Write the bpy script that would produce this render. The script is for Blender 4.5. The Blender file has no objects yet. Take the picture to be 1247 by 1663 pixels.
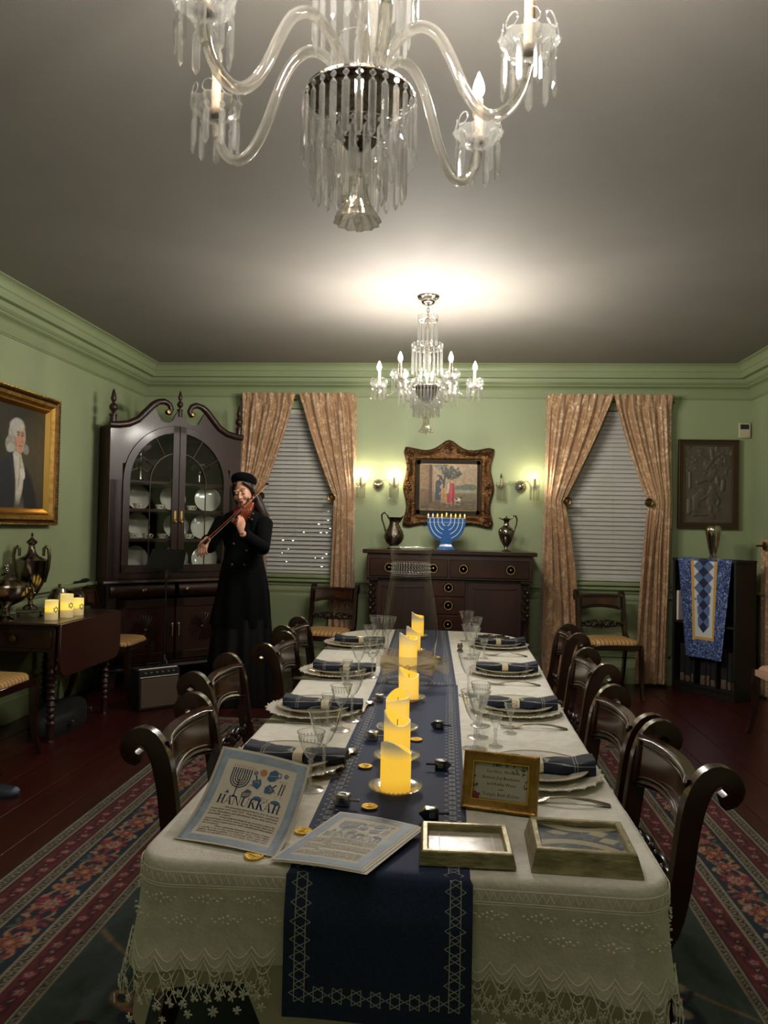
import bpy, bmesh, math, random
import numpy as np
from math import sin, cos, pi, radians
from mathutils import Matrix, Vector, Euler

C = bpy.context.scene.collection
random.seed(7)
RNG = np.random.default_rng(11)

# ---------------------------------------------------------------- camera, world, exposure
cam_data = bpy.data.cameras.new('camera')
cam_data.sensor_fit = 'VERTICAL'
cam_data.sensor_height = 36.0
cam_data.lens = 1250.0 / 1663.0 * 36.0
cam_data.clip_start = 0.05
cam = bpy.data.objects.new('camera', cam_data)
C.objects.link(cam)
R3 = Matrix(((0.996182, -0.018529, 0.085312), (0.084869, -0.023508, -0.996115), (0.020463, 0.999552, -0.021846)))
cam.matrix_world = Matrix.Translation((0, 0, 1.38)) @ R3.to_4x4()
bpy.context.scene.camera = cam
world = bpy.data.worlds.new('night')
world.use_nodes = True
bpy.context.scene.world = world
world.node_tree.nodes['Background'].inputs[0].default_value = (0.02, 0.03, 0.05, 1)
world.node_tree.nodes['Background'].inputs[1].default_value = 0.3
VS = bpy.context.scene.view_settings
VS.view_transform = 'Standard'
VS.look = 'None'
VS.gamma = 1.0
VS.use_curve_mapping = False
VS.exposure = 1.35
CY = bpy.context.scene.cycles
CY.max_bounces = 12
CY.transparent_max_bounces = 32
CY.sample_clamp_indirect = 3.0
CY.sample_clamp_direct = 0.0
CY.caustics_reflective = False
CY.caustics_refractive = False
BULB_CHANDELIER = 780.0
BULB_NEAR = 920.0
BULB_SCONCE = 170.0
WARM = (1.0, 0.945, 0.85)

# ---------------------------------------------------------------- helpers: colour and materials
def lin(h):
    h = h.lstrip('#')
    c = [int(h[i:i + 2], 16) / 255 for i in (0, 2, 4)]
    return tuple(((x + 0.055) / 1.055) ** 2.4 if x > 0.04045 else x / 12.92 for x in c)

MATS = {}
def newmat(name):
    m = bpy.data.materials.new(name)
    m.use_nodes = True
    nt = m.node_tree
    nt.nodes.clear()
    out = nt.nodes.new('ShaderNodeOutputMaterial')
    MATS[name] = m
    return m, nt, out

def N(nt, t, **kw):
    n = nt.nodes.new(t)
    for k, v in kw.items():
        if k.startswith('i_'):
            n.inputs[k[2:].replace('_', ' ')].default_value = v
        else:
            setattr(n, k, v)
    return n

def ramp(nt, fac, stops):
    r = nt.nodes.new('ShaderNodeValToRGB')
    e = r.color_ramp.elements
    while len(e) < len(stops):
        e.new(0.5)
    for k, (p, c) in enumerate(stops):
        e[k].position = p
        e[k].color = (*c, 1)
    nt.links.new(fac, r.inputs[0])
    return r.outputs[0]

def coords(nt, scale=(1, 1, 1), kind='Object'):
    tc = nt.nodes.new('ShaderNodeTexCoord')
    mp = nt.nodes.new('ShaderNodeMapping')
    mp.inputs['Scale'].default_value = scale
    nt.links.new(tc.outputs[kind], mp.inputs[0])
    return mp.outputs[0]

def mat(name, col, rough=0.5, metal=0.0, var=None, scale=8.0, stretch=(1, 1, 1), bump=0.0, bscale=60.0,
        emit=None, estr=0.0, coat=0.0, sheen=0.0, detail=4.0, spec=0.5):
    """principled material, with optional second colour mixed in by noise, and noise bump"""
    m, nt, out = newmat(name)
    p = N(nt, 'ShaderNodeBsdfPrincipled')
    nt.links.new(p.outputs[0], out.inputs[0])
    p.inputs['Base Color'].default_value = (*col, 1)
    p.inputs['Roughness'].default_value = rough
    p.inputs['Metallic'].default_value = metal
    p.inputs['Coat Weight'].default_value = coat
    p.inputs['Coat Roughness'].default_value = 0.12
    p.inputs['Sheen Weight'].default_value = sheen
    p.inputs['Specular IOR Level'].default_value = spec
    if var is not None:
        n = N(nt, 'ShaderNodeTexNoise', i_Scale=scale, i_Detail=detail, i_Roughness=0.6)
        nt.links.new(coords(nt, stretch), n.inputs['Vector'])
        nt.links.new(ramp(nt, n.outputs['Fac'], [(0.35, col), (0.65, var)]), p.inputs['Base Color'])
    if bump:
        n2 = N(nt, 'ShaderNodeTexNoise', i_Scale=bscale, i_Detail=4.0)
        nt.links.new(coords(nt, stretch), n2.inputs['Vector'])
        b = N(nt, 'ShaderNodeBump', i_Strength=bump, i_Distance=0.01)
        nt.links.new(n2.outputs['Fac'], b.inputs['Height'])
        nt.links.new(b.outputs[0], p.inputs['Normal'])
    if emit:
        p.inputs['Emission Color'].default_value = (*emit, 1)
        p.inputs['Emission Strength'].default_value = estr
    return m

def emat(name, col, s):
    m, nt, out = newmat(name)
    e = N(nt, 'ShaderNodeEmission', i_Strength=s)
    e.inputs[0].default_value = (*col, 1)
    nt.links.new(e.outputs[0], out.inputs[0])
    return m

def thin_glass(name, tint=(0.96, 0.97, 0.96), gloss=0.05, edge=0.65, rough=0.03, solid=0.0, haze=0.0, blend=0.35, power=0.0):
    """clear glass: light passes, faces seen at a slant mirror more; solid>0 mixes in refraction"""
    m, nt, out = newmat(name)
    tr = N(nt, 'ShaderNodeBsdfTransparent')
    tr.inputs[0].default_value = (*tint, 1)
    gl = N(nt, 'ShaderNodeBsdfAnisotropic')
    gl.inputs['Roughness'].default_value = rough
    lw = N(nt, 'ShaderNodeLayerWeight', i_Blend=blend)
    mr = N(nt, 'ShaderNodeMapRange')
    mr.inputs[3].default_value = gloss
    mr.inputs[4].default_value = edge
    fac = lw.outputs['Facing']
    if power:
        lw.inputs['Blend'].default_value = 0.5
        pw = N(nt, 'ShaderNodeMath', operation='POWER')
        pw.inputs[1].default_value = power
        nt.links.new(fac, pw.inputs[0]); fac = pw.outputs[0]
    nt.links.new(fac, mr.inputs[0])
    mx = N(nt, 'ShaderNodeMixShader')
    nt.links.new(mr.outputs[0], mx.inputs[0])
    nt.links.new(tr.outputs[0], mx.inputs[1])
    nt.links.new(gl.outputs[0], mx.inputs[2])
    res = mx.outputs[0]
    if solid:
        rg = N(nt, 'ShaderNodeBsdfGlass')
        rg.inputs['IOR'].default_value = 1.5
        rg.inputs['Roughness'].default_value = 0.02
        m2 = N(nt, 'ShaderNodeMixShader')
        m2.inputs[0].default_value = solid
        nt.links.new(res, m2.inputs[1])
        nt.links.new(rg.outputs[0], m2.inputs[2])
        res = m2.outputs[0]
    if haze:   # a little dust, and pale scatter brightening the glass in place of inner sparkle
        df = N(nt, 'ShaderNodeBsdfDiffuse'); tl = N(nt, 'ShaderNodeBsdfTranslucent')
        for n_ in (df, tl): n_.inputs[0].default_value = (0.95, 0.94, 0.9, 1)
        m3 = N(nt, 'ShaderNodeMixShader'); m3.inputs[0].default_value = 0.5
        nt.links.new(df.outputs[0], m3.inputs[1]); nt.links.new(tl.outputs[0], m3.inputs[2])
        m4 = N(nt, 'ShaderNodeMixShader'); m4.inputs[0].default_value = haze
        nt.links.new(res, m4.inputs[1]); nt.links.new(m3.outputs[0], m4.inputs[2])
        res = m4.outputs[0]
    nt.links.new(res, out.inputs[0])
    return m

def painted_mat(name, rough=0.7, bump=0.0, bscale=200.0, metal=0.0):
    """colour read from the mesh's own painted colour attribute"""
    m, nt, out = newmat(name)
    p = N(nt, 'ShaderNodeBsdfPrincipled')
    p.inputs['Roughness'].default_value = rough
    p.inputs['Metallic'].default_value = metal
    a = N(nt, 'ShaderNodeAttribute', attribute_name='paint')
    nt.links.new(a.outputs['Color'], p.inputs['Base Color'])
    if bump:
        n2 = N(nt, 'ShaderNodeTexNoise', i_Scale=bscale, i_Detail=3.0)
        nt.links.new(coords(nt), n2.inputs['Vector'])
        b = N(nt, 'ShaderNodeBump', i_Strength=bump, i_Distance=0.004)
        nt.links.new(n2.outputs['Fac'], b.inputs['Height'])
        nt.links.new(b.outputs[0], p.inputs['Normal'])
    nt.links.new(p.outputs[0], out.inputs[0])
    return m

# ---------------------------------------------------------------- helpers: geometry
class G:
    def __init__(s):
        s.V = []; s.F = []; s.MI = []
    def add(s, vs, fs, m=0, X=None):
        b = len(s.V)
        if X is not None:
            vs = [tuple(X @ Vector(v)) for v in vs]
        s.V.extend(tuple(v) for v in vs)
        s.F.extend(tuple(b + i for i in f) for f in fs)
        s.MI.extend([m] * len(fs))
        return s
    def box(s, c, d, m=0, X=None):
        x, y, z = c; a, b, h = d[0] / 2, d[1] / 2, d[2] / 2
        vs = [(x + i * a, y + j * b, z + k * h) for k in (-1, 1) for j in (-1, 1) for i in (-1, 1)]
        return s.add(vs, [(0, 2, 3, 1), (4, 5, 7, 6), (0, 1, 5, 4), (2, 6, 7, 3), (0, 4, 6, 2), (1, 3, 7, 5)], m, X)
    def b2(s, x0, x1, y0, y1, z0, z1, m=0, X=None):
        return s.box(((x0 + x1) / 2, (y0 + y1) / 2, (z0 + z1) / 2), (abs(x1 - x0), abs(y1 - y0), abs(z1 - z0)), m, X)
    def loft(s, rings, m=0, X=None, cap=True, closed=True, loop=False):
        n = len(rings[0]); vs = [v for r in rings for v in r]; fs = []
        L = len(rings)
        for i in range(L if loop else L - 1):
            i2 = (i + 1) % L
            for j in range(n if closed else n - 1):
                k = (j + 1) % n
                fs.append((i * n + j, i * n + k, i2 * n + k, i2 * n + j))
        if cap and closed and not loop:
            fs.append(tuple(range(n - 1, -1, -1)))
            fs.append(tuple(range((L - 1) * n, L * n)))
        return s.add(vs, fs, m, X)
    def tube(s, path, r, n=8, m=0, X=None, cap=True, loop=False, flat=1.0, up=None):
        P = [Vector(p) for p in path]; L = len(P)
        R = [r] * L if not hasattr(r, '__len__') else r
        rings = []; nrm = None
        for i in range(L):
            a = P[(i - 1) % L] if (loop or i > 0) else P[i]
            b = P[(i + 1) % L] if (loop or i < L - 1) else P[i]
            t = (b - a)
            t = t.normalized() if t.length > 1e-9 else Vector((0, 0, 1))
            if up is not None:
                nrm = Vector(up)
            elif nrm is None:
                nrm = Vector((0, 0, 1)) if abs(t.z) < 0.9 else Vector((1, 0, 0))
            nrm = (nrm - t * nrm.dot(t)).normalized()
            bn = t.cross(nrm)
            rings.append([tuple(P[i] + nrm * (R[i] * flat * cos(2 * pi * k / n)) + bn * (R[i] * sin(2 * pi * k / n))) for k in range(n)])
        return s.loft(rings, m, X, cap, True, loop)
    def lathe(s, prof, n=24, m=0, X=None, lobes=0, amp=0.0, cap=False):
        rings = []
        for q in prof:
            r, z = q[0], q[1]; la = q[2] if len(q) > 2 else 0.0
            rings.append([((r + la * amp * cos(lobes * 2 * pi * k / n)) * cos(2 * pi * k / n), (r + la * amp * cos(lobes * 2 * pi * k / n)) * sin(2 * pi * k / n), z) for k in range(n)])
        return s.loft(rings, m, X, cap)
    def ell(s, c, r, nu=10, nv=7, m=0, X=None):
        if not hasattr(r, '__len__'): r = (r, r, r)
        prof = [(max(1e-4, sin(pi * i / nv)), -cos(pi * i / nv)) for i in range(nv + 1)]
        T = Matrix.Translation(c) @ Matrix.Diagonal((r[0], r[1], r[2], 1))
        return s.lathe(prof, nu, m, (X @ T) if X is not None else T, cap=True)
    def ext(s, poly, h0, h1, m=0, X=None, ax='z'):
        """extrude a 2D outline; ax z: (x,y)->z height; ax y: (x,z) outline, y depth"""
        n = len(poly)
        f = (lambda p, h: (p[0], p[1], h)) if ax == 'z' else ((lambda p, h: (p[0], h, p[1])) if ax == 'y' else (lambda p, h: (h, p[0], p[1])))
        vs = [f(p, h0) for p in poly] + [f(p, h1) for p in poly]
        fs = [tuple(range(n - 1, -1, -1)), tuple(range(n, 2 * n))] + [(i, (i + 1) % n, n + (i + 1) % n, n + i) for i in range(n)]
        return s.add(vs, fs, m, X)
    def grid(s, f, nu, nv, m=0, X=None):
        vs = [f(i / nu, j / nv) for j in range(nv + 1) for i in range(nu + 1)]
        w = nu + 1
        return s.add(vs, [(j * w + i, j * w + i + 1, (j + 1) * w + i + 1, (j + 1) * w + i) for j in range(nv) for i in range(nu)], m, X)
    def ribbon(s, pts, w, nrm=(0, 0, 1), m=0, X=None):
        """flat strip of width w through pts, facing nrm"""
        Nn = Vector(nrm); P = [Vector(p) for p in pts]; vs = []
        for i, p in enumerate(P):
            t = (P[min(i + 1, len(P) - 1)] - P[max(i - 1, 0)]).normalized()
            b = t.cross(Nn).normalized() * (w / 2)
            vs += [tuple(p - b), tuple(p + b)]
        return s.add(vs, [(2 * i, 2 * i + 1, 2 * i + 3, 2 * i + 2) for i in range(len(P) - 1)], m, X)
    def mesh(s, name, mats, smooth=40, bevel=0.0, bseg=1, recalc=True):
        me = bpy.data.meshes.new(name)
        me.from_pydata(s.V, [], s.F)
        me.polygons.foreach_set('material_index', s.MI)
        if bevel or recalc:
            bm = bmesh.new(); bm.from_mesh(me)
            if recalc:
                bmesh.ops.recalc_face_normals(bm, faces=bm.faces)
            if bevel:
                ed = [e for e in bm.edges if len(e.link_faces) == 2 and e.calc_face_angle(0) > 0.6]
                bmesh.ops.bevel(bm, geom=ed, offset=bevel, segments=bseg, affect='EDGES', clamp_overlap=True)
            bm.to_mesh(me); bm.free()
        for m in (mats if isinstance(mats, (list, tuple)) else [mats]):
            me.materials.append(m)
        if smooth:
            me.polygons.foreach_set('use_smooth', [True] * len(me.polygons))
            if smooth < 180:
                me.set_sharp_from_angle(angle=radians(smooth))
        me.update()
        return me

def obj(name, g, mats=None, parent=None, loc=None, rot=None, X=None, smooth=40, bevel=0.0, label=None, kind=None, bseg=1, recalc=True):
    me = g if isinstance(g, bpy.types.Mesh) else g.mesh(name, mats, smooth, bevel, bseg, recalc)
    o = bpy.data.objects.new(name, me)
    C.objects.link(o)
    if parent is not None: o.parent = parent
    if X is not None: o.matrix_basis = X
    if loc is not None: o.location = loc
    if rot is not None: o.rotation_euler = rot
    if label: o['label'] = label
    if kind: o['kind'] = kind
    return o

def tag(o, label, cat, group=None, kind=None):
    o['label'] = label; o['category'] = cat
    if group: o['group'] = group
    if kind: o['kind'] = kind
    return o

def thing(name, label, cat, loc=(0, 0, 0), rz=0.0, group=None, rot=None):
    o = bpy.data.objects.new(name, None)
    C.objects.link(o)
    o.empty_display_size = 0.05
    o.location = loc
    o.rotation_euler = rot if rot is not None else (0, 0, rz)
    return tag(o, label, cat, group)

def struct(name, g, m, smooth=30, bevel=0.0, parent=None):
    o = obj(name, g, m, parent, smooth=smooth, bevel=bevel)
    o['kind'] = 'structure'
    return o

KIDS = {}
def dup(root, loc, rz=0.0, label=None, group=None, scale=None):
    if not KIDS:
        pass
    def cp(o, par):
        c = o.copy(); C.objects.link(c)
        if par is not None: c.parent = par
        for k in list(o.children): cp(k, c)
        return c
    c = cp(root, None)
    c.location = loc; c.rotation_euler = (0, 0, rz)
    if label: c['label'] = label
    if group: c['group'] = group
    if scale: c.scale = scale
    return c

def Tm(x=0, y=0, z=0): return Matrix.Translation((x, y, z))
def Rm(a, ax): return Matrix.Rotation(a, 4, ax)

class Paint:
    """colours painted on the points of a grid; coordinates in the grid's own units"""
    def __init__(s, x, y, base):
        s.x = x; s.y = y; s.c = np.tile(np.array(base, float), (x.size, 1))
    def mix(s, mask, col):
        mask = np.clip(mask, 0, 1)[:, None]
        s.c = s.c * (1 - mask) + np.array(col, float) * mask
    def ell(s, cx, cy, rx, ry, col, rot=0.0, soft=0.12):
        dx, dy = s.x - cx, s.y - cy
        a, b = dx * cos(rot) + dy * sin(rot), -dx * sin(rot) + dy * cos(rot)
        d = np.sqrt((a / rx) ** 2 + (b / ry) ** 2)
        s.mix((1 - d) / soft + 0.5, col)
    def poly(s, pts, col, soft=0.004):
        n = len(pts); d2 = np.full(s.x.size, 1e9); ins = np.zeros(s.x.size, bool)
        for i in range(n):
            ax, ay = pts[i]; bx, by = pts[(i + 1) % n]
            ex, ey = bx - ax, by - ay; wx, wy = s.x - ax, s.y - ay
            t = np.clip((wx * ex + wy * ey) / (ex * ex + ey * ey + 1e-12), 0, 1)
            d2 = np.minimum(d2, (wx - ex * t) ** 2 + (wy - ey * t) ** 2)
            if abs(ey) > 1e-12:
                c = ((ay > s.y) != (by > s.y)) & (s.x < ex * (s.y - ay) / ey + ax)
                ins ^= c
        d = np.sqrt(d2) * np.where(ins, 1, -1)
        s.mix(d / soft + 0.5, col)
    def line(s, pts, w, col, soft=0.003):
        d2 = np.full(s.x.size, 1e9)
        for (ax, ay), (bx, by) in zip(pts[:-1], pts[1:]):
            ex, ey = bx - ax, by - ay; wx, wy = s.x - ax, s.y - ay
            t = np.clip((wx * ex + wy * ey) / (ex * ex + ey * ey + 1e-12), 0, 1)
            d2 = np.minimum(d2, (wx - ex * t) ** 2 + (wy - ey * t) ** 2)
        s.mix((w / 2 - np.sqrt(d2)) / soft + 0.5, col)

def vnoise(x, y, f, seed=0):
    """smooth value noise on arrays"""
    t = np.random.default_rng(seed).random((64, 64))
    X, Y = x * f, y * f
    i, j = np.floor(X).astype(int), np.floor(Y).astype(int)
    u, v = X - i, Y - j
    u = u * u * (3 - 2 * u); v = v * v * (3 - 2 * v)
    g = lambda a, b: t[a % 64, b % 64]
    return (g(i, j) * (1 - u) + g(i + 1, j) * u) * (1 - v) + (g(i, j + 1) * (1 - u) + g(i + 1, j + 1) * u) * v

def paint_grid(name, w, h, nx, ny, base, painter, m, place, parent=None, smooth=True):
    """a w x h sheet of nx x ny cells, coloured by painter(Paint); place(x,y arrays)->points"""
    gx, gy = np.meshgrid(np.linspace(0, w, nx + 1), np.linspace(0, h, ny + 1))
    x, y = gx.ravel(), gy.ravel()
    P = Paint(x, y, base)
    painter(P)
    co = np.stack(place(x, y), 1).astype(np.float32)
    i, j = np.meshgrid(np.arange(nx), np.arange(ny))
    a = (j * (nx + 1) + i).ravel()
    idx = np.stack([a, a + 1, a + nx + 2, a + nx + 1], 1).astype(np.int32)
    me = bpy.data.meshes.new(name)
    me.vertices.add(len(x)); me.vertices.foreach_set('co', co.ravel())
    me.loops.add(idx.size); me.loops.foreach_set('vertex_index', idx.ravel())
    me.polygons.add(len(idx)); me.polygons.foreach_set('loop_start', np.arange(0, idx.size, 4, dtype=np.int32))
    me.update(calc_edges=True)
    at = me.attributes.new('paint', 'FLOAT_COLOR', 'POINT')
    at.data.foreach_set('color', np.concatenate([P.c, np.ones((len(x), 1))], 1).astype(np.float32).ravel())
    me.materials.append(m)
    if smooth: me.polygons.foreach_set('use_smooth', np.ones(len(idx), bool))
    o = bpy.data.objects.new(name, me); C.objects.link(o)
    if parent is not None: o.parent = parent
    return o

# ---------------------------------------------------------------- materials
mat('wall_green', lin('#9ba680'), 0.55, var=lin('#97a27c'), scale=3, bump=0.03, bscale=90)
mat('trim_green', lin('#8f9a74'), 0.42)
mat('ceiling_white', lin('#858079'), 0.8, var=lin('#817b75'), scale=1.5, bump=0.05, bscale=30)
mat('floor_wood', lin('#40140f'), 0.32, var=lin('#2f0f0b'), scale=3.0, stretch=(6, 0.6, 1), bump=0.08, bscale=14)
mat('gap_dark', lin('#140806'), 0.9)
mat('mahogany', lin('#34160f'), 0.42, var=lin('#220d09'), scale=5, stretch=(1, 1, 0.25), coat=0.12)
mat('mahogany_x', lin('#3b1b13'), 0.28, var=lin('#241009'), scale=6, stretch=(0.2, 1, 1), coat=0.35)
mat('mahogany_red', lin('#3a1713'), 0.4, var=lin('#33150f'), scale=5, stretch=(2, 2, 0.3), coat=0.3)
mat('carved_wood', lin('#1d0d09'), 0.3, coat=0.3)
mat('chair_wood', lin('#2e130d'), 0.25, var=lin('#1c0a07'), scale=9, coat=0.5)
mat('chair_panel', lin('#4a2616'), 0.22, var=lin('#2b120b'), scale=14, coat=0.6)
mat('black_wood', lin('#14110f'), 0.5)
mat('silver', lin('#c9c2b6'), 0.16, 1.0, var=lin('#a59c8e'), scale=20)
mat('silver_dark', lin('#8f8579'), 0.2, 1.0, var=lin('#5b5149'), scale=45, bump=0.5, bscale=70)
mat('silver_smooth', lin('#9c9285'), 0.15, 1.0, var=lin('#6d645a'), scale=8)
mat('cutlery', lin('#b9b0a2'), 0.22, 1.0)
mat('brass', lin('#e6c074'), 0.36, 0.85)
mat('brass_dark', lin('#6e5736'), 0.35, 1.0)
mat('gold_frame', lin('#b8924e'), 0.36, 0.9, var=lin('#8f6a34'), scale=25, bump=0.2, bscale=90)
mat('gold_bright', lin('#d8ac5e'), 0.25, 1.0)
mat('gold_ornate', lin('#6b4a28'), 0.4, 0.8, var=lin('#3c2716'), scale=40, bump=0.8, bscale=55)
mat('frame_dark', lin('#35271b'), 0.45, 0.2)
mat('bronze_edge', lin('#7a5a34'), 0.4, 0.8)
mat('blue_black', lin('#07080b'), 0.9, spec=0.12)
mat('satin_black', lin('#09090c'), 0.5, spec=.25)
mat('lace_white', lin('#f3efe6'), .7)
mat('liner_cream', lin('#cbc3b4'), .8)
mat('black_plain', lin('#0c0b0b'), 0.45)
mat('black_matte', lin('#0d0c0c'), 0.75)
mat('grey_metal', lin('#5a5754'), 0.35, 0.8)
mat('white_slat', lin('#c9c6bf'), 0.4)
mat('white_china', lin('#e3ddd0'), 0.12, coat=0.5)
mat('china_trim', lin('#b9a27a'), 0.3)
mat('cup_flower', lin('#6b3f36'), 0.4)
mat('napkin_band', lin('#cbbd9e'), 0.7)
mat('candle_stick', lin('#a8927a'), 0.6)
mat('wick_black', lin('#1b1408'), 0.8)
mat('coin_gold', lin('#f2cb4a'), 0.42, 0.6, var=lin('#e0ae30'), scale=120, bump=0.5, bscale=220)
mat('dreidel_silver', lin('#b3aea6'), 0.3, 0.9)
mat('dreidel_dark', lin('#0c1420'), 0.3, coat=0.4)
mat('paper', lin('#e2d8cc'), 0.65, spec=0.3)
mat('paper_blue', lin('#93a3bb'), 0.6, var=lin('#abb8ca'), scale=30)
mat('ink_navy', lin('#1d2b4c'), 0.6)
mat('ink_brown', lin('#4b3d3c'), 0.7)
mat('ink_blue', lin('#3f6790'), 0.6)
mat('ink_orange', lin('#c98a55'), 0.6)
mat('ink_pink', lin('#cfa59c'), 0.6)
mat('ink_light', lin('#8296b4'), 0.6)
mat('card_grey', lin('#cbc5b6'), 0.5)
mat('leaf_print', lin('#56654f'), 0.6)
mat('rose_print', lin('#a02f45'), 0.6)
mat('silver_frame', lin('#b5aa88'), 0.4, 0.6, var=lin('#857a5a'), scale=18, stretch=(1, 1, 3), bump=0.25, bscale=60)
mat('photo_print', lin('#b8ad98'), 0.15, var=lin('#d5ccba'), scale=35, coat=0.6)
mat('menorah_blue', lin('#2c5fa0'), 0.12, coat=0.7, var=lin('#2a5896'), scale=6)
mat('menorah_white', lin('#dfe6ee'), 0.25)
mat('skin', lin('#d9a68c'), 0.5, var=lin('#d29a80'), scale=20)
mat('hair_brown', lin('#24120b'), 0.45, var=lin('#1b0e0a'), scale=10, stretch=(14, 14, 1))
mat('lips', lin('#9c3038'), 0.4)
mat('scarf_red', lin('#8c1238'), 0.7)
mat('violin_wood', lin('#8a3a1c'), 0.2, var=lin('#5e210e'), scale=8, coat=0.7)
mat('ebony', lin('#100c0a'), 0.3)
mat('horsehair', lin('#b9ad98'), 0.6)
mat('plastic_cream', lin('#c2b69c'), 0.45)
mat('screen_dark', lin('#1d232b'), 0.2)
mat('amp_tan', lin('#5b4a3c'), 0.85, bump=0.4, bscale=300)
mat('relief', lin('#5d564a'), 0.55, 0.2, var=lin('#524b40'), scale=9)
mat('album_spine', lin('#6d5a4a'), 0.6, var=lin('#4a3b32'), scale=30)
mat('quilt_gold', lin('#c79a4a'), 0.7)
mat('quilt_white', lin('#c9c9c9'), 0.8)
mat('quilt_navy', lin('#141f3d'), 0.8, var=lin('#1b2949'), scale=50)
mat('quilt_slate', lin('#5f749e'), 0.8, var=lin('#4c618c'), scale=45)
mat('trivet_iron', lin('#141311'), 0.5, 0.4)
mat('cord_white', lin('#c9c8c2'), 0.6)
mat('glass_shelf', lin('#2c1611'), 0.35)
mat('bulb_off', lin('#4a4640'), 0.2)
mat('shoe_navy', lin('#141b2c'), 0.5)
mat('hedge_leaf', lin('#1c2417'), .8, var=lin('#11160e'), scale=30)
mat('night_ground', lin('#1a1916'), .9)
mat('shoe_pale', lin('#566070'), 0.5)
painted_mat('canvas', 0.5, 0.15, 160)
painted_mat('wool', 0.95, 0.5, 500)
thin_glass('table_glass', (0.975, 0.98, 0.975), 0.04, 0.95, rough=0.06, haze=0.025, power=1.9)
thin_glass('pane_glass', (0.93, 0.95, 0.94), 0.018, 0.3)
thin_glass('hurricane_glass', (0.99, 0.992, 0.99), 0.010, 0.95, rough=0.05, power=3.0)
thin_glass('dish_glass', (0.94, 0.945, 0.945), 0.10, 0.75, rough=0.08, haze=0.10)
thin_glass('crystal', (0.985, 0.98, 0.97), 0.12, 0.8, rough=0.05, solid=0.28, haze=0.028)
thin_glass('crystal_arm', (0.95, 0.91, 0.82), 0.12, 0.8, rough=0.05, solid=0.5, haze=0.018)
thin_glass('sleeve_film', (0.95, 0.95, 0.94), 0.03, 0.3, rough=0.15)
emat('bulb_chandelier', WARM, BULB_CHANDELIER)
emat('bulb_near', WARM, BULB_NEAR)
emat('bulb_sconce', (1.0, 0.86, 0.58), BULB_SCONCE)
emat('fairy_light', (0.9, 0.95, 1.0), 6.0)
emat('flame_yellow', (1.0, 0.72, 0.16), 0.6)
emat('flame_pale', (0.9, 0.85, 0.65), 0.42)
mat('menorah_socket', lin('#e0d9c6'), 0.4)

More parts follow.
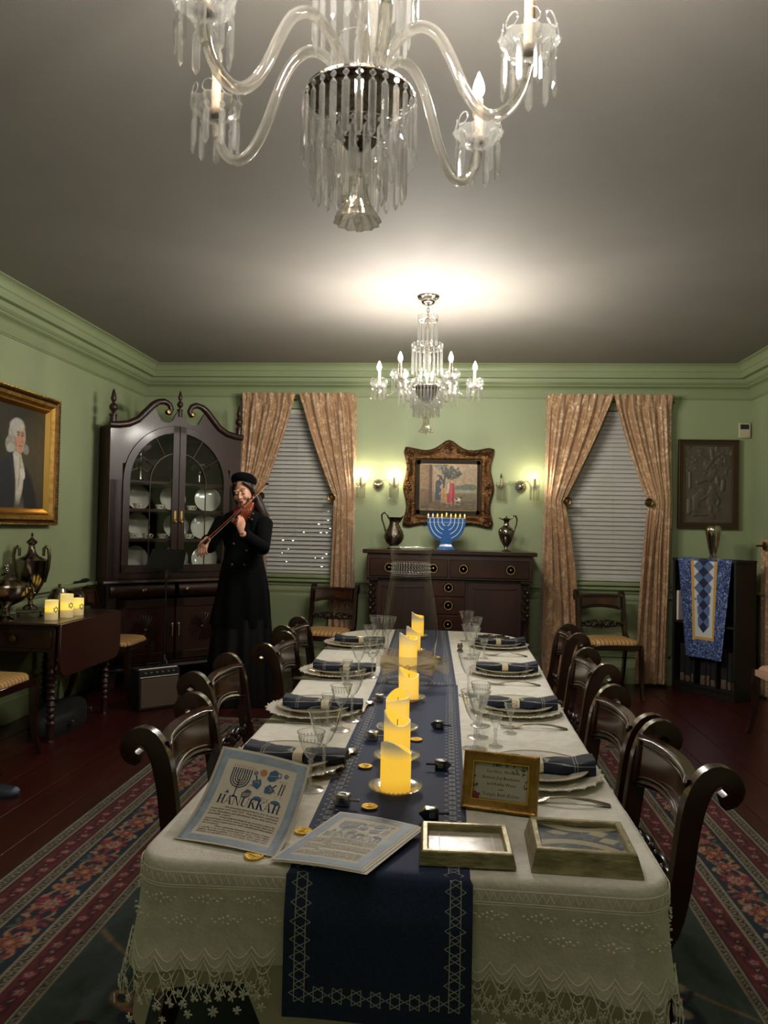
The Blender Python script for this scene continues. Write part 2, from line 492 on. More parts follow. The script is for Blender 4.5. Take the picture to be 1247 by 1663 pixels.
def special_mats():
    # curtain damask
    m, nt, out = newmat('damask')
    p = N(nt, 'ShaderNodeBsdfPrincipled', i_Roughness=0.45)
    p.inputs['Sheen Weight'].default_value = 0.4
    n1 = N(nt, 'ShaderNodeTexNoise', i_Scale=9.0, i_Detail=1.5, i_Distortion=1.8)
    nt.links.new(coords(nt, (1, 1, .85)), n1.inputs['Vector'])
    n2 = N(nt, 'ShaderNodeTexNoise', i_Scale=26.0, i_Detail=1.0, i_Distortion=2.0)
    nt.links.new(coords(nt, (1, 1, .8)), n2.inputs['Vector'])
    mx = N(nt, 'ShaderNodeMath', operation='MULTIPLY')
    nt.links.new(n1.outputs['Fac'], mx.inputs[0]); nt.links.new(n2.outputs['Fac'], mx.inputs[1])
    nt.links.new(ramp(nt, mx.outputs[0], [(0.24, lin('#a98360')), (0.29, lin('#b08a66')), (0.315, lin('#d2af88'))]), p.inputs['Base Color'])
    nt.links.new(ramp(nt, mx.outputs[0], [(0.28, (.5, .5, .5)), (0.32, (.3, .3, .3))]), p.inputs['Roughness'])
    nt.links.new(p.outputs[0], out.inputs[0])
    # white damask tablecloth
    m, nt, out = newmat('tablecloth_white')
    p = N(nt, 'ShaderNodeBsdfPrincipled', i_Roughness=0.75)
    p.inputs['Sheen Weight'].default_value = 0.2
    n1 = N(nt, 'ShaderNodeTexNoise', i_Scale=18.0, i_Detail=3.0, i_Distortion=1.5)
    nt.links.new(coords(nt), n1.inputs['Vector'])
    nt.links.new(ramp(nt, n1.outputs['Fac'], [(0.4, lin('#e3ddd2')), (0.6, lin('#eee9df'))]), p.inputs['Base Color'])
    n2 = N(nt, 'ShaderNodeTexNoise', i_Scale=140.0, i_Detail=2.0)
    nt.links.new(coords(nt), n2.inputs['Vector'])
    b = N(nt, 'ShaderNodeBump', i_Strength=0.35, i_Distance=0.004)
    nt.links.new(n2.outputs['Fac'], b.inputs['Height']); nt.links.new(b.outputs[0], p.inputs['Normal'])
    nt.links.new(p.outputs[0], out.inputs[0])
    # striped seat silk
    m, nt, out = newmat('seat_stripe')
    p = N(nt, 'ShaderNodeBsdfPrincipled', i_Roughness=0.5)
    w = N(nt, 'ShaderNodeTexWave', i_Scale=9.0, bands_direction='X')
    nt.links.new(coords(nt), w.inputs['Vector'])
    nt.links.new(ramp(nt, w.outputs['Fac'], [(0.1, lin('#8a5f36')), (0.35, lin('#c79e62')), (0.7, lin('#d8b57c')), (0.95, lin('#b98a52'))]), p.inputs['Base Color'])
    nt.links.new(p.outputs[0], out.inputs[0])
    # navy runner linen
    m, nt, out = newmat('navy_linen')
    p = N(nt, 'ShaderNodeBsdfPrincipled', i_Roughness=0.8)
    n1 = N(nt, 'ShaderNodeTexNoise', i_Scale=220.0, i_Detail=2.0)
    nt.links.new(coords(nt, (1, 4, 1)), n1.inputs['Vector'])
    nt.links.new(ramp(nt, n1.outputs['Fac'], [(0.3, lin('#1b2645')), (0.7, lin('#2b3960'))]), p.inputs['Base Color'])
    nt.links.new(p.outputs[0], out.inputs[0])
    # napkin: navy with two pale stitched lines
    m, nt, out = newmat('napkin_navy')
    p = N(nt, 'ShaderNodeBsdfPrincipled', i_Roughness=0.8)
    tc = N(nt, 'ShaderNodeTexCoord'); sp = N(nt, 'ShaderNodeSeparateXYZ')
    nt.links.new(tc.outputs['Object'], sp.inputs[0])
    fac = None
    for k, (ax, c0) in enumerate((('X', 0.082), ('X', 0.089), ('Z', 0.026))):
        d = N(nt, 'ShaderNodeMath', operation='SUBTRACT'); d.inputs[1].default_value = c0
        nt.links.new(sp.outputs[ax], d.inputs[0])
        a = N(nt, 'ShaderNodeMath', operation='ABSOLUTE'); nt.links.new(d.outputs[0], a.inputs[0])
        l = N(nt, 'ShaderNodeMath', operation='LESS_THAN'); l.inputs[1].default_value = 0.0008
        nt.links.new(a.outputs[0], l.inputs[0])
        if fac is None: fac = l.outputs[0]
        else:
            mm = N(nt, 'ShaderNodeMath', operation='MAXIMUM')
            nt.links.new(fac, mm.inputs[0]); nt.links.new(l.outputs[0], mm.inputs[1]); fac = mm.outputs[0]
    nt.links.new(ramp(nt, fac, [(0.4, lin('#0f182e')), (0.6, lin('#8f8d80'))]), p.inputs['Base Color'])
    nt.links.new(p.outputs[0], out.inputs[0])
    # glowing wax of the battery candles: light inside shows low, pale rim on top
    for nm, zs, c1, c2, s in (('wax_glow', 0.115, (1.0, 0.56, 0.03), (0.55, 0.47, 0.36), 0.33), ('wax_tall', 0.20, (1.0, 0.56, 0.03), (0.55, 0.47, 0.36), 0.33),
                              ('wax_cream', 0.115, (1.0, 0.72, 0.16), (0.8, 0.72, 0.55), 0.36)):
        m, nt, out = newmat(nm)
        p = N(nt, 'ShaderNodeBsdfPrincipled', i_Roughness=0.5)
        p.inputs['Base Color'].default_value = (*lin('#d9c8a0'), 1)
        tc = N(nt, 'ShaderNodeTexCoord'); sp = N(nt, 'ShaderNodeSeparateXYZ')
        nt.links.new(tc.outputs['Object'], sp.inputs[0])
        mr = N(nt, 'ShaderNodeMapRange'); mr.inputs[2].default_value = zs
        nt.links.new(sp.outputs['Z'], mr.inputs[0])
        if nm == 'wax_cream':
            col = ramp(nt, mr.outputs[0], [(0.0, (0.16, 0.12, 0.06)), (0.38, (0.28, 0.20, 0.06)), (0.50, (1.0, 0.66, 0.05)), (0.75, (1.0, 0.68, 0.07)), (1.0, (0.6, 0.44, 0.12))])
        else:
            col = ramp(nt, mr.outputs[0], [(0.0, (0.75, 0.36, 0.02)), (0.25, c1), (0.70, c1), (0.84, (0.55, 0.36, 0.10)), (0.97, (0.20, 0.16, 0.09))])
        nt.links.new(col, p.inputs['Emission Color'])
        p.inputs['Emission Strength'].default_value = s
        nt.links.new(p.outputs[0], out.inputs[0])
    emat('wax_inner', (1.0, 0.60, 0.05), .42)
    # quilted blue print
    m, nt, out = newmat('quilt_print')
    p = N(nt, 'ShaderNodeBsdfPrincipled', i_Roughness=0.85)
    vo = N(nt, 'ShaderNodeTexNoise', i_Scale=34.0, i_Detail=3.0, i_Distortion=2.5)
    nt.links.new(coords(nt), vo.inputs['Vector'])
    nt.links.new(ramp(nt, vo.outputs['Fac'], [(0.40, lin('#16224a')), (0.53, lin('#344a85')), (0.64, lin('#8fa2cc'))]), p.inputs['Base Color'])
    nt.links.new(p.outputs[0], out.inputs[0])
    # tulle
    m, nt, out = newmat('tulle')
    d = N(nt, 'ShaderNodeBsdfDiffuse'); d.inputs[0].default_value = (*lin('#c9b896'), 1)
    t = N(nt, 'ShaderNodeBsdfTransparent')
    mx = N(nt, 'ShaderNodeMixShader'); mx.inputs[0].default_value = 0.42
    nt.links.new(t.outputs[0], mx.inputs[1]); nt.links.new(d.outputs[0], mx.inputs[2]); nt.links.new(mx.outputs[0], out.inputs[0])
special_mats()
# ================================================================ the room
XL, XR, YB, YF, ZC = -3.0, 2.74, 7.3, -1.6, 2.92
M_ = MATS

fl = struct('floor', G().b2(XL - .06, XR + .06, YF, YB + .1, -0.08, -0.024), M_['gap_dark'])
pm = G().b2(-.1185, .1185, YF, YB, -0.022, 0.0).mesh('plank', M_['floor_wood'], bevel=0.003)
k = 0
x = XL + 0.10
while x < XR + 0.1:
    obj('plank', pm, parent=fl, loc=(x, 0, random.uniform(-.0012, 0.0)))
    x += 0.24; k += 1
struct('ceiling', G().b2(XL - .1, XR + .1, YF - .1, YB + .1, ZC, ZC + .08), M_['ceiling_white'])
wl = struct('wall_left', G().b2(XL - .08, XL, YF, YB + .1, -.08, ZC), M_['wall_green'])
wr = struct('wall_right', G().b2(XR, XR + .08, YF, YB + .1, -.08, ZC), M_['wall_green'])
struct('wall_front', G().b2(XL - .08, XR + .08, YF - .08, YF, -.08, ZC), M_['wall_green'])
W1 = (-1.93, -1.04); W2 = (1.02, 1.93); WZ = (0.93, 2.52)
g = G()
for a, b in ((XL - .08, W1[0]), (W1[1], W2[0]), (W2[1], XR + .08)):
    g.b2(a, b, YB, YB + .12, -.08, ZC)
for W in (W1, W2):
    g.b2(W[0], W[1], YB, YB + .12, -.08, WZ[0]); g.b2(W[0], W[1], YB, YB + .12, WZ[1], ZC)
wb = struct('wall_back', g, M_['wall_green'])

# cornice: a stepped and coved moulding on three walls
prof = [(0.0, -0.295), (0.012, -0.295), (0.012, -0.287), (0.020, -0.283), (0.020, -0.232)]
prof += [(0.020 + 0.038 * (1 - cos(a * pi / 10)), -0.226 + 0.036 * sin(a * pi / 10)) for a in range(0, 6)]
prof += [(0.066, -0.186), (0.074, -0.180), (0.074, -0.172), (0.082, -0.168), (0.098, -0.150), (0.104, -0.126), (0.104, -0.118), (0.150, -0.118), (0.150, -0.066), (0.158, -0.060)]
prof += [(0.158 + 0.052 * (1 - cos(a * pi / 12)), -0.056 + 0.05 * sin(a * pi / 12)) for a in range(0, 7)]
prof += [(0.216, 0.0), (0.0, 0.0)]
def mould(name, wall, prof, z0, y0=YF, y1=YB, x0=XL, x1=XR):
    g = G(); rings = []
    if wall == 'left':
        for yy, sg in ((y0, 0), (y1, -1)): rings.append([(XL + d, yy + sg * d, z0 + h) for d, h in prof])
    elif wall == 'right':
        for yy, sg in ((y0, 0), (y1, -1)): rings.append([(XR - d, yy + sg * d, z0 + h) for d, h in prof])
    else:
        for xx, sg in ((x0, 1), (x1, -1)): rings.append([(xx + sg * d, YB - d, z0 + h) for d, h in prof])
    g.loft(rings, cap=True)
    return struct(name, g, M_['trim_green'], smooth=25)
mould('trim_1', 'left', prof, ZC); mould('trim_2', 'back', prof, ZC); mould('trim_3', 'right', prof, ZC)
rail = [(0, -.05), (.012, -.05), (.016, -.03), (.03, -.018), (.045, -.012), (.045, .006), (.036, .014), (0, .014)]
mould('trim_4', 'left', rail, 0.875); mould('trim_5', 'back', rail, 0.875); mould('trim_6', 'right', rail, 0.875)
base = [(0, 0), (.022, 0), (.022, .15), (.014, .165), (.010, .19), (0, .19)]
mould('baseboard_left', 'left', base, 0); mould('baseboard_back', 'back', base, 0); mould('baseboard_right', 'right', base, 0)
# raised wainscot panels below the rail
def wpanel(par, a, b, z0, z1, wall):
    g = G()
    for q, (ins, d) in enumerate(((0, .012), (.022, .006), (.06, .014))):
        A, B, Z0, Z1 = a + ins, b - ins, z0 + ins, z1 - ins
        if q < 2:
            w = .022 if q == 0 else .012
            for (p0, p1, r0, r1) in ((A, B, Z0, Z0 + w), (A, B, Z1 - w, Z1), (A, A + w, Z0, Z1), (B - w, B, Z0, Z1)):
                g.b2(p0, p1, YB - d, YB + .001, r0, r1) if wall == 'b' else g.b2(XL - .001 if wall == 'l' else XR - d, XL + d if wall == 'l' else XR + .001, p0, p1, r0, r1)
        else:
            g.b2(A, B, YB - .008, YB + .001, Z0, Z1) if wall == 'b' else g.b2(XL - .001 if wall == 'l' else XR - .008, XL + .008 if wall == 'l' else XR + .001, A, B, Z0, Z1)
    obj('panel', g, M_['trim_green'], par, bevel=.002)
for a, b in ((-2.9, -2.12), (-1.86, -1.02), (-.92, .92), (1.04, 1.90), (2.02, 2.66)):
    wpanel(wb, a, b, .24, .79, 'b')
for a, b in ((6.0, 7.1), (4.6, 5.8), (3.2, 4.4)):
    wpanel(wl, a, b, .24, .79, 'l'); wpanel(wr, a, b, .24, .79, 'r')

# windows: frame, sashes, panes, sill, apron
for n, W in ((1, W1), (2, W2)):
    a, b = W
    g = G()
    for x0, x1, z0, z1 in ((a - .09, a, WZ[0] - .02, WZ[1] + .09), (b, b + .09, WZ[0] - .02, WZ[1] + .09), (a, b, WZ[1], WZ[1] + .09)):
        g.b2(x0, x1, YB - .025, YB - .0005, z0, z1)
    w = struct('window_%d' % n, g, M_['trim_green'], bevel=.004)
    s = G().b2(a - .10, b + .10, YB - .06, YB + .08, WZ[0] - .034, WZ[0] - .004)
    obj('sill', s, M_['trim_green'], w, bevel=.006)
    s = G(); zm = (WZ[0] + WZ[1]) / 2
    for z0, z1, yy in ((WZ[0], zm + .02, YB + .085), (zm - .02, WZ[1], YB + .105)):
        s.b2(a, a + .045, yy - .015, yy + .015, z0, z1); s.b2(b - .045, b, yy - .015, yy + .015, z0, z1)
        s.b2(a, b, yy - .015, yy + .015, z0, z0 + .05); s.b2(a, b, yy - .015, yy + .015, z1 - .05, z1)
        for q in (1, 2): xx = a + (b - a) * q / 3; s.b2(xx - .01, xx + .01, yy - .012, yy + .012, z0, z1)
    obj('sash', s, M_['trim_green'], w)
    for z0, z1, yy in ((WZ[0] + .05, zm - .03, YB + .085), (zm + .03, WZ[1] - .05, YB + .105)):
        for q in range(3):
            xa = a + (b - a) * q / 3 + .012; xb = a + (b - a) * (q + 1) / 3 - .012
            obj('pane', G().b2(xa, xb, yy - .002, yy + .002, z0, z1), M_['pane_glass'], w, smooth=0)
    # venetian blind
    bl = thing('venetian_blind', ('white slatted blind with dark gaps and specks of light, behind the violinist' if n == 1 else
               'closed white slatted blind over the carved chair near the bookcase'), 'blind', ((a + b) / 2, YB + .035, WZ[0]), group='window blinds')
    wid = b - a - .03; hh = WZ[1] - WZ[0]
    obj('headrail', G().b2(-wid / 2, wid / 2, -.025, .025, hh - .05, hh - .004), M_['white_slat'], bl, bevel=.003)
    obj('bottom_rail', G().b2(-wid / 2, wid / 2, -.024, .024, .006, .03), M_['white_slat'], bl, bevel=.003)
    sl = G()
    prof2 = [(-.025, 0), (-.012, .003), (0, .004), (.012, .003), (.025, 0)]
    sl.loft([[(xx, p, q) for p, q in prof2] + [(xx, p, q - .0022) for p, q in reversed(prof2)] for xx in (-wid / 2, wid / 2)])
    sm = sl.mesh('slat', M_['white_slat'], smooth=60)
    ns = 37
    for q in range(ns):
        z = .055 + (hh - .12) * q / (ns - 1)
        tilt = radians(50 if n == 1 else 62) + random.uniform(-.06, .06) - (0.12 if n == 1 and q < 12 else 0)
        obj('slat', sm, parent=bl, X=Tm(0, 0, z) @ Rm(tilt, 'X') @ Rm(random.uniform(-.002, .002), 'Y'))
    g = G()
    for xx in (-wid * .30, wid * .02, wid * .32):
        g.tube([(xx, -.030, .02), (xx, -.030, hh - .03)], .0012, 5)
    obj('ladder_cord', g, M_['cord_white'], bl)
    for xx, zz in ((-wid * .40, .78), (-wid * .43, .67)):
        cd = obj('pull_cord', G().tube([(xx, -.034, hh - .04), (xx, -.034, zz)], .0012, 5), M_['cord_white'], bl)
        obj('tassel', G().lathe([(.001, .03), (.006, .02), (.010, -.01), (.001, -.014)], 10, X=Tm(xx, -.034, zz)), M_['white_slat'], cd)
struct('outside_ground', G().b2(-6, 4, YB + .15, YB + 3, -.25, -.05), M_['night_ground'])
hg = thing('garden_hedge', 'dark garden hedge outside, hung with tiny white string lights seen through blind gaps', 'hedge', (-1.75, 8.3, -.05))
g = G(); rh = random.Random(17)
for q in range(60): g.ell((rh.uniform(-.9, .9), rh.uniform(-.05, .3), rh.uniform(.15, 1.55)), (rh.uniform(.16, .26), .2, rh.uniform(.14, .22)), 7, 5)
obj('foliage', g, M_['hedge_leaf'], hg)
obj('stem', G().tube([(0, .1, 0), (.05, .1, .8)], .04, 7), M_['hedge_leaf'], hg)
g = G()
for q in range(170):
    xx = rh.uniform(-2.2, -1.0); zz = rh.choice([rh.uniform(.55, .95), rh.uniform(.7, 1.35)])
    if xx > -1.45 and rh.random() < .4: zz = rh.uniform(1.1, 1.6)
    g.ell((xx * 1.09 + 1.75, -.30 + rh.uniform(-.03, .02), zz + .05), .009, 6, 4)
obj('string_lights', g, M_['fairy_light'], hg, kind='stuff')

# ---------------------------------------------------------------- curtains
def curtain(label, xo, xi, xt, xb, ph, zt=2.645, ztie=1.67, xo_bot=None):
    """a tied-back panel: outer edge xo, inner top edge xi, tie at xt, inner hem xb"""
    t = thing('curtain', label, 'curtain', ((xo + xi) / 2, YB - .1, 0.0), group='tied back damask curtains')
    cx, cyy = (xo + xi) / 2, YB - .1
    sg = 1 if xi > xo else -1
    ob = xo if xo_bot is None else xo_bot
    def f(u, v):
        z = zt - v * (zt - .03)
        if z > ztie:
            q = (zt - z) / (zt - ztie)
            qq = q ** 1.12
            xin = xi + (xt - xi) * (qq * .92 + .08 * q * q)
            wf = 1 - .45 * q
        else:
            q = (ztie - z) / (ztie - .03)
            xin = xt + (xb - xt) * (1 - (1 - q) ** 2.0)
            wf = .55 + .55 * min(1, q * 2.2)
        xout = xo + (ob - xo) * v
        # pleats bunch towards the inner edge near the tie
        tie = math.exp(-((z - ztie) / .28) ** 2)
        uu = u
        x = xout + (xin - xout) * uu
        nf = 8.0
        top = max(0, 1 - (zt - z) / .16)
        pinch = abs(sin(nf * pi * u + ph))
        ampl = .030 * wf * (1 - .55 * tie)
        y = -ampl * (sin(2 * pi * nf * .5 * u + ph) * .75 + .45 * sin(2 * pi * nf * 1.07 * u + 2.1 * ph + 1.2 * q))
        y = y * (1 - top) - top * .048 * (pinch ** .5)
        y -= .035 * tie * sin(pi * min(1, u * 1.0))
        x += .006 * sin(9 * u + z * 3 + ph)
        if v < .01: z += .012 * pinch - .006
        if u > .93: x += sg * .006 * top
        if z > zt - .16 and z < zt - .1: y += .006
        # return to the wall along the outer edge
        if u < .06: y += (.06 - u) / .06 * .085
        return (x - cx, y - .02, z)
    g = G().grid(f, 110, 64)
    obj('drape', g, M_['damask'], t, smooth=180, recalc=False)
    hx = xt + sg * .012
    hb = obj('holdback', G().lathe([(.001, -.013), (.016, -.012), (.020, -.006), (.034, -.010), (.040, -.002), (.036, .006), (.010, .010), (.008, .09)], 20, X=Tm(hx - cx, -.085, ztie - .005) @ Rm(-pi / 2, 'X')), M_['brass_dark'], t, label='dark brass rosette holdback')
    obj('heading_rod', G().tube([(xo - cx - sg * .0, .03, zt - .05), (xi - cx, .03, zt - .05)], .008, 8), M_['brass_dark'], t)
    return t
curtain('gold damask curtain drawn back behind the violinist beside the cabinet', -2.02, -1.475, -1.79, -1.69, .3)
curtain('gold damask curtain lit orange by the sconce, between blind and mantel sconce', -.905, -1.425, -1.095, -1.11, 1.1, xo_bot=-.87)
curtain('gold damask curtain beside the sideboard, falling to a pointed bright edge', .875, 1.462, 1.05, 1.20, 2.0, xo_bot=.845)
curtain('gold damask curtain beside the bookcase with the blue quilt', 2.03, 1.478, 1.80, 1.70, 2.9, xo_bot=2.0)
# sliver of a curtain on the right wall
t = thing('curtain', 'edge of a gold damask curtain hanging on the side wall past the bookcase', 'curtain', (XR - .004, 6.72, 0), group='tied back damask curtains')
obj('drape', G().grid(lambda u, v: (-.030 - .02 * sin(u * 26) + .01 * v, (u - .5) * .42 - .06 * v * (u < .5), 1.36 - v * 1.36 + (0 if v < .98 else .02)), 50, 16), M_['damask'], t, smooth=180, recalc=False)
obj('holdback', G().lathe([(.001, -.01), (.03, -.01), (.038, 0), (.01, .01), (.008, .06)], 16, X=Tm(-.064, .1, 1.3) @ Rm(-pi / 2, 'Y')), M_['brass_dark'], t)

# ---------------------------------------------------------------- rug
def rug_paint(P):
    x0, x1, y0, y1 = 0, 3.14, 0, 4.82
    dx = np.minimum(P.x - x0, x1 - P.x); dy = np.minimum(P.y - y0, y1 - P.y)
    d = np.minimum(dx, dy); s = np.where(dx < dy, P.y, P.x)
    navy, red, teal, cream, tan, blk = lin('#1e2c42'), lin('#6e2230'), lin('#43514c'), lin('#b5a58c'), lin('#b98f63'), lin('#161417')
    rose, green, orange = lin('#a5384a'), lin('#51705f'), lin('#c0765a')
    def band(a, b, col): P.mix(((d - a) / .003 + .5).clip(0, 1) * ((b - d) / .003 + .5).clip(0, 1), col)
    P.c[:] = teal
    # field: scrolling vines and scattered flowers
    fx = P.x + .05 * np.sin(P.y * 7); fy = P.y + .05 * np.sin(P.x * 6)
    fieldm = (d > .55)
    q = np.abs(np.sin(fx * 5.2 + 1.5 * np.sin(fy * 3.1)) + .6 * np.sin(fy * 5.5 + fx * 1.7))
    P.mix(((.045 - q) / .04 + .5) * fieldm * .8, lin('#8d7454'))
    rr = random.Random(5)
    for _ in range(150):
        cx, cy = rr.uniform(.6, 2.54), rr.uniform(.6, 4.2)
        if 1.15 < cx < 1.95: continue
        col = rr.choice([orange, rose, blk, navy, tan, cream]); a = rr.uniform(0, 6.3)
        R = rr.uniform(.02, .05)
        P.ell(cx, cy, R * 1.5, R, col, a, .25)
        P.ell(cx, cy, R * .8, R * .5, rr.choice([cream, rose, navy, tan]), a, .3)
        P.ell(cx + cos(a) * R * 2.2, cy + sin(a) * R * 2.2, R, R * .35, rr.choice([blk, green, orange]), a + .6, .3)
    border = d < .545
    sub = np.where(border)[0]
    B = Paint(s[sub], d[sub], red); B.c[:] = P.c[sub]
    D = d[sub]; S = s[sub]
    def bband(a, b, col): B.mix(((D - a) / .002 + .5).clip(0, 1) * ((b - D) / .002 + .5).clip(0, 1), col)
    bband(-1, .545, blk)
    bband(.075, .155, red); bband(.215, .365, navy); bband(.42, .50, red)
    for a, b in ((.012, .062), (.165, .207), (.373, .412), (.508, .54)):
        w = (b - a)
        bband(a, b, lin('#7d7466'))
        bband(a + w * .22, b - w * .22, lin('#2a2526'))
        zz = np.abs(((S / .018) % 1) - .5) * 2
        m = (np.abs((D - (a + b) / 2) / (w * .26) - (zz * 2 - 1)) < .55) & (D > a + w * .24) & (D < b - w * .24)
        B.mix(m * .75, cream)
        for e in (a, b): B.mix((.0035 - np.abs(D - e)) / .002 + .5, cream)
    # minor borders: serpentine vine with small rosettes and dark leaves
    for c0, ph in ((.115, 0.0), (.46, .5)):
        u = (S / .17 + ph)
        dd = D - c0
        B.mix((.0035 - np.abs(dd - .018 * np.sin(2 * pi * u))) / .003 + .5, blk)
        for off, sg in ((0.25, 1), (.75, -1)):
            lu = ((u - off + .5) % 1 - .5) * .17; lv = dd + sg * .010
            r = np.sqrt(lu ** 2 + lv ** 2); th = np.arctan2(lv, lu)
            R = .021 * (.78 + .22 * np.cos(5 * th))
            B.mix((R - r) / .004 + .5, lin('#b24a5a')); B.mix((R * .62 - r) / .003 + .5, cream); B.mix((.005 - r) / .002 + .5, navy)
        for off, sg in ((0.5, 1), (0.0, -1)):
            lu = ((u - off + .5) % 1 - .5) * .17; lv = dd - sg * .006
            a, b = lu * .7 + lv * .7 * sg, -lu * .7 * sg + lv * .7
            B.mix((1 - np.sqrt((a / .022) ** 2 + (b / .009) ** 2)) / .3 + .5, blk)
            B.mix((1 - np.sqrt((a / .010) ** 2 + (b / .004) ** 2)) / .4 + .5, tan)
    # main border: big palmettes on navy, tan vine
    u = S / .52; dd = D - .29
    for ph, am in ((0, .045), (.5, .045)):
        B.mix(((.006 - np.abs(dd - am * np.sin(2 * pi * (u * 2 + ph)))) / .003 + .5) * (np.abs(dd) < .07), tan)
    for off, col, c2, R0, k in ((0.0, lin('#b5343f'), cream, .062, 8), (.5, orange, lin('#8d4a33'), .060, 10), (.25, lin('#c48b6a'), rose, .042, 6), (.75, rose, tan, .044, 7)):
        lu = ((u - off + .5) % 1 - .5) * .52; lv = dd * 1.05
        r = np.sqrt((lu * .85) ** 2 + lv ** 2); th = np.arctan2(lv, lu)
        R = R0 * (.80 + .20 * np.cos(k * th))
        B.mix((R - r) / .005 + .5, col); B.mix((R * .72 - r) / .004 + .5, lin('#2a1c26')); B.mix((R * .60 - r) / .004 + .5, c2)
        B.mix((R * .34 - r) / .004 + .5, col); B.mix((R * .14 - r) / .003 + .5, cream)
    rr = random.Random(9)
    for q in range(26):
        off = q / 26 + rr.uniform(-.01, .01); lv0 = rr.choice([-.05, .052, -.045, .03]); col = rr.choice([green, orange, rose, tan, cream])
        lu = ((u - off + .5) % 1 - .5) * .52; lv = dd - lv0; a = rr.uniform(0, 3.1)
        A, Bq = lu * cos(a) + lv * sin(a), -lu * sin(a) + lv * cos(a)
        B.mix(((1 - np.sqrt((A / .020) ** 2 + (Bq / .008) ** 2)) / .3 + .5) * (np.abs(dd) < .07), col)
    P.c[sub] = B.c
    n = vnoise(P.x, P.y, 90, 3) * .35 + vnoise(P.x, P.y, 6, 4) * .25
    P.c *= ((.72 + n) * .52)[:, None]
rg = paint_grid('rug', 3.14, 4.82, 500, 700, (0, 0, 0), rug_paint, M_['wool'], lambda x, y: (x - 1.69, y + .6, np.full_like(x, .0115)), smooth=False)
tag(rg, 'red and navy oriental rug with floral border under the dining table', 'rug')
obj('rug_backing', G().b2(-1.69, 1.45, .6, 5.42, .001, .0105), M_['gap_dark'], rg)
# ================================================================ furniture against the walls
W = M_['mahogany']

# ---------------------------------------------------------------- sideboard
sb = thing('sideboard', 'tall mahogany sideboard with brass ring handles under the framed tapestry', 'sideboard', (0, 7.0, 0))
def S(name, g, m=W, par=sb, **k): return obj(name, g, m, par, **k)
S('top', G().b2(-.755, .755, -.31, .27, 1.165, 1.20), M_['mahogany_x'], bevel=.006)
g = G().b2(-.70, .70, -.235, .265, .16, .95)
g.b2(-.715, .715, -.285, .265, .95, 1.165)
S('carcass', g, W, bevel=.004)
def ring_handle(par, x, y, z, r=.045):
    h = obj('handle', G().lathe([(.001, -.012), (.010, -.012), (.012, -.006), (r * .62, -.007), (r * .68, -.004), (r * .8, -.005), (r * .86, 0), (.002, 0)], 20, X=Tm(x, y, z) @ Rm(-pi / 2, 'X') @ Matrix.Diagonal((1.22, 1, -1, 1))), M_['brass'], par, label='brass ring handle')
    gg = G(); gg.tube([(x + r * .78 * cos(a * pi / 9), y - .012, z - .002 + r * .78 * sin(a * pi / 9)) for a in range(18)], .0032, 6, loop=True)
    gg.ell((x, y - .014, z), .009, 8, 6)
    obj('ring', gg, M_['brass'], h)
for a, b, hs in ((-.69, -.008, (-.52, -.135)), (.008, .69, (.125, .53))):
    d = S('drawer', G().b2(a, b, -.297, -.27, .968, 1.125), M_['mahogany_x'], bevel=.005)
    for x in hs: ring_handle(d, x, -.297, 1.047)
for z0, z1 in ((.80, .945), (.645, .79), (.47, .635)):
    d = S('drawer', G().b2(-.145, .145, -.25, -.225, z0, z1), M_['mahogany_x'], bevel=.004)
    ring_handle(d, 0, -.25, (z0 + z1) / 2 + .008)
for sg in (-1, 1):
    a, b = sorted((sg * .165, sg * .63))
    g = G().b2(a, b, -.248, -.225, .18, .93)
    S('door', g, W, bevel=.004)
    g = G()
    for p0, p1, q0, q1 in ((a + .045, b - .045, .87, .885), (a + .045, b - .045, .23, .245), (a + .045, a + .06, .23, .885), (b - .06, b - .045, .23, .885)):
        g.b2(p0, p1, -.256, -.246, q0, q1)
    S('door_moulding', g, M_['mahogany_red'], bevel=.003)
    # carved end column: capital, leaf scrolls, turned shaft and foot
    cx = sg * .665
    c = S('column', G().lathe([(.03, .0), (.045, .02), (.038, .08), (.026, .12), (.030, .17), (.038, .2), (.034, .48), (.026, .52), (.036, .6)], 16, X=Tm(cx, -.262, 0)), M_['carved_wood'])
    g = G(); g.b2(cx - .05, cx + .05, -.305, -.225, .93, .95)
    for q in range(9):
        z = .62 + q * .033; s2 = 1 if q % 2 else -1
        g.ell((cx + s2 * .014, -.285, z), (.022, .02, .02), 8, 6)
        g.tube([(cx + s2 * .022 * cos(a * .7), -.298, z + .02 * sin(a * .7)) for a in range(7)], [.007 - .0007 * a for a in range(7)], 6)
    obj('leaf_carving', g, M_['carved_wood'], c)
for sx in (-.66, .66): S('foot', G().lathe([(.03, 0), (.05, .03), (.055, .08), (.04, .16)], 14, X=Tm(sx, .2, 0)), M_['carved_wood'])

# things on the sideboard
mn = thing('menorah', 'blue glazed ceramic menorah with white lines standing on the sideboard', 'menorah', (-.03, 6.93, 1.2005))
oc = []
for a in range(0, 25):
    t = pi + pi * a / 24
    oc.append((.172 * cos(t), .262 + .205 * sin(t) * (.95)))
oc = [p for p in oc if p[1] > .088]
left = [p for p in oc if p[0] < 0]; rightp = [p for p in oc if p[0] >= 0]
poly = [(-.172, .285)] + left + [(-.055, .082), (-.05, .065)] + [(.05, .065), (.055, .082)] + rightp + [(.172, .285)]
obj('body', G().ext(poly, -.02, .02, ax='y'), M_['menorah_blue'], mn, bevel=.006, bseg=2)
obj('foot', G().loft([[(-a, -b, z), (a, -b, z), (a, b, z), (-a, b, z)] for a, b, z in ((.080, .05, 0), (.080, .05, .012), (.070, .042, .018), (.048, .028, .060), (.055, .032, .070))]), M_['menorah_blue'], mn, bevel=.004)
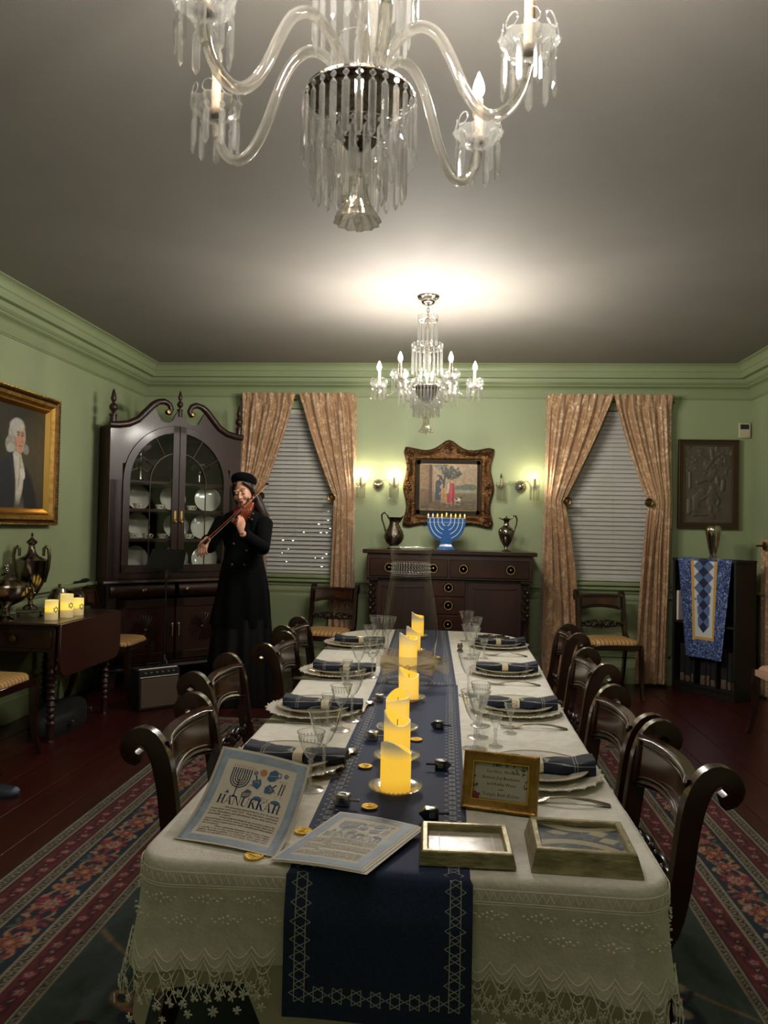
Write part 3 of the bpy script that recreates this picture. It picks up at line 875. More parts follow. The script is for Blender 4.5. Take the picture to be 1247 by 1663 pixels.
for r in (.038, .074, .110, .146):
    g = G()
    pts = [(-r, -.0215, .283)] + [(r * cos(pi + pi * a / 20), -.0215, .258 + r * 1.08 * sin(pi + pi * a / 20)) for a in range(0, 21)] + [(r, -.0215, .283)]
    h = len(pts) // 2
    g.tube(pts[:h - 1], .0032, 6); g.tube(pts[h + 2:], .0032, 6)
    obj('white_line', g, M_['menorah_white'], mn)
obj('white_rim', G().b2(-.173, .173, -.021, .021, .2855, .2885).b2(-.17, .17, -.0225, -.0215, .247, .249), M_['menorah_white'], mn)
for q in range(9):
    x = (q - 4) * .0405; z = .288 + (.010 if q == 4 else 0)
    b = obj('socket', G().lathe([(.007, 0), (.007, .012 if q != 4 else .014), (.004, .014)], 10, X=Tm(x, 0, z)), M_['menorah_socket'], mn)
    lit = 2 <= q <= 8
    obj('bulb', G().lathe([(.003, 0), (.0075, .008), (.0065, .016), (.001, .028)], 10, X=Tm(x, 0, z + .013), cap=True), M_['flame_yellow' if lit else 'flame_pale'], b)

pt = thing('pitcher', 'bulbous chased silver pitcher at the far end of the sideboard nearest the violinist', 'pitcher', (-.50, 6.95, 1.2005)); pt.scale = (1.1, 1.1, 1.04)
obj('body', G().lathe([(.001, 0), (.056, 0), (.058, .008), (.040, .022), (.036, .032), (.062, .055), (.080, .090), (.083, .115), (.074, .150), (.052, .185), (.040, .215), (.040, .235), (.048, .262), (.054, .275), (.050, .274), (.036, .235), (.001, .2)], 28), M_['silver_dark'], pt)
obj('spout', G().loft([[(.03, -.03, .245), (.03, .03, .245), (.045, 0, .225)], [(.052, -.024, .272), (.052, .024, .272), (.062, 0, .25)], [(.074, -.004, .292), (.074, .004, .292), (.077, 0, .288)]]), M_['silver_dark'], pt, smooth=60)
obj('handle', G().tube([(-.045, 0, .262), (-.06, 0, .30), (-.085, 0, .315), (-.105, 0, .295), (-.102, 0, .255), (-.088, 0, .215), (-.076, 0, .175), (-.072, 0, .150)], [.008, .009, .009, .008, .007, .007, .007, .006], 8), M_['silver_dark'], pt)
ew = thing('ewer', 'slender urn-shaped silver ewer with a looped handle on the sideboard', 'ewer', (.505, 6.95, 1.2005))
obj('body', G().lathe([(.001, 0), (.040, 0), (.040, .008), (.014, .018), (.012, .035), (.022, .048), (.052, .095), (.070, .150), (.073, .175), (.064, .20), (.034, .222), (.024, .235), (.022, .262), (.034, .285), (.050, .292), (.046, .288), (.001, .27)], 28), M_['silver_smooth'], ew)
obj('lid', G().lathe([(.036, .287), (.022, .298), (.006, .304), (.008, .312), (.001, .318)], 14), M_['silver_smooth'], ew)
obj('spout', G().loft([[(-.02, -.02, .284), (-.02, .02, .284), (-.03, 0, .275)], [(-.068, -.008, .302), (-.068, .008, .302), (-.070, 0, .296)]]), M_['silver_smooth'], ew)
obj('handle', G().tube([(.040, 0, .287), (.058, 0, .318), (.082, 0, .318), (.094, 0, .285), (.088, 0, .24), (.074, 0, .195), (.069, 0, .17)], [.006, .008, .008, .007, .006, .006, .005], 8), M_['silver_smooth'], ew)

# ---------------------------------------------------------------- tapestry in ornate frame
tp = thing('tapestry', 'needlework scene of robed figures under a tree in an ornate gilt frame', 'picture', (-.02, YB - .005, 1.42))
def ornate(side):  # wavy moulding ring
    pass
wO, hO, rail_w = .82, .725, .115
g = G()
def fr_ring(ins, y):
    pts = []
    n = 24
    for e in range(4):
        for q in range(n):
            u = q / n
            if e == 0: p = (-wO / 2 + u * wO, hO)
            elif e == 1: p = (wO / 2, hO - u * hO)
            elif e == 2: p = (wO / 2 - u * wO, 0)
            else: p = (-wO / 2, u * hO)
            sw = .016 * (cos(4 * pi * u)) if ins < .06 else 0
            if e == 0 and ins < .06: sw += .05 * math.exp(-((u - .5) / .10) ** 2) + .02 * math.exp(-((u - .5) / .2) ** 2)
            nx, nz = ((0, 1), (1, 0), (0, -1), (-1, 0))[e]
            x = max(-wO / 2 + ins, min(wO / 2 - ins, p[0])) if ins else p[0]
            z = max(ins, min(hO - ins, p[1])) if ins else p[1]
            pts.append((x + nx * sw, y, z + nz * sw))
    return pts
rings = [fr_ring(a, -b) for a, b in ((0, 0), (0, .035), (.018, .055), (.04, .050), (.065, .030), (.085, .036), (.100, .030), (.105, .012))]
g.loft(rings, cap=False)
rr = random.Random(3)
for cx, cz in ((-wO / 2 + .04, .04), (wO / 2 - .04, .04), (-wO / 2 + .04, hO - .04), (wO / 2 - .04, hO - .04), (0, hO + .02), (0, .02), (-wO / 2 + .03, hO / 2), (wO / 2 - .03, hO / 2)):
    for q in range(9):
        a = q * .7; r = .012 + .024 * (q % 3) / 2
        g.ell((cx + r * cos(a), -.052, cz + r * sin(a)), (.013, .010, .011), 7, 5)
for q in range(70):
    u = rr.random() * 4; e = int(u); f = u - e
    p = ((-wO / 2 + f * wO, hO - .025), (wO / 2 - .025, f * hO), (-wO / 2 + f * wO, .025), (-wO / 2 + .025, f * hO))[e]
    g.ell((p[0], -.048, p[1]), (rr.uniform(.008, .018), .012, rr.uniform(.008, .018)), 6, 4)
obj('frame', g, M_['gold_ornate'], tp, smooth=60)
g = G()
for a, b, c, d in ((-.305, .305, .102, .145), (-.305, .305, .58, .623), (-.305, -.265, .102, .623), (.265, .305, .102, .623)): g.b2(a, b, -.020, -.004, c, d)
obj('mat_board', g, M_['black_matte'], tp)
g = G()
for a, b, c, d in ((-.269, .269, .141, .147), (-.269, .269, .578, .584), (-.269, -.263, .141, .584), (.263, .269, .141, .584)): g.b2(a, b, -.024, -.019, c, d)
obj('slip', g, M_['bronze_edge'], tp)
g = G()
for q in range(60):
    for zz in (.106, .619): g.ell((-.30 + .6 * q / 59, -.024, zz), .004, 5, 3)
for q in range(50):
    for xx in (-.301, .301): g.ell((xx, -.024, .106 + .513 * q / 49), .004, 5, 3)
obj('beading', g, M_['gold_bright'], tp, kind='stuff')
def tap(P):
    n = vnoise(P.x, P.y, 60, 1); c = lin
    P.mix((P.y - .16) / .1, c('#a18a6c')); P.mix((P.y - .30) / .3, c('#a8977a'))
    P.mix((.175 - P.y) / .02, c('#6f6045'))
    P.ell(.40, .215, .12, .022, c('#5d6458')); P.ell(.46, .222, .08, .030, c('#59604f')); P.ell(.44, .185, .14, .012, c('#8f8c74'))
    P.mix((.10 - P.y) / .02, c('#5d4b34'))
    P.poly([(0, .09), (.115, .09), (.115, .44), (0, .44)], c('#6b5238'))
    P.poly([(.005, .19), (.085, .19), (.085, .43), (.005, .43)], c('#7f6647'))
    P.line([(.005, .195), (.08, .195)], .006, c('#4a3723')); P.line([(.10, .09), (.10, .44)], .030, c('#4c2e22'))
    P.line([(.128, .09), (.122, .40)], .008, c('#8d6f49'))
    P.poly([(.10, .44), (.27, .44), (.24, .40), (.18, .385), (.13, .41)], c('#56605a'))
    for q in range(4): P.line([(.11 + .03 * q, .435), (.17 + .02 * q, .395)], .005, c('#8b948c'))
    P.line([(.215, .11), (.225, .25), (.235, .33), (.20, .40)], .016, c('#3d3026')); P.line([(.225, .3), (.28, .36), (.34, .37)], .008, c('#3d3026'))
    rr = random.Random(2)
    for q in range(46):
        a = rr.random() * 6.3; r = rr.random() ** .6
        P.ell(.295 + .085 * r * cos(a), .355 + .055 * r * sin(a), .016, .011, rr.choice([c('#2a2f28'), c('#353a30'), c('#4d5042')]), rr.random() * 3)
    for q in range(16): P.ell(rr.uniform(.16, .25), rr.uniform(.26, .35), .016, .012, c('#33362d'), rr.random() * 3)
    P.poly([(.145, .10), (.20, .10), (.20, .22), (.195, .28), (.165, .285), (.145, .25)], c('#26323c')); P.ell(.165, .305, .016, .02, c('#a58a6c'))
    P.line([(.165, .25), (.19, .12)], .008, c('#3f5361'))
    P.poly([(.195, .08), (.255, .08), (.25, .17), (.232, .215), (.205, .205)], c('#b0824f')); P.ell(.20, .222, .014, .016, c('#b58e6a')); P.line([(.215, .19), (.185, .155)], .010, c('#b58e6a'))
    P.line([(.225, .19), (.23, .09)], .006, c('#8d6137'))
    P.poly([(.255, .065), (.325, .065), (.33, .18), (.322, .255), (.275, .26), (.262, .2)], c('#9c2733')); P.line([(.295, .25), (.29, .08)], .010, c('#c64d4e')); P.line([(.315, .22), (.31, .08)], .006, c('#701c29'))
    P.line([(.27, .25), (.262, .17)], .020, c('#b9a58c')); P.ell(.300, .285, .017, .021, c('#b58e6a')); P.ell(.300, .298, .018, .012, c('#6b4a30'))
    P.line([(.255, .06), (.25, .085)], .01, c('#b58e6a')); P.line([(.30, .05), (.30, .075)], .01, c('#b58e6a'))
    P.ell(.355, .105, .030, .016, c('#c8bda6')); P.line([(.335, .1), (.33, .055)], .006, c('#c8bda6')); P.line([(.375, .1), (.378, .06)], .006, c('#c8bda6')); P.ell(.345, .11, .012, .010, c('#2b2420')); P.ell(.388, .122, .011, .010, c('#3a2c22'))
    for q in range(40): P.ell(rr.uniform(.02, .51), rr.uniform(.0, .075), rr.uniform(.01, .035), .006, rr.choice([c('#6e5638'), c('#8a7350'), c('#48402c'), c('#554c2f')]))
    P.c *= (.75 + .5 * n)[:, None]
paint_grid('canvas', .532, .437, 150, 124, lin('#9a8468'), tap, M_['canvas'], lambda x, y: (x - .266, np.full_like(x, -.0205), y + .144), tp)

# ---------------------------------------------------------------- plaque and thermostat
pq = thing('relief_plaque', 'framed dark metal relief of figures hanging above the silver vase', 'plaque', (2.355, YB - .004, 1.44))
g = G(); wP, hP = .54, .82
def prof_frame(g, w, h, prof, z0=0, m=0, xc=0):
    """mitred rectangular frame: prof = (inset, depth) pairs, front is -y"""
    rings = [[(xc - w / 2 + i, -d, z0 + i), (xc + w / 2 - i, -d, z0 + i), (xc + w / 2 - i, -d, z0 + h - i), (xc - w / 2 + i, -d, z0 + h - i)] for i, d in prof]
    g.loft(rings, m, cap=False); return g
prof_frame(g, wP, hP, [(0, 0), (0, .03), (.006, .038), (.012, .036), (.016, .026), (.05, .022)])
obj('frame', g, M_['frame_dark'], pq, smooth=30)
g = G(); prof_frame(g, wP, hP, [(.002, .030), (.004, .039), (.010, .040), (.012, .034)]); prof_frame(g, wP, hP, [(.05, .016), (.05, .027), (.057, .028), (.060, .016)])
obj('gilt_edge', g, M_['bronze_edge'], pq, smooth=30)
def relief(u, v):
    return u, v
nx, ny = 90, 150
gx, gy = np.meshgrid(np.linspace(0, .424, nx + 1), np.linspace(0, .704, ny + 1)); X_, Y_ = gx.ravel(), gy.ravel()
H_ = .004 * vnoise(X_, Y_, 20, 8) + .008 * (vnoise(X_, Y_, 38, 9) > .55) * (Y_ > .42) * vnoise(X_, Y_, 26, 2)
def cap_(pts, w, h):
    global H_
    d2 = np.full(X_.size, 1e9)
    for (ax, ay), (bx, by) in zip(pts[:-1], pts[1:]):
        ex, ey = bx - ax, by - ay; t = np.clip(((X_ - ax) * ex + (Y_ - ay) * ey) / (ex * ex + ey * ey + 1e-9), 0, 1)
        d2 = np.minimum(d2, (X_ - ax - ex * t) ** 2 + (Y_ - ay - ey * t) ** 2)
    H_ = np.maximum(H_, h * np.sqrt(np.clip(1 - d2 / w ** 2, 0, 1)) + .002)
for pts, w in (([(.10, .12), (.11, .22), (.16, .27)], .032), ([(.165, .285), (.165, .29)], .026), ([(.10, .12), (.20, .10)], .022), ([(.08, .07), (.2, .075)], .014),
               ([(.24, .18), (.25, .27)], .036), ([(.255, .32), (.255, .325)], .025), ([(.24, .17), (.23, .08), (.26, .05)], .018), ([(.26, .17), (.30, .12)], .018), ([(.22, .26), (.15, .21)], .014),
               ([(.28, .25), (.31, .20), (.29, .15)], .014), ([(.22, .40), (.25, .44)], .028), ([(.27, .47), (.27, .475)], .02), ([(.20, .40), (.12, .37)], .016), ([(.29, .42), (.30, .36)], .015),
               ([(.05, .32), (.05, .46)], .010), ([(.20, .50), (.25, .58), (.24, .66)], .014), ([(.25, .58), (.32, .63)], .010), ([(.22, .56), (.14, .62)], .012), ([(.05, .09), (.05, .2)], .02), ([(.34, .30), (.35, .38)], .016)):
    cap_(pts, w * 1.15, .009)
rv = [(float(a) - .212, -.012 - float(h), float(b) + .058) for a, b, h in zip(X_, Y_, H_)]
g = G(); g.add(rv, [(j * (nx + 1) + i, j * (nx + 1) + i + 1, (j + 1) * (nx + 1) + i + 1, (j + 1) * (nx + 1) + i) for j in range(ny) for i in range(nx)])
obj('relief_panel', g, M_['relief'], pq, smooth=180, recalc=False)

th = thing('thermostat', 'small cream wall thermostat with a dark screen near the corner', 'thermostat', (2.672, YB - .0005, 2.275))
obj('case', G().b2(-.052, .052, -.03, 0, 0, .145), M_['plastic_cream'], th, bevel=.006)
obj('screen', G().b2(-.040, .036, -.0315, -.029, .082, .126), M_['screen_dark'], th)
obj('button', G().lathe([(.004, 0), (.004, .003), (.001, .003)], 8, X=Tm(.03, -.030, .022) @ Rm(pi / 2, 'X')), M_['screen_dark'], th)
obj('cover', G().b2(-.046, .046, -.033, -.029, .010, .074), M_['plastic_cream'], th, bevel=.003)

# ---------------------------------------------------------------- bookcase with albums, quilt, vase (turned across the corner)
BO = Vector((2.37, 6.61, 0)); bd = Vector((-.36, .53, 0)).normalized(); ang = math.atan2(bd.y, bd.x)
# local x runs from the near front corner along the front, local y is towards the camera side
bk = thing('bookcase', 'black open bookcase standing across the room corner', 'bookcase', BO, ang)
def B(name, g, m=M_['black_wood'], **k): return obj(name, g, m, bk, **k)
D = -.27
B('top', G().b2(-.005, .645, D, .004, 1.15, 1.175), bevel=.003)
B('side', G().b2(0, .022, D, 0, 0, 1.15), bevel=.002); B('side', G().b2(.618, .64, D, 0, 0, 1.15), bevel=.002)
B('back', G().b2(.022, .618, D, D + .012, .06, 1.15))
B('plinth', G().b2(.022, .618, D, -.015, 0, .06), bevel=.002)
B('shelf', G().b2(.022, .618, D + .012, -.006, .06, .08)); B('shelf', G().b2(.022, .618, D + .012, -.006, .60, .62))
for x in (.20, .42): B('divider', G().b2(x - .008, x + .008, D + .012, -.02, .08, .60))
rr = random.Random(4); x = .03
bkR = Matrix.Translation(BO) @ Rm(ang, 'Z')
while x < .60:
    w_ = rr.uniform(.035, .06); 
    if not any(abs(x + w_ / 2 - d) < w_ / 2 + .010 for d in (.20, .42)) and x + w_ < .615:
        hgt = rr.uniform(.31, .34)
        o = obj('record_album', G().b2(0, w_, D + .02, -.06, 0, hgt), M_['black_matte'], loc=bkR @ Vector((x, 0, .0805)), rot=(0, 0, ang), bevel=.002)
        tag(o, 'dark album standing on the low shelf of the black bookcase below the quilt', 'album', 'albums on the low bookcase shelf')
        obj('spine', G().b2(.004, w_ - .004, -.0605, -.057, .004, .05 + rr.random() * .04), M_['album_spine'], o)
    x += w_ + .006
tp2 = tag(obj('paper_stack', G().b2(.59, .612, -.15, -.02, 0, .26), M_['paper'], loc=bkR @ Vector((0, 0, .6205)), rot=(0, 0, ang), bevel=.001), 'pale papers upright at the edge of the bookcase behind the blue quilt', 'papers')
# quilt table runner: hangs down the front, over the top
ql = thing('quilted_runner', 'blue patchwork table runner with diamond squares draped over the bookcase', 'quilt', bkR @ Vector((.305, 0, 0)), ang)
def qx(u, v):  # hang: u 0..1 from near side (x small) to far, v 0 at back of top, 1 at hem
    Ltop, Ldrop = .20, .855
    s_ = v * (Ltop + Ldrop)
    tap_ = 0 if s_ < Ltop else (s_ - Ltop) / Ldrop
    xa = -.272 + .085 * tap_; xb = .272 - .085 * tap_
    x_ = xa + (xb - xa) * u
    if s_ < Ltop: return (x_, -Ltop + s_ + .004, 1.1785)
    return (x_, .010 + .012 * tap_ * sin(u * 9 + 1) + .006 * tap_ * sin(u * 17), 1.1785 - (s_ - Ltop))
g = G().grid(qx, 40, 60)
obj('print_ground', g, M_['quilt_print'], ql, smooth=180, recalc=False)
def qpatch(name, poly, m, off):
    def pt(a, b):
        p = qx(a, b); return (p[0], p[1] + (off if b > .19 else .0), p[2] + (off if b < .195 else 0))
    g = G(); c = (sum(p[0] for p in poly) / len(poly), sum(p[1] for p in poly) / len(poly))
    n = 3
    vs = []; 
    # quad patch subdivided so that it follows the drape
    (a0, b0), (a1, b1), (a2, b2_), (a3, b3) = poly
    def f(u, v): return pt((a0 * (1 - u) + a1 * u) * (1 - v) + (a3 * (1 - u) + a2 * u) * v, (b0 * (1 - u) + b1 * u) * (1 - v) + (b3 * (1 - u) + b2_ * u) * v)
    g.grid(f, 4, 4 if abs(b2_ - b0) < .3 else 24)
    return obj(name, g, m, ql, smooth=180, recalc=False)
u0, u1 = .285, .70   # gold borders (near side .. far side); in view u runs right to left
vb = .84
qpatch('white_panel', [(u0, .0), (u1, 0), (u1 + .02, vb), (u0 - .0, vb)], M_['quilt_white'], .0012)
for a, b in ((u0 - .035, u0 + .02), (u1 - .02 + .01, u1 + .045)): qpatch('gold_border', [(a, .0), (b, 0), (b, vb), (a, vb)], M_['quilt_gold'], .002)
qpatch('gold_border', [(u0 - .035, vb - .012), (u1 + .045, vb - .012), (u1 + .045, vb + .012), (u0 - .035, vb + .012)], M_['quilt_gold'], .0024)
um = (u0 + u1) / 2 + .01; du, dv = .098, .056
for q in range(9):
    vc = .115 + q * dv * 1.62
    if vc < vb - .06: qpatch('navy_square', [(um, vc - dv * .81), (um + du, vc), (um, vc + dv * .81), (um - du, vc)], M_['quilt_navy'], .0022)
    v2 = vc + dv * .81
    if v2 < vb - .05:
        for sg in (-1, 1): qpatch('slate_square', [(um + sg * du, v2 - dv * .81), (um + sg * du * 2, v2), (um + sg * du, v2 + dv * .81), (um, v2)], M_['quilt_slate'], .0018)
vs = thing('vase', 'tall silver vase flaring upward on top of the quilt-draped bookcase', 'vase', bkR @ Vector((.30, -.10, 1.181)), 0)
obj('body', G().lathe([(.001, 0), (.036, 0), (.036, .008), (.024, .022), (.028, .04), (.044, .11), (.058, .19), (.066, .24), (.064, .268), (.050, .285), (.046, .284), (.058, .262), (.05, .2), (.001, .05)], 28), M_['silver'], vs)

# ---------------------------------------------------------------- portrait
po = thing('portrait', 'gilt-framed portrait of a white-wigged gentleman in a navy coat', 'painting', (XL + .004, 5.12, 1.355), -pi / 2 + pi)
# local: x along the wall (towards the far wall = +y), front (-y local) faces the room
po.rotation_euler = (0, 0, pi / 2)
wP, hP = .84, .935
g = G(); prof_frame(g, wP, hP, [(0, 0), (0, .05), (.010, .072), (.022, .070), (.035, .058)])
obj('outer_moulding', g, M_['gold_ornate'], po, smooth=30)
g = G(); prof_frame(g, wP, hP, [(.034, .05), (.040, .064), (.062, .060), (.075, .040), (.080, .036)])
obj('frame', g, M_['gold_frame'], po, smooth=30)
g = G(); prof_frame(g, wP, hP, [(.079, .034), (.084, .042), (.094, .040), (.118, .014), (.118, .004)])
obj('inner_slip', g, M_['gold_bright'], po, smooth=30)
g = G()
rr = random.Random(8)
for q in range(90):
    for zz in (.008, hP - .008): g.ell((-wP / 2 + .01 + (wP - .02) * q / 89, -.066 - .006 * (q % 2), zz), (.005, .007, .007), 5, 4)
    for xx in (-wP / 2 + .008, wP / 2 - .008): g.ell((xx, -.066 - .006 * (q % 2), .01 + (hP - .02) * q / 89), (.007, .007, .005), 5, 4)
obj('leaf_carving', g, M_['gold_frame'], po, kind='stuff')
def face(P):
    c = lin; n = vnoise(P.x, P.y, 7, 5)
    P.c[:] = c('#2e2b24'); P.mix(n * .5, c('#3d382c')); P.ell(.44, .30, .22, .26, c('#4d4534'), 0, .9)
    # wig back and curls
    P.ell(.255, .50, .105, .125, c('#a9a69d'), 0, .12); P.ell(.17, .44, .055, .055, c('#9a978f'), 0, .2); P.ell(.365, .42, .045, .035, c('#8f8c85'), -.3, .3); P.ell(.18, .415, .05, .03, c('#b5b2aa'), .3, .3)
    # coat
    P.poly([(.0, -.01), (.0, .27), (.09, .33), (.17, .375), (.22, .38), (.26, .30), (.30, .10), (.30, -.01)], c('#20232c'), .02)
    P.poly([(.30, -.01), (.33, .25), (.37, .30), (.45, .22), (.52, .08), (.53, -.01)], c('#1f2129'), .03)
    P.line([(.17, .37), (.22, .22), (.25, .05)], .02, c('#2c303c'), .012)
    # shirt, cravat
    P.poly([(.21, .375), (.25, .40), (.31, .38), (.355, .28), (.34, .14), (.30, .02), (.255, .02), (.25, .20)], c('#c9c2b2'), .015)
    P.line([(.30, .35), (.31, .27), (.285, .16)], .016, c('#a39c8e'), .01); P.line([(.27, .36), (.27, .22)], .008, c('#ded8ca'), .006); P.ell(.335, .25, .028, .045, c('#d8d2c4'), .4, .3)
    P.mix((.10 - P.y) / .08 * ((P.x > .24) & (P.x < .36)), c('#5f5a4d'))
    # neck and face
    P.poly([(.235, .45), (.24, .40), (.31, .375), (.325, .43)], c('#b08566'), .01)
    P.ell(.283, .490, .066, .093, c('#c39a7c'), .05, .10); P.ell(.300, .435, .040, .045, c('#c0957a'), 0, .3)
    P.ell(.245, .50, .025, .075, c('#a97f63'), 0, .6); P.ell(.325, .478, .018, .028, c('#c8917a'), 0, .8); P.ell(.262, .470, .022, .026, c('#c68d76'), 0, .8)
    P.ell(.283, .575, .060, .028, c('#c9a588'), 0, .5)
    P.ell(.25, .578, .085, .045, c('#bcb8af'), .12, .35); P.ell(.235, .54, .028, .05, c('#b2aea5'), .1, .4)
    for ex, w_ in ((.270, .017), (.322, .014)):
        P.line([(ex - w_, .527), (ex, .534), (ex + w_ * .9, .527)], .007, c('#3c2a22'), .004)
        P.ell(ex, .511, w_, .008, c('#8d6a55'), 0, .5); P.ell(ex, .510, w_ * .75, .005, c('#d2c3b2'), 0, .4); P.ell(ex, .510, .0055, .0055, c('#1b1411'), 0, .3); P.line([(ex - w_, .512), (ex, .518), (ex + w_, .512)], .004, c('#36241d'), .003)
    P.line([(.308, .515), (.318, .475), (.312, .462)], .010, c('#a2745a'), .007); P.ell(.309, .463, .013, .008, c('#b27a63'), 0, .5)
    P.line([(.278, .436), (.300, .440), (.320, .436)], .008, c('#a0524a'), .004); P.line([(.280, .435), (.322, .435)], .003, c('#6e342e'), .003)
    P.line([(.285, .420), (.315, .420)], .005, c('#a67a60'), .006)
    P.c *= (.85 + .3 * vnoise(P.x, P.y, 45, 6))[:, None]
paint_grid('canvas', .62, .71, 170, 190, (0, 0, 0), face, M_['canvas'], lambda x, y: (x - .31, np.full_like(x, -.012), y + .112), po)

# ---------------------------------------------------------------- corner china cabinet
cab = thing('china_cabinet', 'tall mahogany corner cabinet with arched glass doors and scrolled pediment', 'cabinet', (-2.385, 6.58, 0), pi / 4)
def K(name, g, m=W, par=cab, **k): return obj(name, g, m, par, **k)
hw = .61
PR_, PL_ = .385, .235      # depth of the two returns, where they meet the room's walls
def plan(y0, inset=0.0):
    return [(-hw + inset, y0), (hw - inset, y0), (hw - inset, PR_ - inset), (.075, .915 - inset), (-hw + inset, PL_ - inset)]
def cab_shell(g, z0, z1):
    g.b2(-hw, -hw + .026, 0, PL_, z0, z1); g.b2(hw - .026, hw, 0, PR_, z0, z1)
    for (ax_, ay_), (bx_, by_) in (((-hw, PL_), (.075, .915)), ((hw, PR_), (.075, .915))):
        q = [(ax_, ay_), (bx_, by_), (bx_, by_ - .03), (ax_, ay_ - .03)]
        g.add([(x, y, z) for z in (z0, z1) for x, y in q], [(0, 1, 2, 3), (7, 6, 5, 4), (0, 4, 5, 1), (1, 5, 6, 2), (2, 6, 7, 3), (3, 7, 4, 0)])
# lower case: floor of the case, sides, top board
g = G(); g.ext(plan(.03), .14, .17); g.ext(plan(0), .88, .91); cab_shell(g, .14, .88)
g.b2(-.61, .61, .0, .03, .14, .20); g.b2(-.61, -.52, .0, .03, .14, .88); g.b2(.52, .61, 0, .03, .14, .88)
K('lower_case', g, W, smooth=20)
K('base_moulding', G().loft([[(-.63, -.02, z), (.63, -.02, z), (.63, .0, z), (-.63, 0, z)] if q % 2 else [(-.625, -.012, z), (.625, -.012, z), (.625, 0, z), (-.625, 0, z)] for q, z in enumerate((.14, .15, .17, .185))]), W)
for sx, sy in ((-.56, .02), (.56, .02), (-.45, .28), (.40, .45)): K('foot', G().loft([[(sx - a, sy - a, z), (sx + a, sy - a, z), (sx + a, sy + a, z), (sx - a, sy + a, z)] for a, z in ((.035, 0), (.04, .02), (.05, .139))]), W, bevel=.004)
K('waist_moulding', G().ext([(-.035, .88), (-.035, .895), (-.02, .91), (0, .915), (0, .875), (-.02, .875)], -.645, .645, ax='x'), W, smooth=50)
for a, b, kx in ((-.585, -.02, -.31), (.02, .585, .07 + .22)):
    pr = [(.0, .755), (-.02, .765), (-.034, .79), (-.038, .815), (-.034, .84), (-.02, .862), (0, .87)]
    d = K('drawer', G().ext(pr, a, b, ax='x'), W, smooth=60)
    kx = a + (b - a) * (.5 if a < 0 else .12)
    obj('knob', G().lathe([(.008, 0), (.008, .012), (.022, .016), (.024, .024), (.014, .031), (.001, .033)], 16, X=Tm(kx, -.036, .813) @ Rm(pi / 2, 'X')), M_['brass_dark'], d)
for a, b, sg in ((-.52, -.006, -1), (.006, .52, 1)):
    d = K('lower_door', G().b2(a, b, -.002, .026, .205, .735), M_['mahogany_red'], bevel=.004)
    g = G()
    for p0, p1, q0, q1 in ((a, b, .66, .735), (a, b, .205, .275), (a, a + .075, .205, .735), (b - .075, b, .205, .735)): g.b2(p0, p1, -.014, 0, q0, q1)
    obj('door_frame', g, W, d, bevel=.004)
    g = G(); cx, cz = (a + b) / 2, .47
    for q in range(28):
        t_ = q * 2 * pi / 28
        g.tube([(cx + .02 * cos(t_), -.004, cz + .02 * sin(t_)), (cx + .11 * cos(t_), -.007, cz + .11 * sin(t_)), (cx + .135 * cos(t_), -.002, cz + .135 * sin(t_))], [.002, .007, .002], 5)
    g.ell((cx, -.004, cz), (.022, .012, .022), 10, 6)
    obj('sunburst_carving', g, W, d, smooth=60)
    hx = -.03 if sg < 0 else .03
    obj('handle', G().tube([(hx, -.014, .50), (hx, -.03, .505), (hx, -.032, .46), (hx, -.026, .41)], [.008, .007, .005, .006], 8).ell((hx, -.022, .515), .012, 8, 6), M_['brass'], d)
# upper case
ZB, ZE = .915, 2.20
g = G()
g.ext(plan(.02, .01), ZB, ZB + .03); cab_shell(g, ZB, ZE)
g.ext(plan(.02, .01), ZE - .03, ZE)
K('upper_case', g, M_['mahogany_red'], smooth=20)
# front board with the arched opening, rising into the pediment
AW, ZS = .50, 1.745   # arch half width, spring height
def arch(r, z0, n=24, x0=0.0): return [(x0 - r, z0)] + [(x0 + r * cos(pi - pi * a / n), ZS + r * sin(pi - pi * a / n)) for a in range(n + 1)] + [(x0 + r, z0)]
def ped_top(x):  # pediment silhouette height
    x = abs(x)
    pts = [(0, 2.385), (.035, 2.36), (.07, 2.28), (.115, 2.262), (.17, 2.27), (.205, 2.33), (.235, 2.39), (.30, 2.33), (.40, 2.255), (.50, 2.215), (.62, 2.205)]
    for (a, b), (c, d) in zip(pts[:-1], pts[1:]):
        if a <= x <= c: return b + (d - b) * (x - a) / (c - a)
    return 2.205
g = G(); n = 56
fr = []
for q in range(n + 1):
    x = -hw + 2 * hw * q / n
    lo = ZS + math.sqrt(max(0, AW ** 2 - x ** 2)) if abs(x) < AW else ZB
    fr.append((x, lo, ped_top(x)))
for (xa, la, ta), (xb, lb, tb) in zip(fr[:-1], fr[1:]):
    if (abs(xa) < AW) != (abs(xb) < AW): la = lb = max(la, lb)
    vs = [(x, y, z) for y in (-.008, .018) for x, z in ((xa, la), (xb, lb), (xb, tb), (xa, ta))]
    g.add(vs, [(0, 1, 2, 3), (7, 6, 5, 4), (0, 4, 5, 1), (2, 6, 7, 3)])
g.b2(-hw, -AW, -.008, .018, ZB, ZS); g.b2(AW, hw, -.008, .018, ZB, ZS); g.b2(-AW, AW, -.008, .018, ZB, ZB + .05)
K('front_board', g, W, smooth=20)
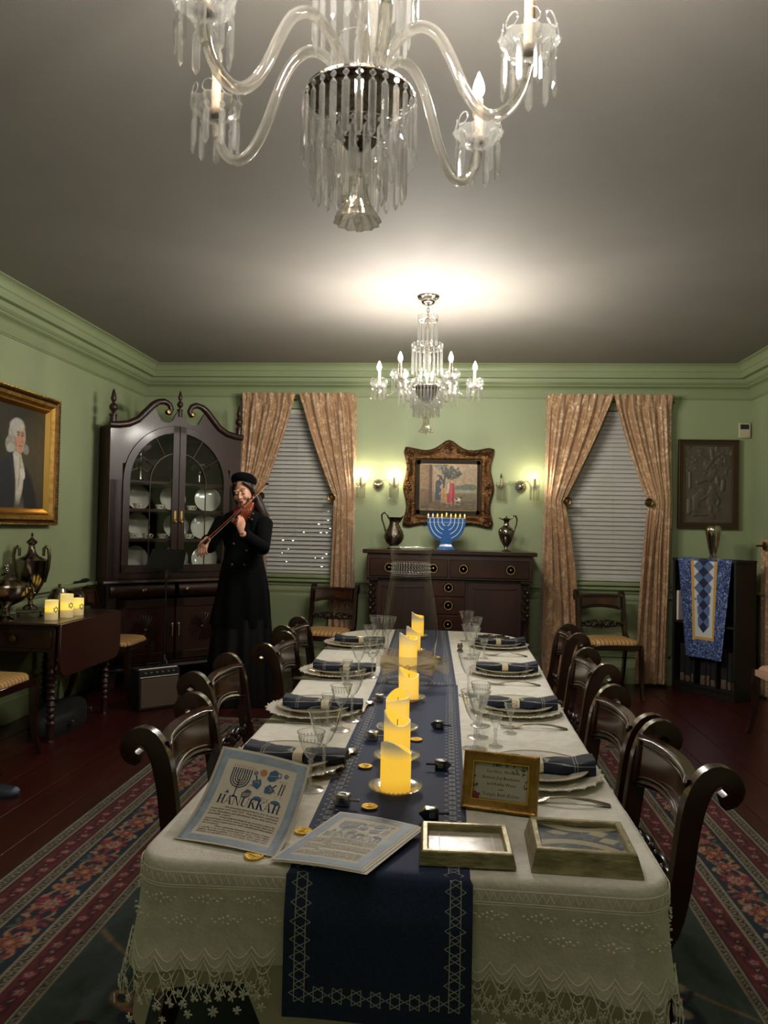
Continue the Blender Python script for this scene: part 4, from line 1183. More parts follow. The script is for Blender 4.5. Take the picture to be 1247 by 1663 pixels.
for sg in (-1, 1):
    path = [(.62, 2.20), (.54, 2.205), (.46, 2.222), (.38, 2.265), (.31, 2.34), (.255, 2.40), (.205, 2.435), (.15, 2.445), (.105, 2.425), (.085, 2.385), (.10, 2.352), (.125, 2.352)]
    pts = []
    for i in range(len(path) - 1):
        for t_ in (0, .5): pts.append((sg * (path[i][0] * (1 - t_) + path[i + 1][0] * t_), -.012, path[i][1] * (1 - t_) + path[i + 1][1] * t_))
    K('scroll', G().tube(pts, [.030] * 12 + [.026] * 4 + [.023] * 6, 10, flat=1.0), W, smooth=60)
    K('scroll_boss', G().lathe([(.001, .012), (.018, .010), (.022, 0), (.022, -.04)], 14, X=Tm(sg * .115, -.03, 2.358) @ Rm(pi / 2, 'X')), M_['brass_dark'])
fin = G().lathe([(.001, 0), (.028, 0), (.028, .07), (.034, .075), (.034, .085), (.012, .095), (.010, .105), (.030, .125), (.036, .145), (.030, .165), (.014, .178), (.012, .19), (.022, .205), (.024, .22), (.018, .25), (.010, .285), (.001, .30)], 14).mesh('finial', W)
for x, z, s_ in ((-.59, 2.20, 1.0), (.59, 2.20, 1.0), (0, 2.325, .78)):
    obj('finial', fin, parent=cab, X=Tm(x, 0, z) @ Matrix.Scale(s_, 4))
# glass doors with arched muntins
for sg in (-1, 1):
    g = G(); r0, r1 = AW - .004, AW - .062
    ring = []
    for r in (r0, r1):
        pts = [(sg * r, ZB + .052 if r == r0 else ZB + .11)] + [(sg * r * cos(a * pi / 2 / 14), ZS + r * sin(a * pi / 2 / 14)) for a in range(0, 14)] + [(sg * (.004 if r == r0 else .004), ZS + r)]
        ring.append(pts)
    for y0 in (0,):
        o_, i_ = ring
        vs = [(x, y, z) for y in (-.020, .004) for rr_ in (o_, i_) for x, z in rr_]
        L_ = len(o_); fs = []
        for a in range(L_ - 1):
            fs += [(a, a + 1, L_ + a + 1, L_ + a), (2 * L_ + a, 3 * L_ + a, 3 * L_ + a + 1, 2 * L_ + a + 1), (a, 2 * L_ + a, 2 * L_ + a + 1, a + 1), (L_ + a, L_ + a + 1, 3 * L_ + a + 1, 3 * L_ + a)]
        g.add(vs, fs)
    a, b = sorted((sg * .004, sg * .060)); g.b2(a, b, -.020, .004, ZB + .052, ZS + AW - .008)
    a, b = sorted((sg * .004, sg * r0)); g.b2(a, b, -.020, .004, ZB + .052, ZB + .115)
    d = K('glass_door', g, W, smooth=40)
    gl = [(sg * .05, ZB + .11)] + [(sg * r1, ZB + .11)] + [(sg * r1 * cos(q * pi / 2 / 14) if q < 14 else sg * .05, ZS + r1 * sin(q * pi / 2 / 14)) for q in range(15)]
    obj('pane', G().ext(gl, -.006, -.003, ax='y'), M_['pane_glass'], d, smooth=0)
    mun = G(); rm = .245
    mun.tube([(sg * .26, -.010, ZB + .11), (sg * .26, -.010, ZS)], .006, 6)
    mun.tube([(sg * .26 * cos(q * pi / 2 / 12), -.010, ZS + .26 * sin(q * pi / 2 / 12)) for q in range(13)], .007, 6)
    for t_ in (.55, 1.05): mun.tube([(sg * .26 * cos(t_), -.010, ZS + .26 * sin(t_)), (sg * r1 * cos(t_), -.010, ZS + r1 * sin(t_))], .006, 6)
    for zz in (1.25, 1.505, ZS): mun.tube([(sg * .06, -.010, zz), (sg * r1, -.010, zz)], .0045, 6)
    obj('muntin', mun, W, d, smooth=60)
    kx = sg * .03
    hd = obj('escutcheon', G().b2(kx - .010, kx + .010, -.024, -.019, 1.40, 1.50), M_['brass'], d, bevel=.004)
    obj('pull', G().ell((kx, -.034, 1.405), .013, 10, 7).tube([(kx, -.022, 1.43), (kx, -.034, 1.42)], .004, 6), M_['brass'], hd)
shelves = (ZB + .031, 1.245, 1.50, 1.745)
for z in shelves[1:]:
    g = G(); g.ext([(-.57, .04), (.57, .04), (.57, .36), (.075, .86), (-.57, .22)], z - .018, z)
    K('shelf', g, M_['mahogany_red'], smooth=20)
# china: one plate and one cup, then copies
cabM = Tm(-2.385, 6.58, 0) @ Rm(pi / 4, 'Z')
pl = G().lathe([(.001, 0), (.062, 0), (.066, .004), (.080, .010), (.118, .018), (.119, .0205), (.112, .0195), (.080, .0125), (.066, .007), (.001, .006)], 36)
plm = pl.mesh('plate', M_['white_china'])
rimm = G().lathe([(.1165, .0187), (.1185, .0190), (.1195, .0205), (.118, .0212)], 36).mesh('gilt_rim', M_['china_trim'])
PN = {0: 'lowest', 1: 'second', 2: 'third'}
spots = [(-.40, .12, 62, 0), (-.20, .33, 10, 0), (.17, .33, -10, 0), (.36, .13, -32, 0), (-.40, .12, 62, 1), (-.19, .33, 12, 1), (.17, .33, -8, 1), (.36, .16, -35, 1), (-.40, .12, 62, 2), (-.20, .33, 8, 2), (.13, .33, -10, 2), (.39, .15, -22, 2)]
wherep = ['at the left end of', 'second from left on', 'right of the middle stile on', 'at the right end of']
for i, (x, y, a, s_) in enumerate(spots):
    p = thing('plate', 'white gilt-rimmed plate propped %s the %s china cabinet shelf' % (wherep[i % 4], PN[s_]), 'plate', group='plates on edge in the china cabinet')
    p.matrix_basis = cabM @ Tm(x, y + .045, shelves[s_] + .0015) @ Rm(radians(a), 'Z') @ Rm(radians(78), 'X') @ Tm(0, .1195, -.0)
    obj('dish', plm, parent=p); obj('gilt_rim', rimm, parent=p)
cupm = G().lathe([(.001, 0), (.018, 0), (.020, .004), (.030, .018), (.037, .036), (.040, .046), (.038, .046), (.034, .034), (.001, .006)], 20).mesh('bowl', M_['white_china'])
handm = G().tube([(.034, 0, .036), (.050, 0, .038), (.056, 0, .028), (.048, 0, .016), (.034, 0, .014)], .0035, 6).mesh('handle', M_['white_china'])
cuprim = G().lathe([(.0392, .043), (.0405, .0445), (.0405, .047), (.039, .047)], 20).mesh('gilt_rim', M_['china_trim'])
flm = G().ell((0, -.0345, .026), (.008, .003, .007), 6, 4).mesh('flower', M_['cup_flower'])
saum = G().lathe([(.001, 0), (.030, 0), (.052, .009), (.056, .013), (.052, .012), (.034, .004), (.001, .003)], 24).mesh('saucer', M_['white_china'])
cups = [(-.33, .07, 2), (-.12, .10, 2), (.17, .09, 2), (-.36, .08, 1), (-.24, .08, 1), (-.10, .08, 1), (.015, .09, 1), (.15, .09, 1), (.42, .10, 1)]
cn = ['left end', 'second place', 'right half', 'left end', 'second place', 'third place', 'by the middle stile', 'right half', 'right end']
for i, (x, y, s_) in enumerate(cups):
    z = shelves[s_] + .0015
    sc = obj('saucer', saum, X=cabM @ Tm(x, y, z)); tag(sc, 'white saucer under the teacup, %s of the %s cabinet shelf' % (cn[i], PN[s_]), 'saucer', 'saucers in the china cabinet')
    c = thing('teacup', 'flowered white teacup, %s of the %s cabinet shelf' % (cn[i], PN[s_]), 'cup', group='teacups in the china cabinet')
    c.matrix_basis = cabM @ Tm(x, y, z + .0052) @ Rm(random.uniform(-.3, .1), 'Z')
    for me, nm in ((cupm, 'bowl'), (handm, 'handle'), (cuprim, 'gilt_rim'), (flm, 'flower')): obj(nm, me, parent=c)
for x, lb in ((-.24, 'oval white covered dish beside the plate at the left of the lowest cabinet shelf'), (.16, 'oval white covered dish right of the middle stile on the lowest cabinet shelf')):
    c = thing('covered_dish', lb, 'dish', group='covered dishes in the china cabinet'); c.matrix_basis = cabM @ Tm(x, .10, shelves[0] + .0015) @ Matrix.Diagonal((1.5, .85, 1, 1))
    obj('dish', G().lathe([(.001, 0), (.05, 0), (.06, .008), (.085, .028), (.088, .034), (.001, .03)], 28), M_['white_china'], c)
    obj('lid', G().lathe([(.084, .034), (.078, .046), (.04, .058), (.008, .062), (.007, .070), (.012, .078), (.001, .084)], 28), M_['white_china'], c)
c = thing('epergne', 'cut-glass and silver epergne behind the left arched pane of the cabinet', 'centerpiece'); c.matrix_basis = cabM @ Tm(-.24, .25, shelves[3] + .0015)
obj('stem', G().lathe([(.001, 0), (.055, 0), (.05, .012), (.015, .03), (.010, .12), (.018, .15), (.008, .17), (.008, .26)], 18), M_['silver'], c)
obj('bowl', G().lathe([(.008, .26), (.05, .275), (.085, .31), (.09, .33), (.084, .312), (.05, .279), (.008, .264)], 22, lobes=8, amp=.006), M_['dish_glass'], c)
for k in range(5):
    a = k * 2 * pi / 5 + .4
    b = obj('arm', G().tube([(.01 * cos(a), .01 * sin(a), .13), (.08 * cos(a), .08 * sin(a), .10), (.13 * cos(a), .13 * sin(a), .16)], .005, 6), M_['silver'], c)
    obj('basket', G().lathe([(.01, .16), (.04, .18), (.05, .20), (.047, .20), (.036, .184), (.01, .166)], 14, X=Tm(.13 * cos(a), .13 * sin(a), 0)), M_['dish_glass'], b)
c = thing('compote', 'silver footed compote behind the right arched pane of the cabinet', 'compote'); c.matrix_basis = cabM @ Tm(.30, .20, shelves[3] + .0015)
obj('foot', G().lathe([(.001, 0), (.05, 0), (.045, .012), (.012, .03), (.010, .09), (.02, .10)], 18), M_['silver'], c)
obj('bowl', G().lathe([(.02, .10), (.06, .115), (.09, .15), (.095, .19), (.09, .19), (.084, .152), (.05, .12), (.001, .108)], 24), M_['silver'], c)
c = thing('glass_pitcher', 'small clear pitcher just right of the middle stile behind the arched cabinet pane', 'pitcher'); c.matrix_basis = cabM @ Tm(.10, .25, shelves[3] + .0015)
obj('body', G().lathe([(.001, 0), (.04, 0), (.05, .03), (.055, .08), (.035, .13), (.04, .17), (.037, .17), (.03, .13), (.05, .08), (.001, .008)], 20), M_['dish_glass'], c)
obj('handle', G().tube([(.038, 0, .16), (.07, 0, .17), (.082, 0, .13), (.07, 0, .085), (.052, 0, .08)], .005, 6), M_['dish_glass'], c)

# ---------------------------------------------------------------- drop-leaf side table with its silver
st = thing('drop_leaf_table', 'mahogany drop-leaf side table with turned legs under the portrait', 'table', (-2.68, 5.06, 0))
def T_(name, g, m=W, par=st, **k): return obj(name, g, m, par, **k)
T_('top', G().b2(-.30, .26, -.44, .44, .725, .745), M_['mahogany_x'], bevel=.006)
def rleaf(sx):
    r = .10; y0, y1, z0, z1 = -.44, .44, .405, .742
    p = [(y0, z1)] + [(y0 + r - r * cos(a * pi / 12), z0 + r - r * sin(a * pi / 12)) for a in range(7)] + [(y1 - r + r * sin(a * pi / 12), z0 + r - r * cos(a * pi / 12)) for a in range(7)] + [(y1, z1)]
    return G().ext(p, sx - .010, sx + .010, ax='x')
T_('drop_leaf', rleaf(.272), M_['mahogany_red'], bevel=.003)
T_('apron', G().b2(-.28, .23, -.41, .41, .56, .725), W, bevel=.003)
d = T_('drawer', G().b2(-.26, .21, -.418, -.40, .585, .705), M_['mahogany_x'], bevel=.004)
obj('knob', G().lathe([(.006, 0), (.006, .012), (.020, .016), (.022, .024), (.001, .03)], 14, X=Tm(-.03, -.418, .645) @ Rm(pi / 2, 'X')), M_['brass_dark'], d)
lp = [(.024, 0), (.018, .01), (.028, .035), (.020, .06), (.026, .08)] + [(.024 + .007 * sin(q * 2.2), .10 + q * .014) for q in range(26)] + [(.022, .47), (.032, .49), (.022, .51), (.032, .53), (.032, .56)]
lm = G().lathe(lp, 14).mesh('leg', W, smooth=60)
for x, y in ((.20, -.38), (.20, .38), (-.25, -.38), (-.25, .38)): obj('leg', lm, parent=st, loc=(x, y, 0))
ZT = .7455
u_ = thing('urn', 'tall lidded silver coffee urn with two upright handles on the side table', 'urn', (-2.835, 5.03, ZT), radians(30))
g = G().b2(-.085, .085, -.085, .085, .022, .046); 
for a in (-1, 1):
    for b in (-1, 1): g.ell((a * .07, b * .07, .012), .0125, 8, 6)
obj('plinth', g, M_['silver_smooth'], u_, bevel=.006)
obj('body', G().lathe([(.001, .046), (.05, .046), (.045, .055), (.016, .075), (.014, .10), (.022, .115), (.055, .16), (.088, .225), (.105, .30), (.110, .365), (.112, .372), (.102, .374), (.100, .366), (.001, .36)], 32), M_['silver_smooth'], u_)
obj('lid', G().lathe([(.102, .374), (.085, .385), (.050, .40), (.030, .42), (.022, .45), (.020, .475), (.034, .49), (.036, .498), (.022, .51), (.008, .525), (.006, .535), (.010, .545), (.001, .562)], 26), M_['silver_smooth'], u_)
for sg in (-1, 1): obj('handle', G().tube([(sg * .085, 0, .22), (sg * .105, 0, .31), (sg * .112, 0, .40), (sg * .105, 0, .45), (sg * .088, 0, .465), (sg * .075, 0, .45), (sg * .075, 0, .40)], [.010, .011, .012, .012, .012, .011, .009], 10), M_['silver_smooth'], u_)
obj('tap', G().tube([(.0, -.075, .17), (.0, -.13, .15), (0, -.16, .15), (0, -.165, .125)], [.014, .012, .012, .010], 8).tube([(-.03, -.135, .175), (.03, -.135, .175)], .005, 6).tube([(0, -.135, .15), (0, -.135, .18)], .006, 6).ell((0, -.135, .20), (.010, .004, .018), 8, 6), M_['brass_dark'], u_)
tu = thing('tureen', 'low round silver tureen on a pedestal foot at the near end of the side table', 'tureen', (-2.83, 4.715, ZT))
obj('body', G().lathe([(.001, 0), (.075, 0), (.077, .008), (.055, .018), (.032, .03), (.028, .07), (.04, .09), (.11, .125), (.150, .165), (.160, .195), (.168, .215), (.16, .218), (.001, .2)], 32), M_['silver_smooth'], tu)
obj('lid', G().lathe([(.158, .218), (.155, .23), (.12, .245), (.075, .262), (.068, .275), (.050, .292), (.014, .305), (.012, .312)], 30), M_['silver_smooth'], tu)
g = G()
for q in range(12): a = q * 2.4; g.ell((.012 * cos(a), .012 * sin(a), .315 + .003 * q), .009, 6, 5)
obj('finial', g, M_['silver_smooth'], tu)
for sg in (-1, 1): obj('handle', G().tube([(sg * .15, 0, .19), (sg * .19, 0, .21), (sg * .20, 0, .18), (sg * .16, 0, .155)], .007, 8), M_['silver_smooth'], tu)
cf = thing('coffee_pot', 'dark silver coffee pot with a side spout behind the white candles', 'pot', (-2.74, 5.24, ZT))
obj('body', G().lathe([(.001, 0), (.05, 0), (.055, .01), (.075, .05), (.078, .10), (.06, .14), (.055, .15), (.001, .15)], 22), M_['silver_dark'], cf)
obj('lid', G().lathe([(.056, .15), (.05, .165), (.02, .178), (.008, .18), (.012, .195), (.001, .20)], 18), M_['silver_smooth'], cf)
obj('spout', G().tube([(.06, -.01, .06), (.10, -.02, .09), (.125, -.025, .145)], [.018, .012, .008], 8), M_['silver_dark'], cf)
kb = thing('wooden_case', 'dark rounded wooden tea caddy at the far end of the side table', 'caddy', (-2.70, 5.38, ZT))
obj('barrel', G().lathe([(.001, -.07), (.07, -.07), (.078, -.05), (.078, .05), (.07, .07), (.001, .07)], 22, X=Tm(0, 0, .079) @ Rm(pi / 2, 'X')), M_['chair_wood'], kb)
obj('band', G().lathe([(.0785, -.012), (.081, -.010), (.081, .010), (.0785, .012)], 22, X=Tm(0, 0, .079) @ Rm(pi / 2, 'X')), M_['brass_dark'], kb)
br = thing('crumb_brush', 'black bristle brush lying on the chair rail beside the cabinet', 'brush', (XL + .022, 6.05, .8895))
obj('handle', G().tube([(0, -.12, .012), (0, 0, .012)], .008, 8), M_['black_plain'], br); obj('bristles', G().ell((0, .06, .018), (.018, .075, .017), 10, 8), M_['black_matte'], br)
# three cream candles with star marks
for i, (x, y, r, h, lb) in enumerate(((-2.575, 4.83, .041, .126, 'short cream battery candle with a star, nearest on the side table'), (-2.545, 4.97, .041, .155, 'tallest cream battery candle with a black star, middle of the three'), (-2.54, 5.11, .041, .115, 'cream battery candle with a star, farthest of the three on the side table'))):
    c = thing('candle', lb, 'candle', (x, y, ZT), radians(0), 'star candles on the side table')
    b = obj('wax', G().lathe([(.001, 0), (r, 0), (r, h), (r - .004, h), (r - .006, h - .02), (.001, h - .025)], 28), M_['wax_cream'], c)
    g = G(); sc = .021
    a0 = radians(-22)
    for k in range(2):
        pts = []
        for q in range(4):
            t_ = pi / 2 + k * pi + q * 2 * pi / 3
            off = sc * cos(t_) / r
            pts.append(((r + .0006) * cos(a0 + off), (r + .0006) * sin(a0 + off), h * .52 + sc * sin(t_)))
        fine = []
        for (p, q_) in zip(pts[:-1], pts[1:]):
            for w_ in (0, .25, .5, .75):
                v = Vector(p).lerp(Vector(q_), w_); l = math.hypot(v.x, v.y); fine.append((v.x / l * (r + .0008), v.y / l * (r + .0008), v.z))
        fine.append(fine[0]); g.tube(fine, .0018, 4)
    obj('star_mark', g, M_['ink_navy'], c)

# ---------------------------------------------------------------- amplifier, music stand, case under the table
am = thing('amplifier', 'small black practice amplifier with tan grille on the floor by the cabinet', 'amplifier', (-2.20, 5.68, 0), radians(45))
obj('cabinet', G().b2(-.16, .16, -.09, .085, .0, .30), M_['black_matte'], am, bevel=.008)
obj('grille', G().b2(-.145, .145, -.096, -.088, .02, .235), M_['amp_tan'], am, bevel=.004)
obj('control_panel', G().add([(-.15, -.092, .245), (.15, -.092, .245), (.15, -.06, .306), (-.15, -.06, .306), (-.15, -.08, .24), (.15, -.08, .24), (.15, -.05, .30), (-.15, -.05, .30)], [(0, 1, 2, 3), (4, 5, 6, 7), (0, 1, 5, 4), (3, 2, 6, 7), (0, 3, 7, 4), (1, 2, 6, 5)]), M_['paper'], am)
for q in range(6): obj('knob', G().lathe([(.010, 0), (.009, .014), (.001, .014)], 10, X=Tm(-.11 + .044 * q, -.078, .275) @ Rm(radians(62), 'X')), M_['black_plain'], am)
obj('handle', G().tube([(-.06, .02, .30), (-.055, .02, .325), (.055, .02, .325), (.06, .02, .30)], .007, 6), M_['black_plain'], am)
ms = thing('music_stand', 'black folding music stand on a tripod in front of the china cabinet', 'stand', (-2.25, 6.0, 0))
obj('desk', G().add([(-.155, -.06, 1.035), (.155, -.06, 1.035), (.14, .05, 1.18), (-.14, .05, 1.18), (-.155, -.055, 1.031), (.155, -.055, 1.031), (.14, .055, 1.176), (-.14, .055, 1.176)], [(0, 1, 2, 3), (7, 6, 5, 4), (0, 4, 5, 1), (1, 5, 6, 2), (2, 6, 7, 3), (3, 7, 4, 0)]).b2(-.155, .155, -.09, -.055, 1.028, 1.034), M_['black_plain'], ms)
obj('pole', G().tube([(0, .0, .30), (0, .0, 1.06)], [.009, .007], 8).tube([(0, 0, 1.04), (0, .02, 1.10)], .012, 8), M_['black_plain'], ms)
obj('collar', G().lathe([(.012, .95), (.012, 1.02), (.009, 1.03)], 10).ell((.03, 0, .98), .012, 6, 5), M_['grey_metal'], ms)
obj('hub', G().lathe([(.016, .26), (.016, .33), (.010, .34)], 10), M_['black_plain'], ms)
for k in range(3):
    a = radians(-30 + 120 * k); p = (.20 * cos(a), .20 * sin(a))
    l = obj('leg', G().tube([(.012 * cos(a), .012 * sin(a), .31), (p[0], p[1], .010)], .008, 6).tube([(.008 * cos(a), .008 * sin(a), .12), (p[0] * .55, p[1] * .55, .145)], .005, 6), M_['black_plain'], ms)
    obj('rubber_foot', G().ell((p[0], p[1], .011), .0115, 8, 6), M_['black_matte'], l)
cs = thing('instrument_case', 'black instrument case with metal latches lying under the side table', 'case', (-2.62, 5.05, 0), radians(8))
obj('shell', G().loft([[(.14 * c_ * w_, .36 * s_ * w_, z) for c_, s_ in [(cos(t_) * (1 + .15 * cos(2 * t_)), sin(t_)) for t_ in [q * 2 * pi / 28 for q in range(28)]]] for w_, z in ((.96, .0), (1, .02), (1, .10), (.95, .125), (.8, .13))]), M_['black_matte'], cs, smooth=60)
for y in (-.18, .18): obj('latch', G().b2(.12, .165, y - .015, y + .015, .055, .085), M_['grey_metal'], cs, bevel=.003)
sh = thing('shoe', 'dark navy shoe with a pale toe on the floorboards at the edge of view', 'shoe', (-2.27, 3.70, 0.0), radians(-75))
obj('upper', G().loft([[(.042 * w_ * cos(t_), y, z0 + (.05 * h_) * max(0, sin(t_)) + (0 if sin(t_) >= 0 else -.0)) for t_ in [q * 2 * pi / 14 for q in range(14)]] for y, w_, h_, z0 in ((-.13, .7, 1.3, .012), (-.08, .9, 1.5, .012), (0, .9, 1.2, .012), (.08, 1, .9, .012), (.12, .8, .7, .012))]), M_['shoe_navy'], sh, smooth=60)
obj('toe', G().ell((0, .115, .024), (.034, .03, .022), 10, 7), M_['shoe_pale'], sh)
obj('sole', G().loft([[(.045 * w_, y, 0), (-.045 * w_, y, 0), (-.045 * w_, y, .013), (.045 * w_, y, .013)] for y, w_ in ((-.14, .6), (-.08, .9), (0, .85), (.08, 1), (.145, .55))]), M_['black_matte'], sh)
# ================================================================ dining chairs
def chair_tree(name, label, group):
    t = thing(name, label, 'chair', group=group)
    cw = M_['chair_wood']
    def strip(x0, w, path, thick):
        """bar of rectangular section following a curve in the y-z plane"""
        g = G(); rings = []
        Q = [Vector((0, a, b)) for a, b in path]; TH = list(thick); P = []; thick = []
        for i in range(len(Q) - 1):
            p0, p1, p2, p3 = Q[max(0, i - 1)], Q[i], Q[i + 1], Q[min(len(Q) - 1, i + 2)]
            for u in (0, .5):
                P.append(.5 * ((2 * p1) + (p2 - p0) * u + (2 * p0 - 5 * p1 + 4 * p2 - p3) * u * u + (3 * p1 - p0 - 3 * p2 + p3) * u ** 3)); thick.append(TH[i] * (1 - u) + TH[i + 1] * u)
        P.append(Q[-1]); thick.append(TH[-1])
        for i, p in enumerate(P):
            tv = (P[min(i + 1, len(P) - 1)] - P[max(i - 1, 0)]).normalized()
            nv = Vector((0, -tv.z, tv.y)); h = (thick[i] if hasattr(thick, '__len__') else thick) / 2
            rings.append([(x0 + sx * w / 2, p.y + sn * nv.y * h, p.z + sn * nv.z * h) for sx, sn in ((-1, -1), (-1, -.6), (-.8, 1), (.8, 1), (1, -.6), (1, -1))])
        g.loft(rings); return g
    stile = [(-.318, .792), (-.338, .800), (-.346, .820), (-.336, .842), (-.312, .852), (-.288, .842), (-.268, .812), (-.254, .77), (-.243, .71), (-.234, .64), (-.222, .57), (-.203, .51), (-.172, .468), (-.125, .442), (-.06, .430), (.05, .425), (.205, .422)]
    th = [.030, .034, .038, .040, .042, .044, .046, .046, .044, .044, .044, .046, .050, .052, .050, .048, .046]
    for sg in (-1, 1):
        obj('stile', strip(sg * .205, .038, stile, th), cw, t, smooth=50)
        obj('leg', strip(sg * .205, .028, [(-.17, .455), (-.185, .38), (-.20, .28), (-.225, .16), (-.262, .06), (-.285, 0.0)], [.055, .050, .044, .038, .034, .032]), cw, t, smooth=50)
        obj('leg', strip(sg * .205, .030, [(.195, .445), (.205, .38), (.205, .28), (.212, .16), (.232, .06), (.252, 0.0)], [.050, .048, .042, .036, .030, .028]), cw, t, smooth=50)
        gr = G()
        for q in (-1, 1): gr.tube([(sg * .205 + q * .007, a + (.030 if i > 4 else 0) * 0 + 0, b) for i, (a, b) in enumerate([(p[0] - .022 * (1 if i < 12 else 0), p[1]) for i, p in enumerate(stile[5:12])])], .003, 5)
        obj('reeding', gr, cw, t)
    obj('seat_rail', G().b2(-.19, .19, -.165, -.135, .415, .455), cw, t, bevel=.004); obj('seat_rail', G().b2(-.19, .19, .185, .215, .405, .450), cw, t, bevel=.004)
    # upholstered drop seat
    rings = []
    for w, z in ((.965, .435), (1, .448), (.99, .466), (.93, .480), (.75, .489), (.4, .493)):
        rings.append([(x * w * (.205 if y > 0 else .192), -.0 + y * w * .195 + .015, z) for x, y in [(max(-1, min(1, 1.25 * cos(a))), max(-1, min(1, 1.25 * sin(a)))) for a in [q * 2 * pi / 32 for q in range(32)]]])
    obj('seat', G().loft(rings), M_['seat_stripe'], t, smooth=60)
    # top rail: curved tablet between the stiles, with a moulded frame round a figured panel
    def back(x, z): return -.243 - (z - .71) * .12 - .035 * (1 - (x / .2) ** 2)
    zt, zb = .835, .690
    g = G()
    def tf(u, v):
        x = -.198 + .396 * u; lo = zb + .030 * (1 - (x / .2) ** 2); z = lo + (zt - lo) * v
        return x, z
    for y_off, in_ in ((.012, False), (-.010, True)):
        g.grid(lambda u, v: (tf(u, v)[0], back(*tf(u, v)) + y_off, tf(u, v)[1]), 16, 6)
    n1 = 17 * 7
    for a in range(16):
        g.F += [(a, a + 1, n1 + a + 1, n1 + a), (6 * 17 + a, n1 + 6 * 17 + a, n1 + 6 * 17 + a + 1, 6 * 17 + a + 1)]; g.MI += [0, 0]
    tr = obj('top_rail', g, M_['chair_panel'], t, smooth=50)
    def edge(side):
        for off, r in ((.012, .007), (.026, .0035)):
            top = [(x, back(x, zt - off) + side, zt - off) for x in [-.19 + off * .5 + (.38 - off) * q / 14 for q in range(15)]]
            bot = [(x, back(x, zb) + side, zb + .030 * (1 - (x / .2) ** 2) + off) for x in [-.19 + off * .5 + (.38 - off) * q / 14 for q in range(15)]]
            yield top + bot[::-1], r
    gm = G()
    for side in (.013, -.011):
        for pth, r in edge(side): gm.tube(pth, r, 6, loop=True)
    obj('moulding', gm, cw, tr, smooth=60)
    # carved splat: rosette between looped leaves
    g = G(); zc = .575
    def by(x): return -.224 - .02 * (1 - (x / .2) ** 2)
    for sg in (-1, 1):
        for rr_, cx in ((.034, .062), (.026, .115)):
            g.tube([(sg * (cx + 1.35 * rr_ * cos(a)), by(cx), zc + rr_ * .8 * sin(a)) for a in [q * 2 * pi / 14 for q in range(14)]], .009, 6, loop=True)
        g.tube([(sg * .135, by(.13), zc), (sg * .165, by(.165), zc + .010), (sg * .196, by(.19), zc)], [.012, .010, .012], 6)
        for q in range(5): g.ell((sg * (.05 + .028 * q), by(.1) + .008, zc + (.012 if q % 2 else -.012)), (.014, .010, .012), 6, 4)
        g.ell((sg * .185, by(.185), zc), (.012, .012, .026), 7, 5)
    g.ell((0, by(0) + .004, zc), (.032, .020, .032), 12, 7)
    for q in range(8): a = q * pi / 4; g.ell((.030 * cos(a), by(0) + .012, zc + .030 * sin(a)), (.011, .009, .011), 6, 4)
    obj('splat', g, M_['carved_wood'], t, smooth=60)
    return t

GRP = 'regency dining chairs'
ch0 = chair_tree('dining_chair', 'dark regency chair with carved splat against the wall under the left window', GRP)
ch0.location = (-1.07, 6.76, 0); ch0.rotation_euler = (0, 0, pi - .10)
dup(ch0, (1.385, 6.78, 0), pi + .12, 'dark regency chair with pale striped seat against the wall under the right window', GRP)
dup(ch0, (-2.66, 4.22, 0), -pi / 2, 'dark regency chair at the near end of the drop-leaf table, only its striped seat showing', GRP)
dup(ch0, (-2.62, 5.88, 0), -pi / 2, 'dark regency chair between drop-leaf table and china cabinet, striped seat showing', GRP)
for (x, y, r, lb) in ((.285, 1.97, .03, 'nearest chair on the right of the dining table, by the silver-framed tile'), (.262, 2.44, .05, 'second nearest chair on the right side of the dining table'),
                      (.312, 3.29, .0, 'third chair on the right side of the dining table, striped seat edge showing'), (.36, 4.2, -.02, 'farthest chair on the right side of the dining table'),):
    dup(ch0, (x, y, 0), pi / 2 + r, lb, GRP)
for (x, y, r, lb) in ((-.452, 2.10, .03, 'nearest chair on the left of the dining table, beside the HANUKKAH sheet'), (-.565, 2.82, .0, 'second chair on the left side of the dining table'),
                      (-.485, 3.51, .0, 'third chair on the left side of the dining table, in front of the violinist'), (-.54, 4.14, .0, 'farthest chair on the left side of the dining table')):
    dup(ch0, (x, y, 0), -pi / 2 + r, lb, GRP)
# chair at the right edge, with a rosy seat
c = dup(ch0, (2.36, 5.42, 0), pi / 2, 'dark chair with a rosy seat at the right edge by the side wall curtain', GRP)
for k in c.children:
    if k.name.startswith('seat') and not k.name.startswith('seat_frame'):
        k.data = k.data.copy(); k.data.materials[0] = mat('seat_rosy', lin('#c49b86'), .6)

